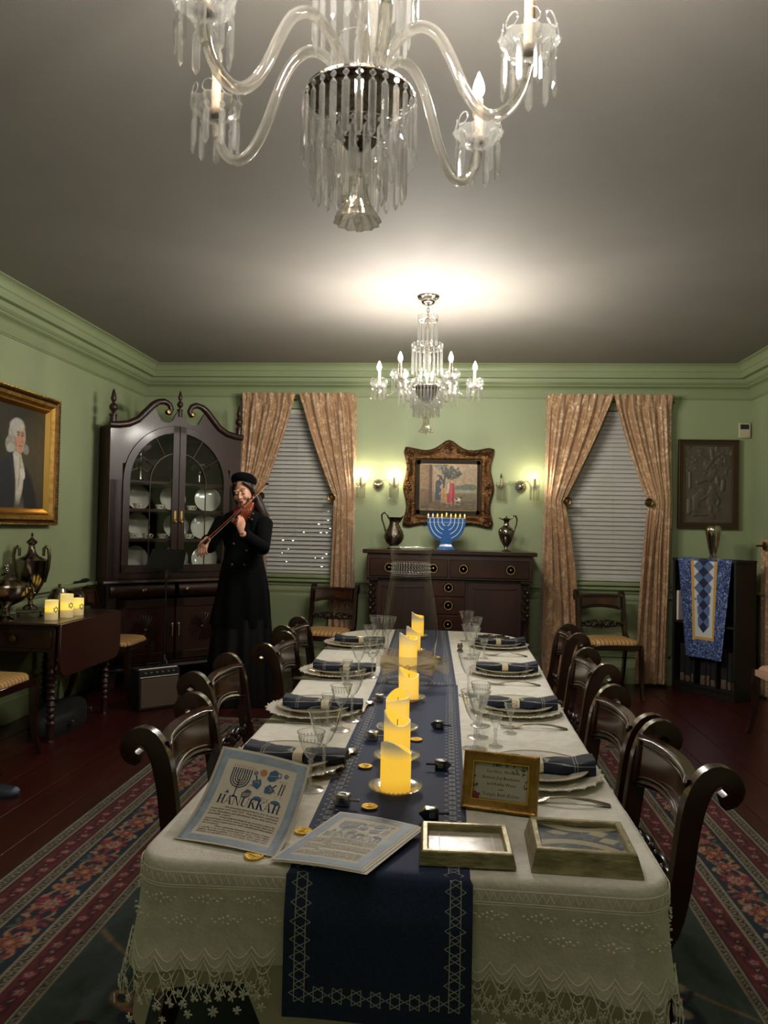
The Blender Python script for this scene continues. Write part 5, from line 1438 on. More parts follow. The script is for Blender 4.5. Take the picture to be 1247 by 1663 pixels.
# ================================================================ dining table and cloths
ZT0 = .744
def half(y):  # table edges (left, right) as they bow outward away from the camera
    q = max(0.0, min(1.0, (y - 2.6) / 1.5)); q = q * q * (3 - 2 * q)
    return -.583 - .062 * q, .411 + .026 * q
def outline(grow=0.0, n_end=26):
    pts = []
    r = .07
    y0, y1, ys = 1.44, 4.90, 4.46
    L0, R0 = half(y0)
    for k in range(7):
        a = pi + pi / 2 * k / 6; pts.append((L0 + r + (r + grow) * cos(a), y0 + r + (r + grow) * sin(a)))
    for k in range(1, 24): pts.append((L0 + r + (R0 - L0 - 2 * r) * k / 24, y0 - grow))
    for k in range(7):
        a = -pi / 2 + pi / 2 * k / 6; pts.append((R0 - r + (r + grow) * cos(a), y0 + r + (r + grow) * sin(a)))
    for k in range(1, 40):
        y = y0 + r + (ys - y0 - r) * k / 40; pts.append((half(y)[1] + grow, y))
    L1, R1 = half(ys); cx, rx, ry = (L1 + R1) / 2, (R1 - L1) / 2 + grow, y1 - ys + grow
    for k in range(n_end + 1):
        a = pi * k / n_end; e = .72
        pts.append((cx + rx * math.copysign(abs(cos(a)) ** e, cos(a)), ys + ry * abs(sin(a)) ** e))
    for k in range(1, 40):
        y = ys - (ys - y0 - r) * k / 40; pts.append((half(y)[0] - grow, y))
    return pts
dt = thing('dining_table', 'long dining table laid under white cloths, only its shadowed base showing', 'table', (-.086, 3.2, 0))
op = outline(-.004)
obj('table_top', G().ext([(x + .086, y - 3.2) for x, y in op], .705, .7365), W, dt, bevel=.003)
obj('apron', G().ext([(x + .086, y - 3.2) for x, y in outline(-.09)], .62, .705), W, dt)
for y in (-1.15, 1.0):
    p = obj('pedestal', G().lathe([(.05, .10), (.085, .14), (.06, .22), (.05, .34), (.08, .42), (.09, .47), (.06, .55), (.10, .63)], 20, X=Tm(0, y, 0)), W, dt, smooth=60)
    for sx in (-1, 1):
        for sy in (-1, 1):
            obj('claw_leg', G().tube([(sx * .03, y + sy * .03, .18), (sx * .14, y + sy * .12, .16), (sx * .25, y + sy * .24, .08), (sx * .31, y + sy * .30, .035)], [.035, .032, .026, .022], 8), W, p)

def cloth(name, label, drop, m, zt, flare, grow, wav, thick=.002, hem=None):
    """flat top following the table outline and a skirt that hangs in shallow folds"""
    base = outline(grow); n = len(base)
    # arc length and outward normal
    g = G(); rings = []
    nr = []
    for i in range(n):
        a, b = base[i - 1], base[(i + 1) % n]; t_ = Vector((b[0] - a[0], b[1] - a[1])).normalized(); nr.append((t_.y, -t_.x))
    corners = [(-.583, 1.44), (.411, 1.44)]
    S_ = [0.0]
    for i in range(1, n): S_.append(S_[-1] + math.dist(base[i], base[i - 1]))
    rings.append([(x - nx * .03, y - ny * .03, zt) for (x, y), (nx, ny) in zip(base, nr)])
    steps = [(-.010, 0), (-.003, .0015), (.002, .006), (.004, .014)] + [(.005, d) for d in [.014 + (drop - .014) * k / 14 for k in range(1, 15)]]
    for off, d in steps:
        ring = []
        for i, ((x, y), (nx, ny)) in enumerate(zip(base, nr)):
            s_ = S_[i]; dc = min(math.dist((x, y), c) for c in corners)
            q = d / drop
            cf_ = math.exp(-(dc / .16) ** 2)
            o_ = off + flare * q * q * (.35 + 1.2 * cf_) + wav * q ** 1.3 * (sin(s_ * 15 + 1.0) + .6 * sin(s_ * 27 + 2)) * (1 - .5 * cf_)
            dd = d
            if hem: dd = d * (1 + hem(x, y, s_, cf_))
            ring.append((x + nx * o_, y + ny * o_, zt - dd))
        rings.append(ring)
    g.loft(rings, cap=False)
    g.F.append(tuple(range(n))); g.MI.append(0)
    o = obj(name, g, m, smooth=180, recalc=True)
    tag(o, label, 'tablecloth')
    return o, base, nr, S_
cloth('under_cloth', 'plain white under-cloth hanging below the lace edge of the tablecloth', .262, M_['liner_cream'], ZT0 - .0035, .010, .0, .004, hem=lambda x, y, s, cf: (-.08 if y > 1.7 else 0) + .10 * sin(s * 2.7 + 1) * (y < 1.7) + (-.32 if (abs(x + .45) < .09 and y < 1.5) else 0) + .12 * cf)[0].name
over, base, nr, S_ = cloth('tablecloth', 'white damask tablecloth with a lace edge on the dining table', .185, M_['tablecloth_white'], ZT0, .014, .004, .005, hem=lambda x, y, s, cf: .035 * sin(s * 34) + .10 * cf)
# lace edging of the front and the two near corners: scallops, net and flowers
rr = random.Random(21)
def hang(s_i, d, out=.0045):
    """point on the hanging cloth at perimeter length s_i and depth d"""
    n = len(base)
    while s_i < 0: s_i += S_[-1]
    i = max(1, min(n - 1, next((k for k in range(1, n) if S_[k] >= s_i), n - 1)))
    f = (s_i - S_[i - 1]) / max(1e-6, S_[i] - S_[i - 1])
    x = base[i - 1][0] * (1 - f) + base[i][0] * f; y = base[i - 1][1] * (1 - f) + base[i][1] * f
    nx = nr[i - 1][0] * (1 - f) + nr[i][0] * f; ny = nr[i - 1][1] * (1 - f) + nr[i][1] * f
    dc = min(math.dist((x, y), c) for c in [(-.583, 1.44), (.411, 1.44)]); cf_ = math.exp(-(dc / .16) ** 2); q = d / .185
    o_ = .005 + .014 * q * q * (.35 + 1.2 * cf_) + .005 * q ** 1.3 * (sin(s_i * 15 + 1.0) + .6 * sin(s_i * 27 + 2)) * (1 - .5 * cf_) + out
    return Vector((x + nx * o_, y + ny * o_, ZT0 - d * (1 + .10 * cf_))), Vector((nx, ny, 0))
g = G(); gs = G()
front = 0.0
per = .044
s_ = -.34
while s_ < 1.50:
    px_ = hang(s_ + per / 2, .1)[0]
    if px_.y < 1.46 and -.315 < px_.x < .055: s_ += per; continue
    # scalloped cord lines and hatching of the heading
    for d0, am in ((.180, .014), (.168, .012), (.155, .010)):
        g.tube([hang(s_ + per * q / 6, d0 - am + am * 2 * abs(sin(pi * (q / 6))))[0] for q in range(7)], .0012, 4)
    # net threads
    for q in range(5):
        a = hang(s_ + per * q / 5, .182)[0]; b = hang(s_ + per * (q / 5 + (.25 if q % 2 else -.25)), .208 + .006 * (q % 3))[0]
        g.tube([a, b], .0009, 3); c_ = hang(s_ + per * q / 5, .23)[0]; g.tube([b, c_], .0009, 3)
    # hanging flowers
    for ds, d in ((0, .214), (.5, .205), (.25, .232), (.72, .228), (.5, .252)):
        p, nv = hang(s_ + per * ds, d + rr.uniform(-.003, .003)); up_ = Vector((0, 0, 1)); sd = nv.cross(up_).normalized()
        R_ = rr.uniform(.0075, .011)
        for k in range(7):
            a = k * 2 * pi / 7 + rr.random(); c_ = p + (sd * cos(a) + up_ * sin(a)) * R_ * .62
            XX = Matrix.Translation(c_) @ Matrix((( sd * cos(a) + up_ * sin(a)), (-sd * sin(a) + up_ * cos(a)), nv)).transposed().to_4x4()
            g.ell((0, 0, 0), (R_ * .5, R_ * .22, .0014), 5, 3, X=XX)
        g.ell(tuple(p), .0022, 5, 3)
    # embroidered sprig higher on the drop
    if int(s_ / per + 100) % 2 == 0:
        for ds, d in ((0, .062), (.0, .098)):
            for k in range(5):
                a = k * 2 * pi / 5; p, nv = hang(s_ + per * (ds + (.9 if d > .08 else 0)) + .008 * cos(a), d + .007 * sin(a), .0052); gs.ell(tuple(p), .0028, 5, 3)
            for k in (-1, 1):
                for q in range(3):
                    p, nv = hang(s_ + per * (ds + (.9 if d > .08 else 0)) + k * (.014 + .007 * q), d + .005 * sin(q * 1.6) - .002, .0052); gs.ell(tuple(p), (.0034, .0018, .0022), 5, 3)
    s_ += per
for q in range(120):
    a = hang(-.3 + 1.75 * q / 120, .020)[0]; b = hang(-.3 + 1.75 * (q + .5) / 120, .034)[0]; c_ = hang(-.3 + 1.75 * (q + 1) / 120, .020)[0]
    gs.tube([a, b, c_], .0012, 3)
for d in (.016, .038, .042): gs.tube([hang(-.3 + 1.75 * q / 90, d)[0] for q in range(91)], .0009, 3)
le = obj('lace_edging', g, M_['lace_white'], over, kind='stuff'); obj('white_embroidery', gs, M_['lace_white'], over, kind='stuff')

# ---------------------------------------------------------------- navy runners with star embroidery
mat('stitch_white', lin('#b9bac0'), .7)
def runner(name, label, y0, y1, xc0, xc1, w, z, drop, nearborder):
    t = thing(name, label, 'runner', (0, 0, 0), group='navy table runners')
    L_ = y1 - y0
    def pt(a, s_, up=0.0):  # a across -.5...5, s along from near hem
        if s_ < drop:
            return (xc0 + a * w * 1.03, 1.428 - .018 * min(1.0, (drop - s_) / .08) - up - .003 * sin(7 * a + 1) * (1 - s_ / drop), z - (drop - s_) - .0015)
        y = s_ - drop + (1.428 if drop else y0); f = (y - y0) / L_
        e = .0035 * max(0.0, 1 - (y - 1.428) / .02) if drop else 0.0
        return (xc0 + (xc1 - xc0) * f + a * w, y, z + up - e)
    tot = drop + L_
    vs_n = 26 if drop else 0
    def f(u, v): return pt(u - .5, v * tot)
    g = G().grid(f, 12, 160)
    lay = g
    obj('cloth', lay, M_['navy_linen'], t, smooth=50, recalc=False)
    g = G(); p = .0325; bw = .0011
    def star(c_a, c_s, r, along=True):
        for k in range(2):
            tri = []
            for q in range(4):
                th_ = (pi / 2 if not along else 0) + k * pi + q * 2 * pi / 3
                tri.append((c_a + r * sin(th_) * 1.0, c_s + r * cos(th_)))
            for (a0, s0), (a1, s1) in zip(tri[:-1], tri[1:]):
                P0, P1 = Vector(pt(a0 / w, s0, .0010)), Vector(pt(a1 / w, s1, .0010))
                nrm = (0, -1, 0) if s0 < drop and s1 < drop else (0, 0, 1)
                g.ribbon([P0, P1], bw * 1.6, nrm)
    s0 = .045 if nearborder else .01
    for sg in (-1, 1):
        a = sg * (w / 2 - .030)
        q = s0
        while q < tot - .02: star(a, q, .0185, along=False); q += p
        for e in (-.0095, .0095):
            n_ = int(tot / .03)
            for i in range(n_):
                sA, sB = s0 + (tot - s0 - .01) * i / n_, s0 + (tot - s0 - .01) * (i + 1) / n_
                nrm = (0, -1, 0) if sB < drop + .001 else (0, 0, 1)
                g.ribbon([pt((a + e) / w, sA, .0010), pt((a + e) / w, sB, .0010)], bw * 1.5, nrm)
    if nearborder:
        nst = 7
        for i in range(nst):
            star(-(w / 2 - .030) + (w - .06) * (i + 1) / (nst + 1), .045, .0165, along=False)
    obj('star_embroidery', g, M_['stitch_white'], t, smooth=0, recalc=False, kind='stuff')
    return t
runner('table_runner', 'navy star-embroidered runner hanging over the near end of the dining table', 1.44, 3.20, -.118, -.123, .335, ZT0 + .0015, .262, True)
runner('table_runner', 'second navy star-embroidered runner at the far end, under the hurricane glass', 3.15, 4.88, -.125, -.165, .33, ZT0 + .0032, 0.0, True)
ZR = ZT0 + .0032   # top of near runner and things resting on it
ZR2 = ZT0 + .0050

# ---------------------------------------------------------------- place settings
def scal(prof, n=72, lobes=24, amp=.004): return G().lathe(prof, n, lobes=lobes, amp=amp)
chm = scal([(.001, .002), (.09, .0), (.10, .002), (.118, .008), (.158, .016, 1), (.163, .019, 1), (.158, .020, 1), (.118, .012), (.10, .006), (.001, .006)]).mesh('dish', M_['white_china'])
gb = G()
for k in range(72): a = k * 2 * pi / 72; r = .1615 + .004 * cos(24 * a); gb.ell((r * cos(a), r * sin(a), .0195), .0032, 5, 4)
beadm = gb.mesh('beaded_rim', M_['white_china'])
dpm = G().lathe([(.001, .003), (.075, .0), (.080, .003), (.092, .012), (.128, .020), (.130, .0225), (.124, .0225), (.092, .016), (.080, .008), (.001, .007)], 48).mesh('dish', M_['white_china'])
drm = G().lathe([(.1285, .0205), (.1305, .022), (.1305, .0238), (.128, .0238)], 48).mesh('gilt_rim', M_['china_trim'])
def nap_mesh(flip):
    rings = []
    for i in range(25):
        u = i / 24; x = -.135 + .27 * u
        pin = 1 - .22 * math.exp(-((x + .01) / .028) ** 2)
        hgt = .030 * pin * (1 + .35 * max(0, (u - .78) / .22)); wid = .040 * pin * (1 + .12 * sin(u * 9))
        n = 18; ring = []
        for k in range(n):
            a = 2 * pi * k / n; e = .6
            cx_, sz = math.copysign(abs(cos(a)) ** e, cos(a)), math.copysign(abs(sin(a)) ** e, sin(a))
            ring.append((x, wid * cx_ + .004 * sin(u * 12 + k), hgt * .5 * (1 + sz) + .002 * sin(k * 2.0 + u * 15)))
        rings.append(ring)
    return G().loft(rings).mesh('cloth', M_['napkin_navy'], smooth=60)
napm = nap_mesh(0)
ringm = G().loft([[(x, (.034 + e) * math.copysign(abs(cos(a)) ** .6, cos(a)), (.0255 + e) * .5 * (1 + math.copysign(abs(sin(a)) ** .6, sin(a))) - e * .3) for a in [2 * pi * k / 20 for k in range(20)]] for x, e in ((-.022, .001), (-.022, .0030), (.004, .0030), (.004, .001))], cap=False).mesh('band', M_['napkin_band'])
def cutlery_knife():
    g = G(); g.loft([[(x, -w, z), (x, w, z), (x, w * .8, z + h), (x, -w * .8, z + h)] for x, w, z, h in ((-.115, .006, .001, .004), (-.11, .009, 0, .008), (-.06, .008, 0, .009), (-.01, .006, .0, .008), (-.005, .007, 0, .006))])
    b = G(); b.loft([[(x, -w, .002), (x, w2, .002), (x, w2, .0035), (x, -w, .0045)] for x, w, w2 in ((-.005, .005, .005), (.02, .008, .006), (.09, .010, .006), (.115, .002, .006))])
    return g, b
kh, kb_ = cutlery_knife(); khm = kh.mesh('handle', M_['cutlery'], smooth=50); kbm = kb_.mesh('blade', M_['cutlery'], smooth=50)
def fork_meshes():
    h = G(); h.loft([[(x, -w, z), (x, w, z), (x, w * .7, z + .0035), (x, -w * .7, z + .0035)] for x, w, z in ((.10, .009, .0), (.085, .011, .003), (.05, .007, .010), (.0, .0035, .014), (-.04, .0035, .010))])
    t_ = G(); t_.loft([[(x, -w, z), (x, w, z), (x, w, z + .003), (x, -w, z + .003)] for x, w, z in ((-.04, .0035, .010), (-.055, .011, .004), (-.07, .012, .001))])
    for k in range(4): yy = -.0098 + .0065 * k; t_.loft([[(x, yy - w, z), (x, yy + w, z), (x, yy + w, z + .002), (x, yy - w, z + .002)] for x, w, z in ((-.069, .0022, .001), (-.095, .0018, .002), (-.115, .0010, .006))])
    return h.mesh('handle', M_['cutlery'], smooth=50), t_.mesh('tines', M_['cutlery'], smooth=50)
fhm, ftm = fork_meshes()
def spoon_meshes():
    h = G(); h.loft([[(x, -w, z), (x, w, z), (x, w * .7, z + .003), (x, -w * .7, z + .003)] for x, w, z in ((-.085, .006, 0), (-.07, .010, .002), (-.04, .006, .006), (.0, .003, .008), (.03, .0032, .006))])
    b = G(); b.lathe([(.001, -.006), (.010, -.004), (.016, 0), (.0165, .001), (.015, .0005), (.009, -.003), (.001, -.0045)], 18, X=Tm(.052, 0, .0065) @ Matrix.Diagonal((1.5, 1, 1, 1)))
    return h.mesh('handle', M_['cutlery'], smooth=50), b.mesh('bowl', M_['cutlery'], smooth=60)
shm, sbm = spoon_meshes()
def two(name, lb, cat, loc, rz, grp, parts_):
    t = thing(name, lb, cat, loc, rz, grp)
    for nm, me in parts_: obj(nm, me, parent=t)
    return t
settings = [(-.425, 2.03, 'L', 'nearest left place behind the HANUKKAH sheet'), (-.452, 2.63, 'L', 'second place on the left'), (-.475, 3.34, 'L', 'third place on the left'), (-.505, 4.17, 'L', 'farthest place on the left'),
            (.238, 2.04, 'R', 'nearest right place behind the gilt frame'), (.242, 2.76, 'R', 'second place on the right'), (.255, 3.48, 'R', 'third place on the right'), (.275, 4.27, 'R', 'farthest place on the right')]
for i, (x, y, sd, lb) in enumerate(settings):
    z = ZT0 + .0008
    two('charger_plate', 'white scalloped charger plate, %s' % lb, 'plate', (x, y, z), random.uniform(0, 1), 'scalloped chargers', (('dish', chm), ('beaded_rim', beadm)))
    two('dinner_plate', 'white gilt-edged dinner plate on the charger, %s' % lb, 'plate', (x, y + .004, z + .0075), 0, 'dinner plates', (('dish', dpm), ('gilt_rim', drm)))
    rz = (pi if sd == 'L' else 0) + random.uniform(-.05, .05)
    two('napkin', 'navy stitched napkin rolled in a cream band, %s' % lb, 'napkin', (x + (.03 if sd == 'L' else .01), y + .01, z + .0155), rz, 'rolled navy napkins', (('cloth', napm), ('band', ringm)))
for (x, y, r, lb) in ((-.515, 2.475, 0, 'second'), (-.525, 3.195, 0, 'third'), (-.555, 4.005, 0, 'farthest')):
    two('dinner_knife', 'silver dinner knife in front of the %s plate on the left side' % lb, 'knife', (x, y, ZT0 + .0012), r + random.uniform(-.03, .03), 'dinner knives', (('handle', khm), ('blade', kbm)))
two('dinner_knife', 'silver dinner knife behind the second napkin on the right side', 'knife', (.315, 2.93, ZT0 + .0012), pi, 'dinner knives', (('handle', khm), ('blade', kbm)))
for (x, y, lb) in ((.285, 1.848, 'nearest'), (.29, 2.535, 'second'), (.285, 3.235, 'third'), (.305, 3.975, 'farthest')):
    two('dinner_fork', 'silver dinner fork lying before the %s plate on the right side' % lb, 'fork', (x, y, ZT0 + .0012), random.uniform(-.04, .04), 'dinner forks', (('handle', fhm), ('tines', ftm)))
for (x, y, rz, lb) in ((-.266, 2.115, radians(84), 'nearer silver spoon lying on the stitched edge of the runner'), (-.280, 2.72, radians(82), 'farther silver spoon lying on the stitched edge of the runner')):
    two('dessert_spoon', lb, 'spoon', (x, y, ZR + .0004), rz, 'dessert spoons', (('handle', shm), ('bowl', sbm)))

# ---------------------------------------------------------------- stemware
def stem_glass(h, rb, rf, bowl_h, n=40):
    zb = h - bowl_h
    foot = G().lathe([(.001, .0005), (rf, .0), (rf, .0018), (.010, .006), (.0045, .014), (.0040, zb * .55), (.0055, zb * .6), (.0040, zb * .65), (.0042, zb - .012), (.007, zb - .004), (.0035, zb)], 20, cap=True).mesh('stem', M_['dish_glass'], smooth=50)
    pr = [(.004, zb), (rb * .32, zb + bowl_h * .10), (rb * .60, zb + bowl_h * .36), (rb * .78, zb + bowl_h * .64), (rb * .92, zb + bowl_h * .90), (rb, h)]
    bowl = G().lathe([(r, z, 1 if 0 < k < 4 else 0) for k, (r, z) in enumerate(pr)], n, lobes=10, amp=rb * .025).mesh('bowl', M_['table_glass'], smooth=60)
    rim = G().tube([(rb * cos(a), rb * sin(a), h) for a in [2 * pi * k / 32 for k in range(32)]], .0009, 5, loop=True).mesh('rim', M_['dish_glass'], smooth=60)
    et = G()
    for k in range(20):
        a = 2 * pi * k / 20
        for q, w_ in ((.72, .0014), (.80, .0018)):
            r = rb * (.78 + (q - .64) * .54) + .0006; et.ell((r * cos(a), r * sin(a), zb + bowl_h * q), (w_, w_, .0030), 5, 3)
    return (('stem', foot), ('bowl', bowl), ('rim', rim), ('etched_band', et.mesh('etched_band', M_['dish_glass'], smooth=60)))
GOB = stem_glass(.168, .044, .037, .088); WIN = stem_glass(.140, .034, .033, .066); COR = stem_glass(.098, .021, .022, .044)
glasses = [(-.309, 1.965, 'G', 'tall water goblet, nearest on the left'), (-.325, 1.858, 'W', 'small wine glass before the nearest left goblet'),
           (-.311, 2.545, 'G', 'tall water goblet by the second left plate'), (-.330, 2.415, 'W', 'wine glass by the second left plate'), (-.380, 2.47, 'C', 'tiny cordial glass by the second left plate'),
           (-.318, 3.29, 'G', 'tall water goblet by the third left plate'), (-.372, 3.25, 'W', 'wine glass by the third left plate'), (-.402, 3.12, 'C', 'tiny cordial glass by the third left plate'),
           (-.375, 4.10, 'G', 'tall goblet at the far left, left of its pair'), (-.315, 4.08, 'G', 'tall goblet at the far left, seen through the hurricane glass'), (-.395, 3.93, 'W', 'wine glass by the farthest left plate'),
           (.085, 2.27, 'G', 'tall water goblet nearest on the right, behind the gilt frame'), (.098, 2.40, 'W', 'wine glass just behind the nearest right goblet'), (.112, 2.54, 'W', 'flared wine glass by the second right plate'),
           (.146, 2.305, 'C', 'tiny cordial glass right of the nearest right goblet'), (.202, 2.465, 'C', 'tiny cordial glass in front of the second right napkin'),
           (.083, 2.99, 'G', 'tall water goblet by the third right plate, standing alone'),
           (.112, 3.86, 'G', 'tall water goblet by the farthest right plate'), (.135, 3.97, 'W', 'wine glass behind the farthest right goblet'), (.182, 3.88, 'C', 'tiny cordial glass by the farthest right plate'),
           (.108, 4.47, 'G', 'tallest-looking goblet at the far right end of the table'), (.165, 4.44, 'W', 'wine glass at the far right end of the table')]
for x, y, k, lb in glasses:
    two({'G': 'water_goblet', 'W': 'wine_glass', 'C': 'cordial_glass'}[k], 'clear ' + lb, 'glass', (x, y, ZT0 + .0008), random.random(), 'etched stemware on the table', {'G': GOB, 'W': WIN, 'C': COR}[k])

# ---------------------------------------------------------------- candles down the runner
def candle(lb, x, y, r, h, rot, dishr=.064, zz=ZR, m='wax_glow', dish=True, lowcut=.028):
    if dish:
        d = thing('candle_dish', 'beaded clear glass dish under the ' + lb, 'dish', (x, y, zz + .0004), 0, 'beaded glass dishes')
        obj('dish', G().lathe([(.001, .0), (.034, 0), (.040, .003), (dishr - .003, .012), (dishr, .014), (dishr - .003, .0145), (.040, .0055), (.001, .0035)], 32), M_['dish_glass'], d)
        g = G()
        for k in range(36): a = 2 * pi * k / 36; g.ell((dishr * cos(a), dishr * sin(a), .0145), .0036, 6, 4)
        obj('beaded_rim', g, M_['dish_glass'], d)
    c = thing('candle', lb, 'candle', (x, y, zz + (.0044 if dish else .0006)), rot, 'yellow battery candles')
    n = 36
    def top(a): return h - lowcut * (.5 - .5 * sin(a)) - .006 * sin(2 * a + .5)
    rings = []
    for rr_, k in ((r * .97, 'b'), (r, 'b2'), (r, 't'), (r - .004, 't2'), (r - .007, 'i'), (.004, 'i2')):
        ring = []
        for q in range(n):
            a = 2 * pi * q / n
            z = {'b': 0, 'b2': .003, 't': top(a), 't2': top(a) + .0006, 'i': min(top(a) - .006, h - lowcut - .006), 'i2': h - lowcut - .010}[k]
            ring.append((rr_ * cos(a), rr_ * sin(a), z))
        rings.append(ring)
    obj('wax', G().loft(rings[:4] , cap=False).add(rings[0], [tuple(range(n))]), M_[m], c, smooth=50)
    obj('inner_glow', G().loft([rings[3]] + rings[4:] , cap=False).add(rings[5], [tuple(range(n))]), M_['wax_inner'] if m == 'wax_tall' else M_[m + '_in'], c, smooth=60)
    obj('wick', G().tube([(0, 0, h - lowcut - .010), (.001, 0, h - lowcut + .010)], .0011, 5), M_['wick_black'], c)
emat('wax_glow_in', (1.0, 0.58, 0.05), .42)
candle('nearest yellow pillar candle, the widest one', -.119, 1.868, .037, .118, radians(90 + 40))
candle('second yellow pillar candle on the runner', -.133, 2.12, .0365, .125, radians(60), .062)
candle('third yellow pillar candle, set off line', -.152, 2.42, .037, .120, radians(-30), .064)
candle('fourth yellow pillar candle before the hurricane glass', -.140, 2.86, .037, .112, radians(60), .060)
candle('tall yellow candle standing inside the hurricane glass', -.163, 3.22, .038, .195, radians(90), zz=ZR2, m='wax_tall', dish=False, lowcut=.02)
candle('yellow candle behind the hurricane glass', -.176, 3.98, .037, .125, radians(100), .060, zz=ZR2)
candle('farthest yellow candle at the end of the runner', -.176, 4.52, .036, .140, radians(80), .058, zz=ZR2)
hu = thing('hurricane_glass', 'large clear hurricane shade with a tulle bow around its foot', 'glass', (-.158, 3.22, ZR2 + .0004))
obj('shade', G().lathe([(.095, .0), (.098, .03), (.106, .10), (.114, .17), (.1165, .22), (.112, .28), (.100, .35), (.088, .41), (.081, .46), (.080, .49), (.083, .52), (.090, .555)], 48), M_['hurricane_glass'], hu, smooth=180)
obj('rim', G().tube([(.090 * cos(a), .090 * sin(a), .555) for a in [2 * pi * k / 48 for k in range(48)]], .0026, 6, loop=True).tube([(.095 * cos(a), .095 * sin(a), .0018) for a in [2 * pi * k / 48 for k in range(48)]], .0016, 6, loop=True), M_['dish_glass'], hu, smooth=180)
g = G()
for k in range(44):
    a = 2 * pi * k / 44; r0 = .0865
    for zz, rr_ in ((.455, .0830), (.470, .0822), (.485, .0818)): g.ell((rr_ * cos(a), rr_ * sin(a), zz), (.0028, .0028, .0045), 5, 4)
for zz, rr_ in ((.440, .0845), (.448, .0838), (.492, .0812)): g.tube([(rr_ * cos(a), rr_ * sin(a), zz) for a in [2 * pi * k / 40 for k in range(40)]], .0011, 5, loop=True)
obj('etched_band', g, M_['dish_glass'], hu, smooth=60)
bw = thing('tulle_bow', 'gold tulle ribbon tied in a bow around the foot of the hurricane glass', 'ribbon', (-.158, 3.22, ZR2 + .04))
obj('band', G().grid(lambda u, v: ((.107 + .010 * v * (1 - v) * 4 + .003 * sin(u * 60)) * cos(2 * pi * u), (.107 + .010 * v * (1 - v) * 4 + .003 * sin(u * 60)) * sin(2 * pi * u), .0 + .075 * v), 90, 6), M_['tulle'], bw, smooth=180, recalc=False)
for sg in (-1, 1):
    obj('loop', G().grid(lambda u, v: (sg * (.006 + .105 * sin(pi * min(1, u * .93)) ** .8 * (1 if u < .5 else .92)), -.125 - .018 * sin(pi * u) - .010 * sin(v * 9 + u * 8), .035 + (.062 * (v - .5)) * (.15 + .85 * sin(pi * u)) + (.022 if u < .5 else -.012) * sin(pi * u)), 34, 10), M_['tulle'], bw, smooth=180, recalc=False)
    obj('tail', G().grid(lambda u, v: (sg * (.01 + (.155 if sg > 0 else .12) * u), -.125 + .03 * u - .01 * sin(u * 9 + v * 5), .035 + (.07 * (v - .5)) * (.12 + .88 * u) + (.012 if sg > 0 else .035) * u), 24, 10), M_['tulle'], bw, smooth=180, recalc=False)
obj('knot', G().ell((0, -.125, .035), (.012, .012, .012), 10, 8), M_['tulle'], bw)

# ---------------------------------------------------------------- gelt coins, dreidels, shaker, trivet
gcm = G().lathe([(.001, 0), (.0185, 0), (.019, .0008), (.019, .003), (.018, .0038), (.0165, .0032), (.001, .0034)], 28).mesh('disc', M_['coin_gold'], smooth=50)
ge = G().tube([(-.006, -.006, .0036), (.0, .008, .0036), (.006, -.006, .0036), (-.006, -.006, .0036)], .0008, 4).tube([(.0105 * cos(a), .0105 * sin(a), .0034) for a in [2 * pi * k / 20 for k in range(20)]], .0006, 4, loop=True).mesh('embossing', M_['coin_gold'])
coins = [(-.211, 2.046, ZR, 'gold foil coin on the runner level with the second candle'), (-.169, 1.752, ZR, 'gold foil coin on the runner in front of the nearest candle'), (-.292, 1.60, ZT0, 'gold foil coin half under the folded HANUKKAH stack'), (-.363, 1.468, ZT0, 'gold foil coin at the near edge of the white cloth'), (-.088, 2.328, ZR, 'gold foil coin beside the second candle dish'), (-.055, 3.833, ZR2, 'gold foil coin on the far runner near a dark dreidel')]
for x, y, z, lb in coins: two('chocolate_coin', lb, 'coin', (x, y, z + .0006), random.random() * 6, 'gold foil coins', (('disc', gcm), ('embossing', ge)))
def dreidel_meshes(m):
    a = .0125
    body = G().loft([[(x, -w, -w), (x, w, -w), (x, w, w), (x, -w, w)] for x, w in ((-.030, .0012), (-.020, .0095), (-.016, a), (.012, a), (.013, a * .9))]).mesh('body', M_[m], bevel=.0012)
    st_ = G().tube([(.012, 0, 0), (.034, 0, 0)], .0030, 8).ell((.034, 0, 0), .0036, 6, 5).mesh('handle', M_[m])
    lt = G()
    for X in (Rm(0, 'X'), Rm(pi / 2, 'X'), Rm(-pi / 2, 'X')):
        for k in (-1, 0, 1): lt.b2(-.006, .005, k * .004 - .0009, k * .004 + .0009, a, a + .0006, X=X)
        lt.b2(-.0075, -.0055, -.005, .005, a, a + .0006, X=X)
    return body, st_, lt.mesh('letter', M_['ink_navy' if m == 'dreidel_silver' else 'dreidel_silver'])
DS, DD = dreidel_meshes('dreidel_silver'), dreidel_meshes('dreidel_dark')
for x, y, z, rz, k, lb in ((-.229, 1.760, ZR, -.15, 'S', 'silver dreidel lying near the HANUKKAH stack'), (-.215, 2.31, ZR, -.1, 'S', 'silver dreidel lying beside the second candle'), (-.243, 2.83, ZR, .05, 'S', 'silver dreidel lying beside the fourth candle'),
                           (-.026, 1.70, ZR, .1, 'D', 'dark dreidel nearest the small silver frame'), (-.014, 2.055, ZR, pi, 'D', 'dark dreidel on the runner right of the nearest candles'), (-.020, 2.47, ZR, -.2, 'D', 'dark dreidel on the runner level with the third candle'), (-.038, 3.66, ZR2, .1, 'D', 'dark dreidel on the far runner, right of the hurricane glass')):
    me = DS if k == 'S' else DD
    two('dreidel', lb, 'dreidel', (x, y, z + .0132), rz, 'dreidels on the runner', (('body', me[0]), ('handle', me[1]), ('letter', me[2])))
sk = thing('salt_shaker', 'little silver salt shaker by the farthest right goblet', 'shaker', (.066, 4.07, ZT0 + .0008))
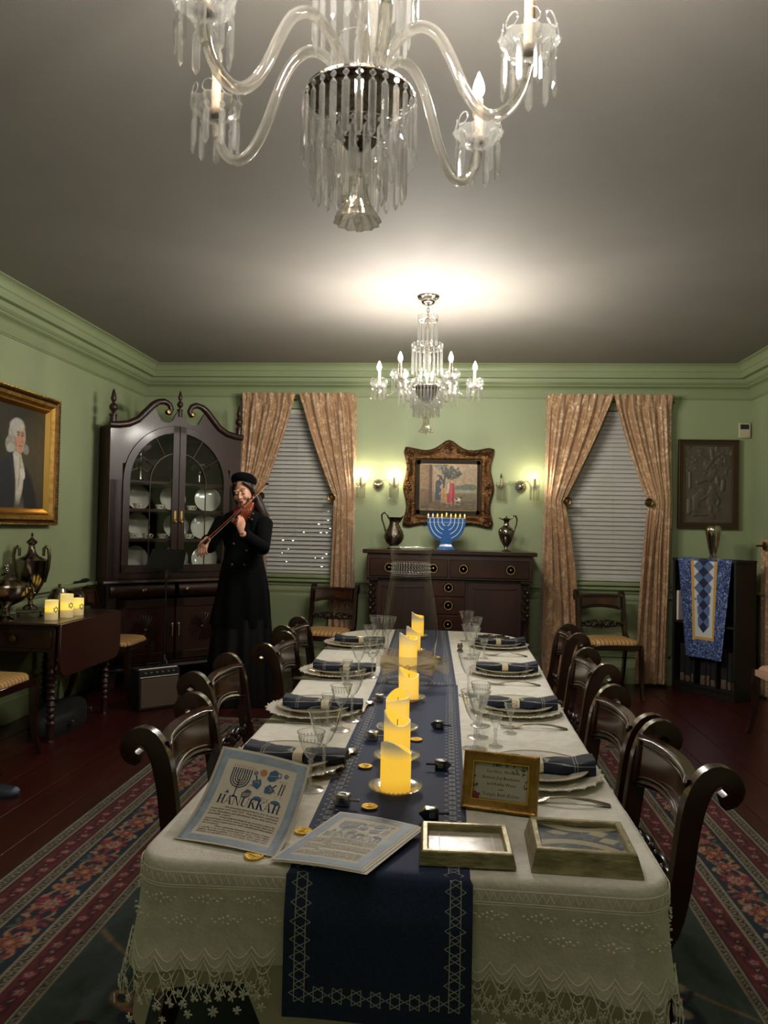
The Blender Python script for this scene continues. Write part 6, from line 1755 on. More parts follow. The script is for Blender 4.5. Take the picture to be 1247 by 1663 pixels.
obj('body', G().lathe([(.001, 0), (.016, 0), (.017, .005), (.010, .014), (.015, .026), (.014, .034), (.001, .034)], 16), M_['silver_dark'], sk); obj('cap', G().lathe([(.0125, .034), (.012, .042), (.006, .048), (.001, .049)], 14), M_['silver'], sk)
tv = thing('trivet', 'black openwork leaf trivet on the cloth at the far right end of the table', 'trivet', (.27, 4.66, ZT0 + .0008))
for k in range(6):
    a = k * pi / 3; g = G()
    g.ext([(.030 + .035 * cos(t_) * 1.0, .016 * sin(t_)) for t_ in [q * 2 * pi / 12 for q in range(12)]], 0, .004, X=Rm(a, 'Z') @ Tm(.035, 0, 0))
    obj('leaf', g, M_['trivet_iron'], tv)
    obj('tendril', G().tube([(.03 * cos(a + .5), .03 * sin(a + .5), .003), (.085 * cos(a + .5), .085 * sin(a + .5), .003), (.10 * cos(a + .75), .10 * sin(a + .75), .003), (.085 * cos(a + .9), .085 * sin(a + .9), .003)], .0028, 6), M_['trivet_iron'], tv)
obj('hub', G().lathe([(.001, 0), (.02, 0), (.02, .005), (.001, .005)], 14), M_['trivet_iron'], tv)
# ================================================================ papers and small frames on the table
def text_verts(body, size, shear=0.0, align='LEFT', spacing=1.0, line=1.0, width=0.0, font_off=0.0, res=1, ws=1.0):
    cu = bpy.data.curves.new('t', 'FONT')
    cu.body = body; cu.size = size; cu.shear = shear; cu.align_x = align; cu.space_character = spacing; cu.space_line = line; cu.resolution_u = res; cu.offset = font_off; cu.space_word = ws
    o = bpy.data.objects.new('t', cu); C.objects.link(o)
    dg = bpy.context.evaluated_depsgraph_get()
    me = o.evaluated_get(dg).to_mesh()
    V = [tuple(v.co) for v in me.vertices]; F = [tuple(p.vertices) for p in me.polygons]
    o.evaluated_get(dg).to_mesh_clear()
    bpy.data.objects.remove(o); bpy.data.curves.remove(cu)
    return V, F

def serif_letters():
    """high-contrast capitals on a unit-high box: polygons per letter and advance width"""
    T, h = .20, .06
    def bar(x0, x1, y0, y1): return [(x0, y0), (x1, y0), (x1, y1), (x0, y1)]
    def sf(x, y): return bar(x - .06, x + T + .06, y, y + .045)
    def sfn(x, y): return bar(x - .07, x + h + .07, y, y + .04)
    L = {}
    L['H'] = ([bar(.08, .08 + T, 0, 1), bar(.56, .56 + T * .8, 0, 1), bar(.2, .6, .48, .53), sf(.08, 0), sf(.08, .955), sf(.55, 0), sf(.55, .955)], .86)
    L['A'] = ([[(.02, 0), (.07, 0), (.40, .93), (.36, 1.0)], [(.33, 1.0), (.42, 1.0), (.80, 0), (.60, 0)], bar(.16, .62, .30, .345), sfn(.02, 0), sf(.61, 0)], .90)
    L['N'] = ([bar(.08, .13, 0, 1), bar(.72, .77, 0, 1), [(.06, 1.0), (.24, 1.0), (.77, .0), (.70, .0)], sfn(.08, 0), sfn(.04, .955), sfn(.72, .955)], .92)
    u = [(.08, 1.0), (.08, .30)] + [(.08 + .33 * (1 - cos(a * pi / 10)), .30 - .31 * sin(a * pi / 10)) for a in range(1, 10)] + [(.74, .30), (.74, 1.0), (.69, 1.0), (.69, .30)] + [(.69 - .215 * (1 - cos(a * pi / 8)), .30 - .24 * sin(a * pi / 8)) for a in range(1, 8)] + [(.25, .30), (.25, 1.0)]
    L['U'] = ([u, sf(.08, .955), sfn(.69, .955)], .86)
    L['K'] = ([bar(.08, .08 + T, 0, 1), [(.22, .42), (.22, .50), (.64, 1.0), (.70, 1.0)], [(.32, .58), (.45, .70), (.84, 0), (.64, 0)], sf(.08, 0), sf(.08, .955), sfn(.64, .955), sf(.64, 0)], .88)
    return L
SL = serif_letters()

def printed_sheet(par, S, w, h, fade=1.0):
    """all the print of the sheet, laid on its surface S(a, b) (0..1 across, 0..1 up); groups of flat shapes"""
    K = 'faded' if fade < 1 else ''
    def lift(pts, e): return [S(max(0, min(1, x / w)), max(0, min(1, y / h)), e) for x, y in pts]
    gB = G()
    def strip(x0, x1, y0, y1):
        gB.grid(lambda u, v: S((x0 + (x1 - x0) * u) / w, (y0 + (y1 - y0) * v) / h, .0004), 6, 14)
    m0 = .006; bt = .019
    strip(m0, w - m0, m0, m0 + bt * 1.15); strip(m0, w - m0, h - m0 - bt, h - m0); strip(m0, m0 + bt, m0 + bt, h - m0 - bt); strip(w - m0 - bt, w - m0, m0 + bt, h - m0 - bt)
    obj('blue_border', gB, M_['paper_blue'], par, smooth=180, recalc=False)
    G_ = {k: G() for k in ('ink_navy', 'ink_blue', 'ink_orange', 'ink_pink')}
    ox, oy, sc = w * .20, h * .585, w * .62   # artwork box
    def P_(k, pts, e=.0007): G_[k].add(lift([(ox + x * sc, oy + y * sc) for x, y in pts], e), [tuple(range(len(pts)))])
    def disc(k, cx, cy, r, n=14, e=.0007, ry=None): P_(k, [(cx + r * cos(2 * pi * q / n), cy + (ry or r) * sin(2 * pi * q / n)) for q in range(n)], e)
    def ln(k, pts, wd, e=.0007):
        for (x0, y0), (x1, y1) in zip(pts[:-1], pts[1:]):
            d = math.hypot(x1 - x0, y1 - y0) or 1; nx, ny = -(y1 - y0) / d * wd / 2, (x1 - x0) / d * wd / 2
            P_(k, [(x0 + nx, y0 + ny), (x1 + nx, y1 + ny), (x1 - nx, y1 - ny), (x0 - nx, y0 - ny)], e)
    # nine-branched lamp
    ln('ink_navy', [(.19, .0), (.19, .52)], .016); P_('ink_navy', [(.15, -.01), (.23, -.01), (.205, .035), (.175, .035)])
    for r in (.045, .085, .125, .165):
        ln('ink_navy', [(.19 - r, .50)] + [(.19 + r * cos(pi + pi * a / 12), .36 + r * 1.05 * sin(pi + pi * a / 12)) for a in range(13)] + [(.19 + r, .50)], .018)
    for k in range(9): x = .025 + .0412 * k; ln('ink_navy', [(x, .37 if k in (0, 8) else .46), (x, .54)], .020); disc('ink_orange', x, .575, .008, 8, ry=.018)
    def star(k, cx, cy, r, wd):
        for q in range(2): ln(k, [(cx + r * cos(pi / 2 + q * pi + i * 2 * pi / 3), cy + r * sin(pi / 2 + q * pi + i * 2 * pi / 3)) for i in range(4)], wd)
    star('ink_blue', .43, .50, .038, .012); star('ink_blue', .95, .56, .038, .012)
    disc('ink_orange', .56, .53, .062); star('ink_navy', .56, .53, .036, .010)
    P_('ink_blue', [(.64, .44), (.70, .40), (.78, .43), (.82, .50), (.80, .60), (.74, .63), (.66, .57)]); ln('ink_blue', [(.80, .59), (.86, .58), (.86, .52), (.81, .50)], .014); ln('ink_pink', [(.65, .50), (.80, .52)], .008, .0010)
    def dreid(cx, cy, a, s_):
        f = lambda pts: [(cx + s_ * (x * cos(a) - y * sin(a)), cy + s_ * (x * sin(a) + y * cos(a))) for x, y in pts]
        P_('ink_blue', f([(-.5, .45), (.5, .45), (.5, -.2), (0, -.7), (-.5, -.2)])); ln('ink_navy', f([(0, .45), (0, 1.0)]), .022); ln('ink_pink', f([(-.22, .2), (.22, .2), (.22, -.15)]), .010, .0010)
    dreid(.50, .32, .35, .15); dreid(.73, .26, -.75, .15)
    for x in (.90, .95): ln('ink_navy', [(x, .20), (x + .02, .42)], .018); disc('ink_orange', x + .022, .45, .008, 8, ry=.016)
    P_('ink_blue', [(.31, .10), (.38, .19), (.46, .16), (.46, .06), (.38, .0), (.31, .03)]); ln('ink_orange', [(.33, .08), (.45, .11)], .030, .0010); ln('ink_pink', [(.33, .05), (.45, .07)], .018, .0010)
    for cx in (.59, .90): P_('ink_blue', [(cx + .085 * cos(pi * q / 10), .02 + .07 * sin(pi * q / 10)) for q in range(11)]); ln('ink_navy', [(cx - .06, .02), (cx + .06, .02)], .012, .0010)
    P_('ink_blue', [(.02, .05), (.06, .12), (.10, .05)]); ln('ink_orange', [(.72, .0), (.78, .08)], .008); ln('ink_orange', [(.78, .0), (.74, .08)], .008)
    rr_ = random.Random(6)
    for q in range(34):
        cx, cy = rr_.uniform(.36, 1.0), rr_.uniform(.0, .62)
        disc(rr_.choice(['ink_orange', 'ink_pink', 'ink_pink']), cx, cy, rr_.uniform(.007, .017), 6, .0005)
    x = 0; hd = G_['ink_navy'] if not K else G_['ink_blue']
    adv = sum(SL[c][1] for c in 'HANUKKAH'); hs = w * .66 / adv
    for c in 'HANUKKAH':
        for pl_ in SL[c][0]:
            # upright strokes stay convex; the U outline is split by the filler
            pts = [(w * .17 + (x + px) * hs, h * .503 + py * hs * 1.22) for px, py in pl_]
            if c == 'U' and len(pl_) > 8:
                n_ = len(pts); hlf = n_ // 2
                for i in range(hlf - 1):
                    hd.add(lift([pts[i], pts[i + 1], pts[n_ - 2 - i], pts[n_ - 1 - i]], .0007), [(0, 1, 2, 3)])
            else: hd.add(lift(pts, .0007), [tuple(range(len(pts)))])
        x += SL[c][1]
    mats_ = {'ink_navy': 'ink_navy', 'ink_blue': 'ink_blue', 'ink_orange': 'ink_orange', 'ink_pink': 'ink_pink'} if not K else {'ink_navy': 'ink_light', 'ink_blue': 'ink_light', 'ink_orange': 'ink_pink', 'ink_pink': 'ink_pink'}
    nm = {'ink_navy': 'navy_print', 'ink_blue': 'blue_print', 'ink_orange': 'orange_print', 'ink_pink': 'pink_print'}
    for k, gg in G_.items(): obj(nm[k], gg, M_[mats_[k]], par, smooth=0, recalc=False, kind='stuff')
    paras = ["      Harold and Julia Kaminski lived in their Georgetown", "home from 1931 until 1972.  They may have celebrated", "both, Hanukkah and Christmas, since they were an", "interfaith couple.", "      In decorating the Dining Room, we tried to reflect the", "era and ideas of these times, using the best china and", "silver, when celebrations with traditional Hanukkah", "decorations.", "      When celebrating Hanukkah, the Festival of Lights,", "a candle is lit on the menorah for each of the eight", "nights. Families gather to exchange gifts, play with", "dreidels, eat traditional foods and enjoy chocolate coins."]
    tg = G(); fs = w * .0355
    y = h * .462
    for ln_ in paras:
        V_, F_ = text_verts(ln_.lstrip(), fs, .22, font_off=.00009)
        ind = .030 if ln_.startswith(' ') else 0
        wid = max(v[0] for v in V_); k = (w * .70 - ind) / wid if len(ln_) > 44 else 1.0
        tg.add([S((w * .15 + ind + vx * k) / w, (y + vy) / h, .0007) for vx, vy, _ in V_], F_)
        y -= h * .0295
    obj('body_text', tg, M_['ink_brown'], par, smooth=0, recalc=False)

def sheet_surface(BL, BR, TL, TR, curl, z_of=None):
    BL, BR, TL, TR = map(Vector, (BL, BR, TL, TR))
    def S0(a, b):
        p = BL.lerp(BR, a).lerp(TL.lerp(TR, a), b)
        return p + Vector((0, curl[1] * sin(pi * b), -curl[0] * sin(pi * b))) + Vector((0, 0, curl[2] * sin(pi * a)))
    def S(a, b, e=0.0):
        p = S0(a, b)
        if e:
            d = .01; n = (S0(min(1, a + d), b) - S0(max(0, a - d), b)).cross(S0(a, min(1, b + d)) - S0(a, max(0, b - d))).normalized()
            if n.z < 0 and abs(n.z) > .2: n = -n
            p = p + n * e
        return tuple(p)
    return S
# the leaning HANUKKAH sheet in its clear sleeve
S1 = sheet_surface((-.545, 1.528, ZT0 + .0025), (-.318, 1.465, ZT0 + .0025), (-.521, 1.783, .862), (-.300, 1.715, .846), (.026, .004, .004))
p1 = thing('printed_sheet', 'HANUKKAH information sheet in a clear sleeve, propped up at the near left corner', 'sheet', (0, 0, 0), group='HANUKKAH information sheets')
obj('sheet', G().grid(lambda u, v: S1(u, v, 0), 10, 24), M_['paper'], p1, smooth=180, recalc=False)
printed_sheet(p1, S1, .216, .279)
def sl(u, v):
    a = -.10 + 1.13 * u; b = -.02 + 1.045 * v
    p0, p1_ = Vector(S1(0, max(0, min(1, b)))), Vector(S1(1, max(0, min(1, b))))
    p = p0 + (p1_ - p0) * a; p.z = max(p.z + .0012, ZT0 + .002); return tuple(p)
obj('clear_sleeve', G().grid(sl, 10, 24), M_['sleeve_film'], p1, smooth=180, recalc=False)
# folded stack lying over the runner
zz = ZR + .001
S2 = sheet_surface((-.327, 1.448, zz + .001), (-.148, 1.408, zz + .006), (-.229, 1.699, zz + .004), (-.052, 1.625, zz + .010), (0, 0, .003))
p2_ = thing('printed_sheet', 'faded HANUKKAH sheets stacked askew on the navy runner', 'sheet', (0, 0, 0), group='HANUKKAH information sheets')
obj('sheet', G().grid(lambda u, v: S2(u, v, .0022), 10, 14).grid(lambda u, v: tuple(Vector(S2(u, v, .0012)) + Vector((.004 + .004 * v, -.004, 0))), 10, 14).grid(lambda u, v: tuple(Vector(S2(u, v, .0004)) + Vector((.010 * u, -.005 - .004 * u, -.0004))), 10, 14), M_['paper'], p2_, smooth=180, recalc=False)
printed_sheet(p2_, lambda a, b, e=0: S2(a, b, e + .0022), .19, .265, fade=.5)

# gilt easel frame
gf = thing('gilt_frame', 'standing gilt frame with a card naming four hosts, on the near right of the table', 'frame', (.1225, 1.772, ZT0 + .0008), rot=(radians(-17), 0, radians(-13)))
wF, hF = .172, .128
g = G(); prof_frame(g, wF, hF, [(0, -.004), (0, .010), (.004, .013), (.009, .010), (.014, .009), (.021, .006), (.0225, .004), (.0225, -.002)]); obj('frame', g, M_['gold_frame'], gf, smooth=35)
g = G(); prof_frame(g, wF, hF, [(.0215, .002), (.0215, .0075), (.024, .0075), (.0265, .001)]); obj('inner_slip', g, M_['gold_bright'], gf, smooth=35)
g = G()
for q in range(44):
    for z in (.003, hF - .003): g.ell((-wF / 2 + .004 + (wF - .008) * q / 43, -.0125, z), (.0018, .0018, .0018), 5, 3)
for q in range(32):
    for x in (-wF / 2 + .003, wF / 2 - .003): g.ell((x, -.0125, .004 + (hF - .008) * q / 31), (.0018, .0018, .0018), 5, 3)
obj('rope_edge', g, M_['gold_frame'], gf, smooth=60)
obj('card', G().b2(-wF / 2 + .022, wF / 2 - .022, -.0008, .001, .022, hF - .022), M_['card_grey'], gf, smooth=0)
tg = G(); y = hF - .045
for ln_, sz in (('Sue Hess, Michele', .0098), ('Bennet, Joy Birnbaum,', .0098), ('and Kathy Weiss', .0098), ('with', .0070), ('Temple Beth Elohim', .0102)):
    V_, F_ = text_verts(ln_, sz, .12, 'CENTER'); tg.add([(vx + .002, -.0013, y + vy) for vx, vy, _ in V_], F_); y -= .0135 if sz > .008 else .0125
    if ln_ == 'and Kathy Weiss': y += .003
obj('lettering', tg, M_['ink_brown'], gf, smooth=0, recalc=False)
lg, rg_ = G(), G(); rr = random.Random(12)
for q in range(30):
    cx, cz = rr.choice([(rr.uniform(.02, .062), rr.uniform(.085, .104)), (rr.uniform(.046, .062), rr.uniform(.05, .10)), (rr.uniform(-.063, -.052), rr.uniform(.05, .103)), (rr.uniform(-.02, .03), rr.uniform(.097, .104))])
    a = rr.random() * 6.3
    lg.add([(cx + .005 * cos(a), -.0012, cz + .005 * sin(a)), (cx + .0016 * cos(a + 1.57), -.0012, cz + .0016 * sin(a + 1.57)), (cx - .005 * cos(a), -.0012, cz - .005 * sin(a)), (cx - .0016 * cos(a + 1.57), -.0012, cz - .0016 * sin(a + 1.57))], [(0, 1, 2, 3)])
for q in range(11):
    a = q * 2.4; r = .0014 * q ** .8; rg_.add([(-.055 + r * cos(a) + .0034 * cos(b), -.0013 - .00003 * q, .031 + r * sin(a) + .0034 * sin(b)) for b in [2 * pi * k / 8 for k in range(8)]], [tuple(range(8))])
obj('printed_leaves', lg, M_['leaf_print'], gf, smooth=0, recalc=False); obj('printed_rose', rg_, M_['rose_print'], gf, smooth=0, recalc=False)
obj('glass', G().b2(-wF / 2 + .022, wF / 2 - .022, -.0030, -.0024, .022, hF - .022), M_['hurricane_glass'], gf, smooth=0)
obj('easel_back', G().add([(-.02, .003, .10), (.02, .003, .10), (.026, .046, .014), (-.026, .046, .014), (-.02, .005, .10), (.02, .005, .10), (.026, .048, .015), (-.026, .048, .015)], [(0, 1, 2, 3), (4, 7, 6, 5), (0, 4, 5, 1), (1, 5, 6, 2), (2, 6, 7, 3), (3, 7, 4, 0)]), M_['black_matte'], gf)

def tray_frame(t, w, d, h, rail, slope):
    """a deep flat frame lying on its back: outer slope, top rail, inner well"""
    rings = [[(-w / 2 + i, -d / 2 + i, z), (w / 2 - i, -d / 2 + i, z), (w / 2 - i, d / 2 - i, z), (-w / 2 + i, d / 2 - i, z)] for i, z in ((0, 0), (0, .004), (slope, h - .002), (slope + .002, h), (slope + rail, h), (slope + rail + .002, h - .003), (slope + rail + .003, h - .014))]
    obj('frame', G().loft(rings, cap=False).add(rings[0], [(0, 3, 2, 1)]), M_['silver_frame'], t, smooth=25)
f2 = thing('silver_frame', 'small silver frame lying flat on the runner with a faded photograph', 'frame', (.043, 1.545, ZR + .0008), radians(1.5))
tray_frame(f2, .182, .158, .027, .010, .005)
obj('photograph', G().b2(-.076, .076, -.064, .064, .010, .0125), M_['photo_print'], f2, smooth=0)
g = G()
for a, b, c, d in ((-.05, .056, -.050, -.047), (-.05, .056, .047, .050), (-.053, -.050, -.05, .05), (.053, .056, -.05, .05)): g.b2(a, b, c, d, .0126, .0130)
obj('print_border', g, M_['card_grey'], f2, smooth=0)
f3 = thing('silver_frame', 'larger deep silver frame lying flat with a navy and cream patterned tile', 'frame', (.268, 1.558, ZT0 + .0008), radians(-1.5))
wT, dT = .205, .185
tray_frame(f3, wT, dT, .042, .011, .010)
def tile(P):
    c = lin; n = vnoise(P.x, P.y, 120, 7)
    P.c[:] = c('#1d2533'); P.mix(n * .5, c('#2b3545')); P.mix((vnoise(P.x, P.y, 40, 3) > .7) * .35, c('#56606a'))
    cr = c('#a59a78')
    for cx, cy, r in ((.055, -.06, .118), (.20, -.055, .085), (.09, .235, .115)):
        d = np.abs(np.hypot(P.x - cx, P.y - cy) - r); P.mix((.0105 - d) / .002 + .5, cr)
    for cx, cy, a in ((.118, .104, .3), (.134, .070, .3)): P.poly([(cx + .022 * cos(a + k * pi / 2), cy + .017 * sin(a + k * pi / 2)) for k in range(4)], cr, .002)
    P.poly([(.015, .10), (.030, .112), (.062, .100), (.05, .09), (.03, .093)], cr, .002); P.mix((vnoise(P.x, P.y, 150, 9) > .66) * .25, c('#8a866f'))
    P.ell(.012, .015, .03, .012, c('#5c3b31'))
paint_grid('tile', wT - .046, dT - .046, 110, 100, (0, 0, 0), tile, M_['canvas'], lambda x, y: (x - (wT - .046) / 2, y - (dT - .046) / 2, np.full_like(x, .031)), f3)
# ================================================================ chandeliers and sconces
def prism_mesh(L, w, name='prism'):
    """faceted crystal drop: small octagon button and a long pointed bar hanging from z=0"""
    g = G(); t = w * .55
    def ring(a, b, z): return [(a * cos(q * pi / 3), b * sin(q * pi / 3), z) for q in range(6)]
    g.loft([ring(w * .12, t * .12, 0), ring(w * .42, t * .42, -.005), ring(w * .42, t * .42, -.009), ring(w * .12, t * .12, -.014)])
    g.loft([ring(w * .14, t * .14, -.015), ring(w * .5, t * .5, -.024), ring(w * .5, t * .5, -L + .010), ring(w * .08, t * .08, -L)])
    return g.mesh(name, M_['crystal'], smooth=0)
PM = {}
def prism(L, w):
    k = (round(L, 3), round(w, 3))
    if k not in PM: PM[k] = prism_mesh(L, w)
    return PM[k]
def bobeche_mesh(r, n=8):
    g = G()
    g.lathe([(.006, -.012), (.012, -.010), (.022, .0), (r * .62, .006, .4), (r * .9, .022, 1), (r, .034, 1), (r * .97, .036, 1), (r * .86, .024, 1), (r * .6, .010, .4), (.016, .006), (.006, .010)], 48, lobes=n, amp=r * .10)
    for q in range(n): a = 2 * pi * q / n; g.tube([(r * cos(a + .28 * sin(b)) * (1 - .10 * (1 - cos(b)) / 2) + 0, r * sin(a + .28 * sin(b)), .034 + .016 * (1 - cos(b)) * .9) for b in [2 * pi * k / 10 for k in range(10)]], .0016, 4, loop=True)
    return g.mesh('bobeche', M_['crystal'], smooth=50)
flame_prof = [(.005, 0), (.010, .006), (.0135, .016), (.0125, .028), (.008, .042), (.003, .054), (.0004, .060)]
def flame(k=1.0, m='bulb_chandelier', nm='bulb'): return G().lathe([(r * k, z * k) for r, z in flame_prof], 10, cap=True).mesh(nm, M_[m], smooth=60)
def add_pan(parent, x, y, z, r, np_, L, w, ch, lit, fm, ph=0.0, fk=1.0):
    b = obj('bobeche', PM.setdefault(('b', r), bobeche_mesh(r)), parent=parent, loc=(x, y, z))
    for q in range(np_):
        a = 2 * pi * (q + .5) / np_ + ph
        obj('prism', prism(L, w), parent=b, X=Tm(r * .90 * cos(a), r * .90 * sin(a), .020) @ Rm(a + pi / 2, 'Z'))
    key = ('c', round(ch, 3))
    if key not in PM: PM[key] = G().lathe([(.009, 0), (.016, .002), (.016, .012), (.0105, .016), (.0105, ch), (.006, ch + .002), (.006, ch + .008)], 14, cap=True).mesh('candle', M_['candle_stick'])
    c = obj('candle', PM[key], parent=parent, loc=(x, y, z + .008))
    obj('bulb', PM.setdefault(('f', fm if lit else 0, fk), flame(fk, fm) if lit else flame(fk, 'bulb_off')), parent=c, loc=(0, 0, ch + .006), label=None if lit else 'unlit candle bulb')
    return b

def chandelier(label, loc, R, ang0, lit, low, fm, zp, armr, bright, dishr=.100, dz=0.0, fz=0.0):
    """loc on the ceiling; zp: height of the candle pans below it"""
    t = thing('chandelier', label, 'chandelier', loc, 0, 'crystal chandeliers')
    sm_, cr = M_['silver'], M_['crystal']
    obj('canopy', G().lathe([(.001, -.062), (.014, -.060), (.040, -.050), (.048, -.036), (.046, -.024), (.066, -.018), (.074, -.006), (.072, -.0005), (.001, -.0005)], 28), sm_, t)
    g = G(); zc0 = -.062; zc1 = zp + .47
    nl = max(3, int((zc0 - zc1) / .020))
    for q in range(nl):
        zc = zc0 - (zc0 - zc1) * (q + .5) / nl; h_ = (zc0 - zc1) / nl * .70
        g.tube([(.0085 * cos(a) if q % 2 else 0, 0 if q % 2 else .0085 * cos(a), zc + h_ * sin(a)) for a in [2 * pi * k / 10 for k in range(10)]], .0022, 5, loop=True)
    obj('chain', g, M_['grey_metal'], t, smooth=60)
    obj('stem', G().tube([(0, 0, zp + .48), (0, 0, zp - .20 * low - .02)], .0085, 10).ell((0, 0, zp + .40), (.018, .018, .026), 12, 8).ell((0, 0, zp + .30), (.026, .026, .02), 12, 8).ell((0, 0, zp + .20), (.03, .03, .03), 12, 8), M_['crystal_arm'], t, smooth=60)
    def tier(nm, r, z, n, L, w, scal_=True, ph=0.0):
        g = G().tube([(r * cos(a), r * sin(a), z) for a in [2 * pi * k / 36 for k in range(36)]], .0036 if scal_ else .0014, 6, loop=True)
        if scal_:
            for k in range(6): a = k * pi / 3; g.tube([(0, 0, z + .012), (r * cos(a), r * sin(a), z)], .0022, 5)
        rg = obj(nm, g, sm_ if scal_ else cr, t, smooth=60)
        if scal_:
            s_ = G()
            for k in range(n): a = 2 * pi * k / n; s_.tube([(r * 1.02 * cos(a + .5 * pi / n * cos(b)), r * 1.02 * sin(a + .5 * pi / n * cos(b)), z + .018 + .014 * sin(b)) for b in [2 * pi * j / 9 for j in range(9)]], .0030, 5, loop=True)
            obj('crest', s_, cr, rg, smooth=60)
        for k in range(n):
            a = 2 * pi * (k + .5) / n + ph
            obj('prism', prism(L, w), parent=rg, X=Tm(r * cos(a), r * sin(a), z - .003) @ Rm(a + pi / 2, 'Z'))
        return rg
    tier('crown_ring', .064, zp + .455, 14, .165, .015)
    tier('crown_ring', .100, zp + .265, 20, .165, .015)
    tier('crown_ring', .060, zp + .10, 10, .10, .012, False)
    # silver bowl under the arms, its rim hung with prisms
    dr = dishr
    zp += dz
    obj('bowl', G().lathe([(.012, zp - .125 * low), (.030, zp - .115 * low), (.058, zp - .07 * low), (.074, zp - .02), (.090, zp + .006), (dr, zp + .010), (dr, zp + .016), (.085, zp + .014), (.02, zp + .03)], 32), M_['silver_dark'], t)
    zp -= dz
    zp0 = zp; zp = zp + dz
    tier('prism_ring', dr + .003, zp + .008, 28, .165 * max(low, .80), .0165, False)
    tier('prism_ring', dr * .86, zp - .088 * low, 22, .158 * low, .0165, False)
    tier('prism_ring', dr * .52, zp - .12 * low, 14, .130 * low, .015, False)
    zp = zp0 + fz
    obj('finial', G().lathe([(.008, zp - .205 * low - .03), (.016, zp - .21 * low - .034), (.020, zp - .225 * low - .036), (.019, zp - .25 * low - .038, .3), (.026, zp - .285 * low - .04, .6), (.046, zp - .325 * low - .04, 1), (.047, zp - .332 * low - .04, 1), (.030, zp - .29 * low - .05, .5), (.002, zp - .29 * low - .05)], 48, lobes=12, amp=.0035), M_['crystal_arm'], t, smooth=60)
    obj('pendant', G().lathe([(.001, zp - .30 * low - .04), (.009, zp - .325 * low - .04), (.001, zp - .35 * low - .045)], 8, cap=True), cr, t, smooth=0)
    zp = zp0
    for k in range(6):
        a = ang0 + k * pi / 3
        s_ = R / .333
        prof_ = [(.030, .035), (.060, .075), (.092, .105), (.125, .112), (.158, .088), (.185, .035), (.210, -.028), (.238, -.076), (.268, -.098), (.298, -.088), (.320, -.055), (.331, -.012)]
        path = [(r * s_ * cos(a), r * s_ * sin(a), zp + h * bright) for r, h in prof_]
        fine = []
        for i in range(len(path) - 1):
            p0, p1, p2, p3 = [Vector(path[max(0, min(len(path) - 1, i + d))]) for d in (-1, 0, 1, 2)]
            for u in (0, .33, .66): fine.append(.5 * ((2 * p1) + (p2 - p0) * u + (2 * p0 - 5 * p1 + 4 * p2 - p3) * u * u + (3 * p1 - p0 - 3 * p2 + p3) * u ** 3))
        fine.append(Vector(path[-1]))
        arm = obj('arm', G().tube(fine, armr, 10).tube(fine[-3:], armr * 1.05, 8), M_['crystal_arm'], t, smooth=60)
        add_pan(t, R * cos(a), R * sin(a), zp + .004, .056, 9, .098, .0155, .105, k in lit, fm, a)
    return t
# far: arms level with the room's axes; five of six bulbs burn
chandelier('lit crystal chandelier hanging over the far end of the dining table', (-.168, 5.05, ZC), .315, 0.0, (0, 1, 2, 3, 4, 5), .74, 'bulb_chandelier', -.615, .0075, .45)
chandelier('large crystal chandelier close overhead, cut off by the top of the view', (-.203, 1.575, ZC), .352, radians(-16), (0, 1, 4, 5), .80, 'bulb_near', -.632, .0118, 1.0, dishr=.114, dz=-.022, fz=.032)

def sconce(label, x, z, yaw, lit):
    t = thing('wall_sconce', label, 'sconce', (x, YB - .002, z), yaw, 'crystal wall sconces')
    obj('backplate', G().lathe([(.001, -.045), (.020, -.043), (.040, -.030), (.052, -.012), (.056, .0)], 26, X=Tm(0, -.0, 0) @ Rm(-pi / 2, 'X') @ Matrix.Diagonal((1, 1.1, 1, 1)), lobes=0), M_['silver'], t)
    g = G()
    for q in range(12): a = q * pi / 6; g.ell((.040 * cos(a), -.036, .044 * sin(a)), (.011, .012, .011), 7, 5)
    obj('cut_boss', g.ell((0, -.048, 0), (.018, .014, .020), 10, 7), M_['crystal'], t, smooth=40)
    for sg, on in ((-1, lit[0]), (1, lit[1])):
        path = [(sg * .02, -.03, .015), (sg * .045, -.055, .045), (sg * .085, -.085, .045), (sg * .112, -.105, .005), (sg * .128, -.115, -.040), (sg * .150, -.118, -.048), (sg * .157, -.12, -.030)]
        obj('arm', G().tube(path, .0055, 8), M_['crystal_arm'], t, smooth=60)
        add_pan(t, sg * .157, -.12, -.028, .046, 9, .125, .018, .085, on, 'bulb_sconce', .2, .85)
    return t
sconce('crystal wall sconce with two lit bulbs beside the curtain', -.683, 1.795, 0.0, (True, True))
sconce('crystal wall sconce with one unlit bulb, above the slender ewer', .655, 1.80, radians(-17), (False, True))
# ================================================================ the violinist
PX, PY = -1.615, 5.95
per = thing('person', 'woman in a long black coat and black hat playing a violin with eyes lowered', 'person', (PX, PY, 0))
def remeshed(name, g, m, voxel, parent, smooth_it=4, fac=.5):
    me = g.mesh(name, m, smooth=180)
    o = bpy.data.objects.new('tmp', me); C.objects.link(o)
    md = o.modifiers.new('r', 'REMESH'); md.mode = 'VOXEL'; md.voxel_size = voxel
    if smooth_it: sm = o.modifiers.new('s', 'SMOOTH'); sm.iterations = smooth_it; sm.factor = fac
    dg = bpy.context.evaluated_depsgraph_get()
    nm = bpy.data.meshes.new_from_object(o.evaluated_get(dg), depsgraph=dg)
    nm.name = name
    nm.materials.clear(); nm.materials.append(m)
    nm.polygons.foreach_set('use_smooth', [True] * len(nm.polygons))
    bpy.data.objects.remove(o)
    r = bpy.data.objects.new(name, nm); C.objects.link(r); r.parent = parent
    return r
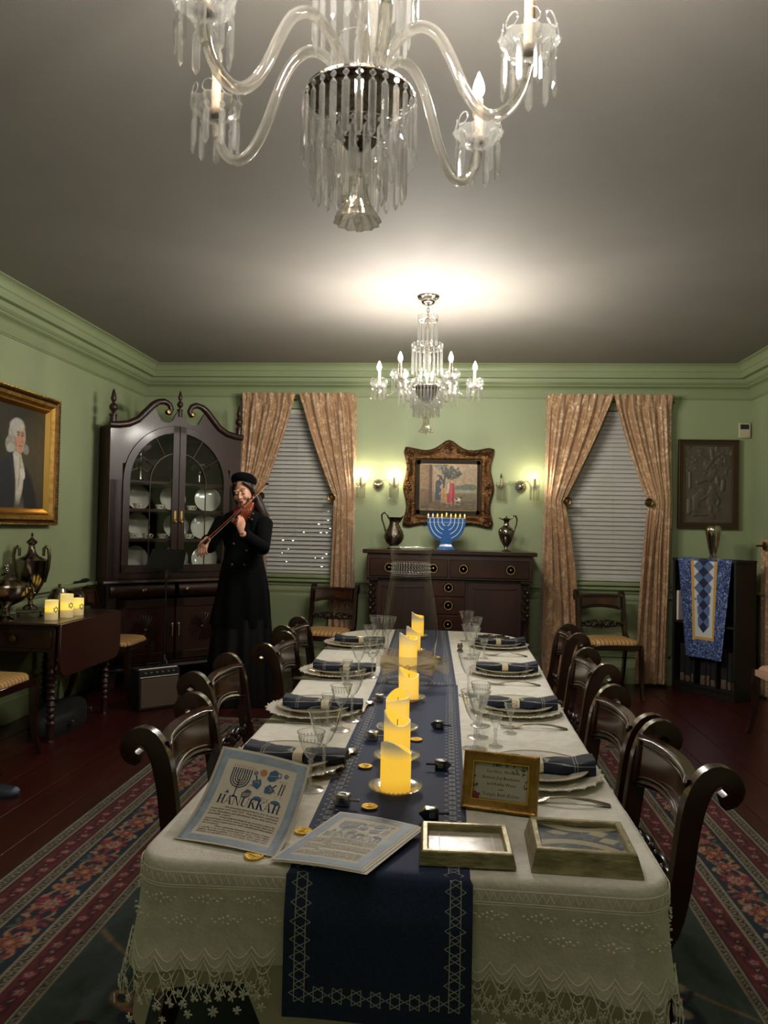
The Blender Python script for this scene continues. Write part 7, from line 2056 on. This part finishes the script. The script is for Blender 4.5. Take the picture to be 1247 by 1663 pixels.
def body_ring(cx, cy, z, rx, ry, n=28, e=.85):
    return [(cx + rx * math.copysign(abs(cos(a)) ** e, cos(a)), cy + ry * math.copysign(abs(sin(a)) ** e, sin(a)), z) for a in [2 * pi * k / n for k in range(n)]]
# joints, relative to the person's base
HEAD = Vector((.008, -.055, 1.643))
SHR, SHL = Vector((-.158, .0, 1.43)), Vector((.168, -.01, 1.43))
ELR, ELL = Vector((-.215, -.20, 1.215)), Vector((.205, -.20, 1.215))
WRR, WRL = Vector((-.165, -.40, 1.275)), Vector((.105, -.43, 1.325))
HR, HL = Vector((-.172, -.475, 1.258)), Vector((.092, -.475, 1.395))
HX = Tm(*HEAD) @ Rm(radians(-6), 'Z') @ Rm(radians(9), 'X') @ Rm(radians(-7), 'Y')
g = G()
# head
g.ell((0, .018, .030), (.074, .092, .088), 20, 14, X=HX)
g.ell((0, -.022, -.020), (.063, .066, .082), 20, 14, X=HX)
g.ell((0, -.050, -.072), (.036, .034, .036), 14, 10, X=HX)
g.ell((0, -.062, -.092), (.019, .020, .018), 12, 8, X=HX)
for s_ in (-1, 1):
    g.ell((s_ * .034, -.060, -.030), (.026, .026, .026), 12, 8, X=HX)
    g.ell((s_ * .028, -.078, .022), (.024, .013, .010), 10, 6, X=HX)
    g.ell((s_ * .029, -.077, .003), (.0145, .0115, .0105), 12, 8, X=HX)
    g.ell((s_ * .072, .012, -.005), (.009, .018, .028), 10, 8, X=HX)
g.tube([(0, -.082, .015), (0, -.096, -.012), (0, -.106, -.034), (0, -.098, -.042)], [.007, .0085, .0105, .008], 8, X=HX)
for s_ in (-1, 1): g.ell((s_ * .009, -.094, -.036), (.008, .009, .007), 8, 6, X=HX)
g.ell((0, -.084, -.060), (.021, .012, .0055), 10, 6, X=HX); g.ell((0, -.082, -.069), (.018, .012, .0055), 10, 6, X=HX)
# neck and trunk, legs
g.tube([HX @ Vector((0, .02, -.05)), (.0, -.015, 1.50), (0, .0, 1.42)], [.052, .050, .062], 16)
g.loft([body_ring(0, 0, z, rx, ry) for z, rx, ry in ((1.46, .09, .06), (1.42, .12, .07), (1.33, .14, .09), (1.19, .115, .085), (1.06, .15, .105), (.92, .165, .115), (.84, .13, .10))])
for s_ in (-1, 1):
    g.tube([(s_ * .085, 0, .93), (s_ * .09, -.01, .50), (s_ * .09, .01, .30), (s_ * .09, .02, .09)], [.085, .055, .05, .034], 12)
    g.tube([(s_ * .09, .03, .045), (s_ * .095, -.07, .040), (s_ * .10, -.15, .028)], [.036, .036, .024], 10)
for sh_, el_, wr_, hd_ in ((SHR, ELR, WRR, HR), (SHL, ELL, WRL, HL)):
    g.tube([sh_ + Vector((0, 0, -.03)), sh_.lerp(el_, .5), el_, el_.lerp(wr_, .4), wr_], [.034, .038, .036, .034, .025], 12)
# right hand: holds the bow, seen from the back, fingers drooping over the stick
def hand(g, W_, dirv, palm_n, thumb_side, curls, spread=.010, s_=1.0):
    d = dirv.normalized(); n = (palm_n - d * palm_n.dot(d)).normalized(); b = d.cross(n).normalized() * thumb_side
    F_ = Matrix((tuple(d), tuple(b), tuple(n))).transposed().to_4x4(); X = Matrix.Translation(W_) @ F_
    # palm: x along hand, y towards the thumb, z out of the palm side
    g.tube([(-.015, 0, 0), (.02, 0, 0), (.055, .001, 0), (.082, .0, 0)], [.022 * s_, .030 * s_, .036 * s_, .034 * s_], 12, X=X, flat=.48, up=(0, 0, 1))
    for k, (y, L_, r) in enumerate(((.027, .072, .0088), (.009, .080, .0090), (-.009, .074, .0086), (-.026, .058, .0078))):
        c1, c2, c3 = curls[k]
        p = Vector((.080, y, 0)); pts = [tuple(p - Vector((.02, 0, 0))), tuple(p)]; a = 0
        for f, c in ((.45, c1), (.30, c2), (.25, c3)):
            a += c; p = p + Vector((cos(a) * L_ * f, (y * .25) * f, sin(a) * L_ * f)); pts.append(tuple(p))
        g.tube(pts, [r, r * 1.05, r, r * .92, r * .75], 8, X=X)
    th = curls[4]
    p = Vector((.018, .026, .004)); pts = [tuple(p - Vector((.012, .012, 0))), tuple(p)]
    for f, (dx, dy, dz) in ((.034, th[0]), (.030, th[1]), (.024, th[2])): p = p + Vector((dx, dy, dz)).normalized() * f; pts.append(tuple(p))
    g.tube(pts, [.014, .013, .0112, .0100, .0082], 8, X=X)
hand(g, WRR + (HR - WRR) * .25, Vector((-.05, -.55, -.55)), Vector((0, .9, -.5)), -1,
     [(.55, .55, .35), (.65, .6, .4), (.75, .65, .4), (.8, .7, .4), [(.7, .5, .5), (.8, .0, .6), (.9, -.3, .3)]])
hand(g, WRL + (HL - WRL) * .25, Vector((-.15, -.35, .9)), Vector((-.75, .55, .1)), -1,
     [(.75, 1.2, .8), (.8, 1.25, .8), (.85, 1.25, .8), (.9, 1.2, .8), [(.7, .7, .2), (.9, .2, .5), (.9, .0, .4)]])
body = remeshed('body', g, M_['skin'], .0042, per, 2, .5)
# face details on the same head
fd = G()
for s_ in (-1, 1): fd.tube([(s_ * .014, -.0955, .030), (s_ * .028, -.0945, .036), (s_ * .044, -.082, .032), (s_ * .052, -.072, .026)], [.0022, .0030, .0024, .0012], 5, X=HX)
obj('eyebrows', fd, M_['hair_brown'], per, smooth=60)
fd = G()
for s_ in (-1, 1): fd.tube([(s_ * .016, -.0885, -.004), (s_ * .029, -.0915, -.0075), (s_ * .042, -.083, -.003)], [.0015, .0024, .0015], 5, X=HX)
obj('eyelashes', fd, M_['black_plain'], per, smooth=60)
fd = G()
fd.tube([(-.021, -.0885, -.0625), (-.008, -.0970, -.0585), (0, -.0965, -.0605), (.008, -.0970, -.0585), (.021, -.0885, -.0625)], [.0012, .0040, .0036, .0040, .0012], 7, X=HX)
fd.tube([(-.019, -.0885, -.0640), (0, -.0965, -.0690), (.019, -.0885, -.0640)], [.0012, .0050, .0012], 7, X=HX)
obj('lips', fd, M_['lips'], per, smooth=60)
er = G()
for s_ in (-1, 1): er.ell((s_ * .074, -.006, -.046), (.0055, .0055, .0065), 8, 6, X=HX)
obj('earrings', er, M_['white_china'], per, smooth=60, kind='stuff')
# hair: swept back under the hat, falling behind the shoulder
h = G()
h.ell((0, .035, .028), (.083, .092, .092), 18, 12, X=HX)
for s_ in (-1, 1): h.tube([(s_ * .030, -.062, .082), (s_ * .056, -.048, .060), (s_ * .070, -.022, .030), (s_ * .076, .008, -.02), (s_ * .07, .045, -.08)], [.014, .018, .019, .020, .024], 8, X=HX)
h.tube([HX @ Vector((.05, .07, -.03)), (.115, .04, 1.53), (.150, .055, 1.45), (.165, .05, 1.36)], [.04, .048, .045, .012], 10)
h.tube([HX @ Vector((-.02, .08, -.03)), (.0, .075, 1.50), (.02, .10, 1.38)], [.05, .06, .02], 10)
obj('hair', h, M_['hair_brown'], per, smooth=60)
ht = G()
HB = HX @ Tm(0, .026, .072) @ Rm(radians(-27), 'X') @ Matrix.Diagonal((1.02, 1.02, .86, 1)) @ Rm(radians(4), 'Y')
ht.lathe([(.080, -.018), (.088, -.010), (.099, .008), (.104, .026), (.099, .046), (.084, .062), (.060, .074), (.030, .080), (.001, .081)], 26, X=HB @ Matrix.Diagonal((.94, 1.10, 1, 1)))
ht.lathe([(.082, -.012), (.094, -.004), (.094, .012), (.084, .016), (.080, .0)], 26, X=HB @ Matrix.Diagonal((.94, 1.10, 1, 1)))
obj('hat', ht, M_['blue_black'], per, smooth=60)
# coat: fitted bodice, sleeves, flared skirts down to a slanting hem
c = G()
def cring(z, cx, cy, rx, ry, fold=0.0, n=40): return [(cx + (rx + fold * cos(9 * a + z * 4)) * math.copysign(abs(cos(a)) ** .88, cos(a)), cy + (ry + fold * cos(9 * a + z * 4)) * math.copysign(abs(sin(a)) ** .88, sin(a)), z) for a in [2 * pi * k / n for k in range(n)]]
c.loft([cring(z, cx, cy, rx, ry, f) for z, cx, cy, rx, ry, f in ((1.525, .0, .01, .070, .070, 0), (1.50, .0, .008, .090, .080, 0), (1.475, 0, .005, .150, .095, 0), (1.44, 0, .0, .172, .108, 0), (1.38, 0, 0, .178, .122, 0), (1.30, 0, 0, .172, .125, 0), (1.20, 0, 0, .145, .112, 0), (1.13, 0, 0, .152, .118, .002), (1.02, 0, .0, .178, .140, .004), (.85, 0, .01, .205, .165, .008), (.70, -.01, .015, .225, .185, .011), (.60, -.015, .02, .235, .195, .013))])
for sh_, el_, wr_ in ((SHR, ELR, WRR), (SHL, ELL, WRL)):
    w2 = el_.lerp(wr_, .94)
    c.tube([sh_ + Vector((0, 0, -.03)), sh_.lerp(el_, .12), sh_.lerp(el_, .55), el_, el_.lerp(wr_, .45), w2], [.058, .068, .062, .056, .050, .046], 16)
coat = remeshed('coat', c, M_['blue_black'], .007, per, 4, .5)
lap = G()
for s_ in (-1, 1):
    lap.grid(lambda u, v, s_=s_: (s_ * (.030 + .070 * sin(pi * v * .9) * u + .01), -.098 - .030 * v * (1 - v) * 2 - .012 * u + .02 * (1 - v) * (1 - .3 * u), 1.51 - .20 * v), 6, 10)
obj('lapels', lap, M_['blue_black'], per, smooth=180, recalc=False)
bt = G()
for x, z, y in ((.092, 1.475, -.096), (.035, 1.30, -.130), (-.045, 1.24, -.125), (.055, 1.19, -.116), (.09, 1.43, -.116), (-.05, 1.08, -.140), (.05, 1.08, -.140)):
    obj('button', G().lathe([(.001, .006), (.008, .005), (.011, .002), (.010, 0)], 10, X=Tm(x, y, z) @ Rm(pi / 2, 'X')), M_['grey_metal'], per, smooth=60)
sc_ = G()
sc_.lathe([(.060, 1.475), (.074, 1.485), (.078, 1.505), (.070, 1.525), (.060, 1.53)], 24, X=Tm(0, -.012, .0) @ Matrix.Diagonal((1, 1.05, 1, 1)))
sc_.ell((-.035, -.088, 1.478), (.034, .022, .030), 10, 8)
obj('scarf', sc_, M_['scarf_red'], per, smooth=60)
# satin skirt below the coat, reaching the floor in folds
s_g = G()
def sring(z, k): return [((.222 + k * .055 + (.010 + .012 * k) * cos(11 * a + 1)) * cos(a) + .004, (.18 + k * .06 + (.010 + .012 * k) * cos(11 * a + 1)) * sin(a) + .015, z) for a in [2 * pi * q / 88 for q in range(88)]]
s_g.loft([sring(.66 - .655 * k / 10, k / 10) for k in range(11)], cap=False)
obj('skirt', s_g, M_['satin_black'], per, smooth=180)

# ---------------------------------------------------------------- violin and bow
A0 = Vector((PX + .085, PY - .150, 1.515))       # tail end under the chin
A1 = Vector((PX + .090, PY - .555, 1.405))       # scroll, towards the viewer
ax = (A1 - A0).normalized()
upv = Vector((-.95, -.10, .28)); upv = (upv - ax * upv.dot(ax)).normalized(); sdv = upv.cross(ax).normalized()
VX = Matrix.Translation(A0) @ Matrix((tuple(ax), tuple(sdv), tuple(upv))).transposed().to_4x4()
vi = thing('violin', 'reddish brown violin held under the chin of the woman in black', 'violin')
vi.matrix_basis = VX
sc = (A1 - A0).length / .595
def vo(w_):
    half_ = [(.0, .0), (.004, .045), (.02, .078), (.06, .101), (.10, .100), (.135, .080), (.15, .066), (.158, .066), (.185, .055), (.215, .058), (.228, .068), (.236, .066), (.26, .080), (.30, .083), (.335, .066), (.352, .035), (.356, .015)]
    pts = [(x * sc, y * w_ * sc) for x, y in half_] + [(x * sc, -y * w_ * sc) for x, y in reversed(half_[1:])]
    return pts
o1, o2 = vo(1.0), vo(.96)
def arch_ring(pts, f, z): cx = .17 * sc; return [(cx + (x - cx) * f, y * f, z) for x, y in pts]
obj('body', G().loft([arch_ring(o1, .55, -.034), arch_ring(o1, .85, -.028), arch_ring(o1, 1, -.022), arch_ring(o1, 1, -.019), arch_ring(o2, .985, -.018), arch_ring(o2, .985, .008), arch_ring(o1, 1, .009), arch_ring(o1, 1, .012), arch_ring(o1, .85, .018), arch_ring(o1, .5, .024)]), M_['violin_wood'], vi, smooth=50)
obj('neck', G().loft([[(x * sc, -w, z), (x * sc, w, z), (x * sc, w * .7, z - h), (x * sc, -w * .7, z - h)] for x, w, z, h in ((.34, .017, .018, .04), (.37, .015, .022, .022), (.47, .012, .022, .018), (.50, .012, .020, .020), (.56, .010, .012, .020))]), M_['violin_wood'], vi, bevel=.002)
obj('scroll', G().lathe([(.001, -.016), (.013, -.016), (.015, -.008), (.010, 0), (.015, .008), (.013, .016), (.001, .016)], 16, X=Tm(.577 * sc, 0, .004) @ Rm(pi / 2, 'X')), M_['violin_wood'], vi)
obj('fingerboard', G().loft([[(x * sc, -w, z), (x * sc, w, z), (x * sc, w * .7, z + .006), (x * sc, -w * .7, z + .006)] for x, w, z in ((.225, .021, .034), (.36, .017, .028), (.49, .012, .022))]), M_['ebony'], vi, bevel=.001)
obj('tailpiece', G().loft([[(x * sc, -w, z), (x * sc, w, z), (x * sc, w * .7, z + .006), (x * sc, -w * .7, z + .006)] for x, w, z in ((.01, .010, .018), (.06, .018, .030), (.115, .021, .034))]), M_['ebony'], vi)
obj('bridge', G().add([(.19 * sc, -.021, .020), (.195 * sc, -.021, .020), (.195 * sc, .021, .020), (.19 * sc, .021, .020), (.19 * sc, -.017, .052), (.193 * sc, -.017, .052), (.193 * sc, .017, .052), (.19 * sc, .017, .052)], [(0, 1, 2, 3), (4, 5, 6, 7), (0, 1, 5, 4), (2, 3, 7, 6), (1, 2, 6, 5), (0, 3, 7, 4)]), M_['paper'], vi)
gst, gpg = G(), G()
for k in range(4):
    y = -.0105 + .007 * k; gst.tube([(.115 * sc, y, .038), (.192 * sc, y * 1.3, .0535), (.495 * sc, y * .65, .029), (.53 * sc, y * .5, .018)], .0006, 4)
    xq = (.515 + .014 * k) * sc; gpg.tube([(xq, -.030 if k % 2 else .030, .010), (xq, 0, .012)], [.0045, .0028], 6).ell((xq, -.034 if k % 2 else .034, .010), (.007, .008, .004), 7, 5)
obj('strings', gst, M_['grey_metal'], vi, smooth=60, kind='stuff'); obj('pegs', gpg, M_['ebony'], vi, smooth=60, kind='stuff')
obj('chin_rest', G().ell((.015 * sc, .045, .030), (.032, .040, .010), 12, 7), M_['ebony'], vi)
bo = thing('violin_bow', 'dark violin bow slanting from the right hand up past the cheek', 'bow')
B0 = Vector((PX + HR.x + .012, PY + HR.y - .040, 1.252)); B1 = Vector((PX + .228, PY - .235, 1.705))
bx = (B1 - B0).normalized(); bu = Vector((.5, -.3, -.5)); bu = (bu - bx * bu.dot(bx)).normalized(); bs = bu.cross(bx).normalized()
bo.matrix_basis = Matrix.Translation(B0) @ Matrix((tuple(bx), tuple(bs), tuple(bu))).transposed().to_4x4()
LB = (B1 - B0).length
obj('stick', G().tube([(-.03, 0, 0), (.0, 0, 0), (LB * .3, 0, .004), (LB * .6, 0, .006), (LB, 0, 0)], [.006, .0058, .0052, .0046, .0040], 8), M_['violin_wood'], bo, smooth=60)
obj('frog', G().b2(.0, .045, -.006, .006, .003, .024), M_['ebony'], bo, bevel=.002)
obj('tip', G().add([(LB - .012, -.004, -.003), (LB + .006, -.003, -.003), (LB + .006, .003, -.003), (LB - .012, .004, -.003), (LB - .004, -.004, .020), (LB + .012, -.003, .022), (LB + .012, .003, .022), (LB - .004, .004, .020)], [(0, 1, 2, 3), (4, 5, 6, 7), (0, 1, 5, 4), (2, 3, 7, 6), (1, 2, 6, 5), (0, 3, 7, 4)]), M_['ebony'], bo, bevel=.001)
obj('hair_ribbon', G().ribbon([(.03, 0, .022), (LB, 0, .020)], .009, (0, 0, 1)), M_['horsehair'], bo, smooth=0, recalc=False)
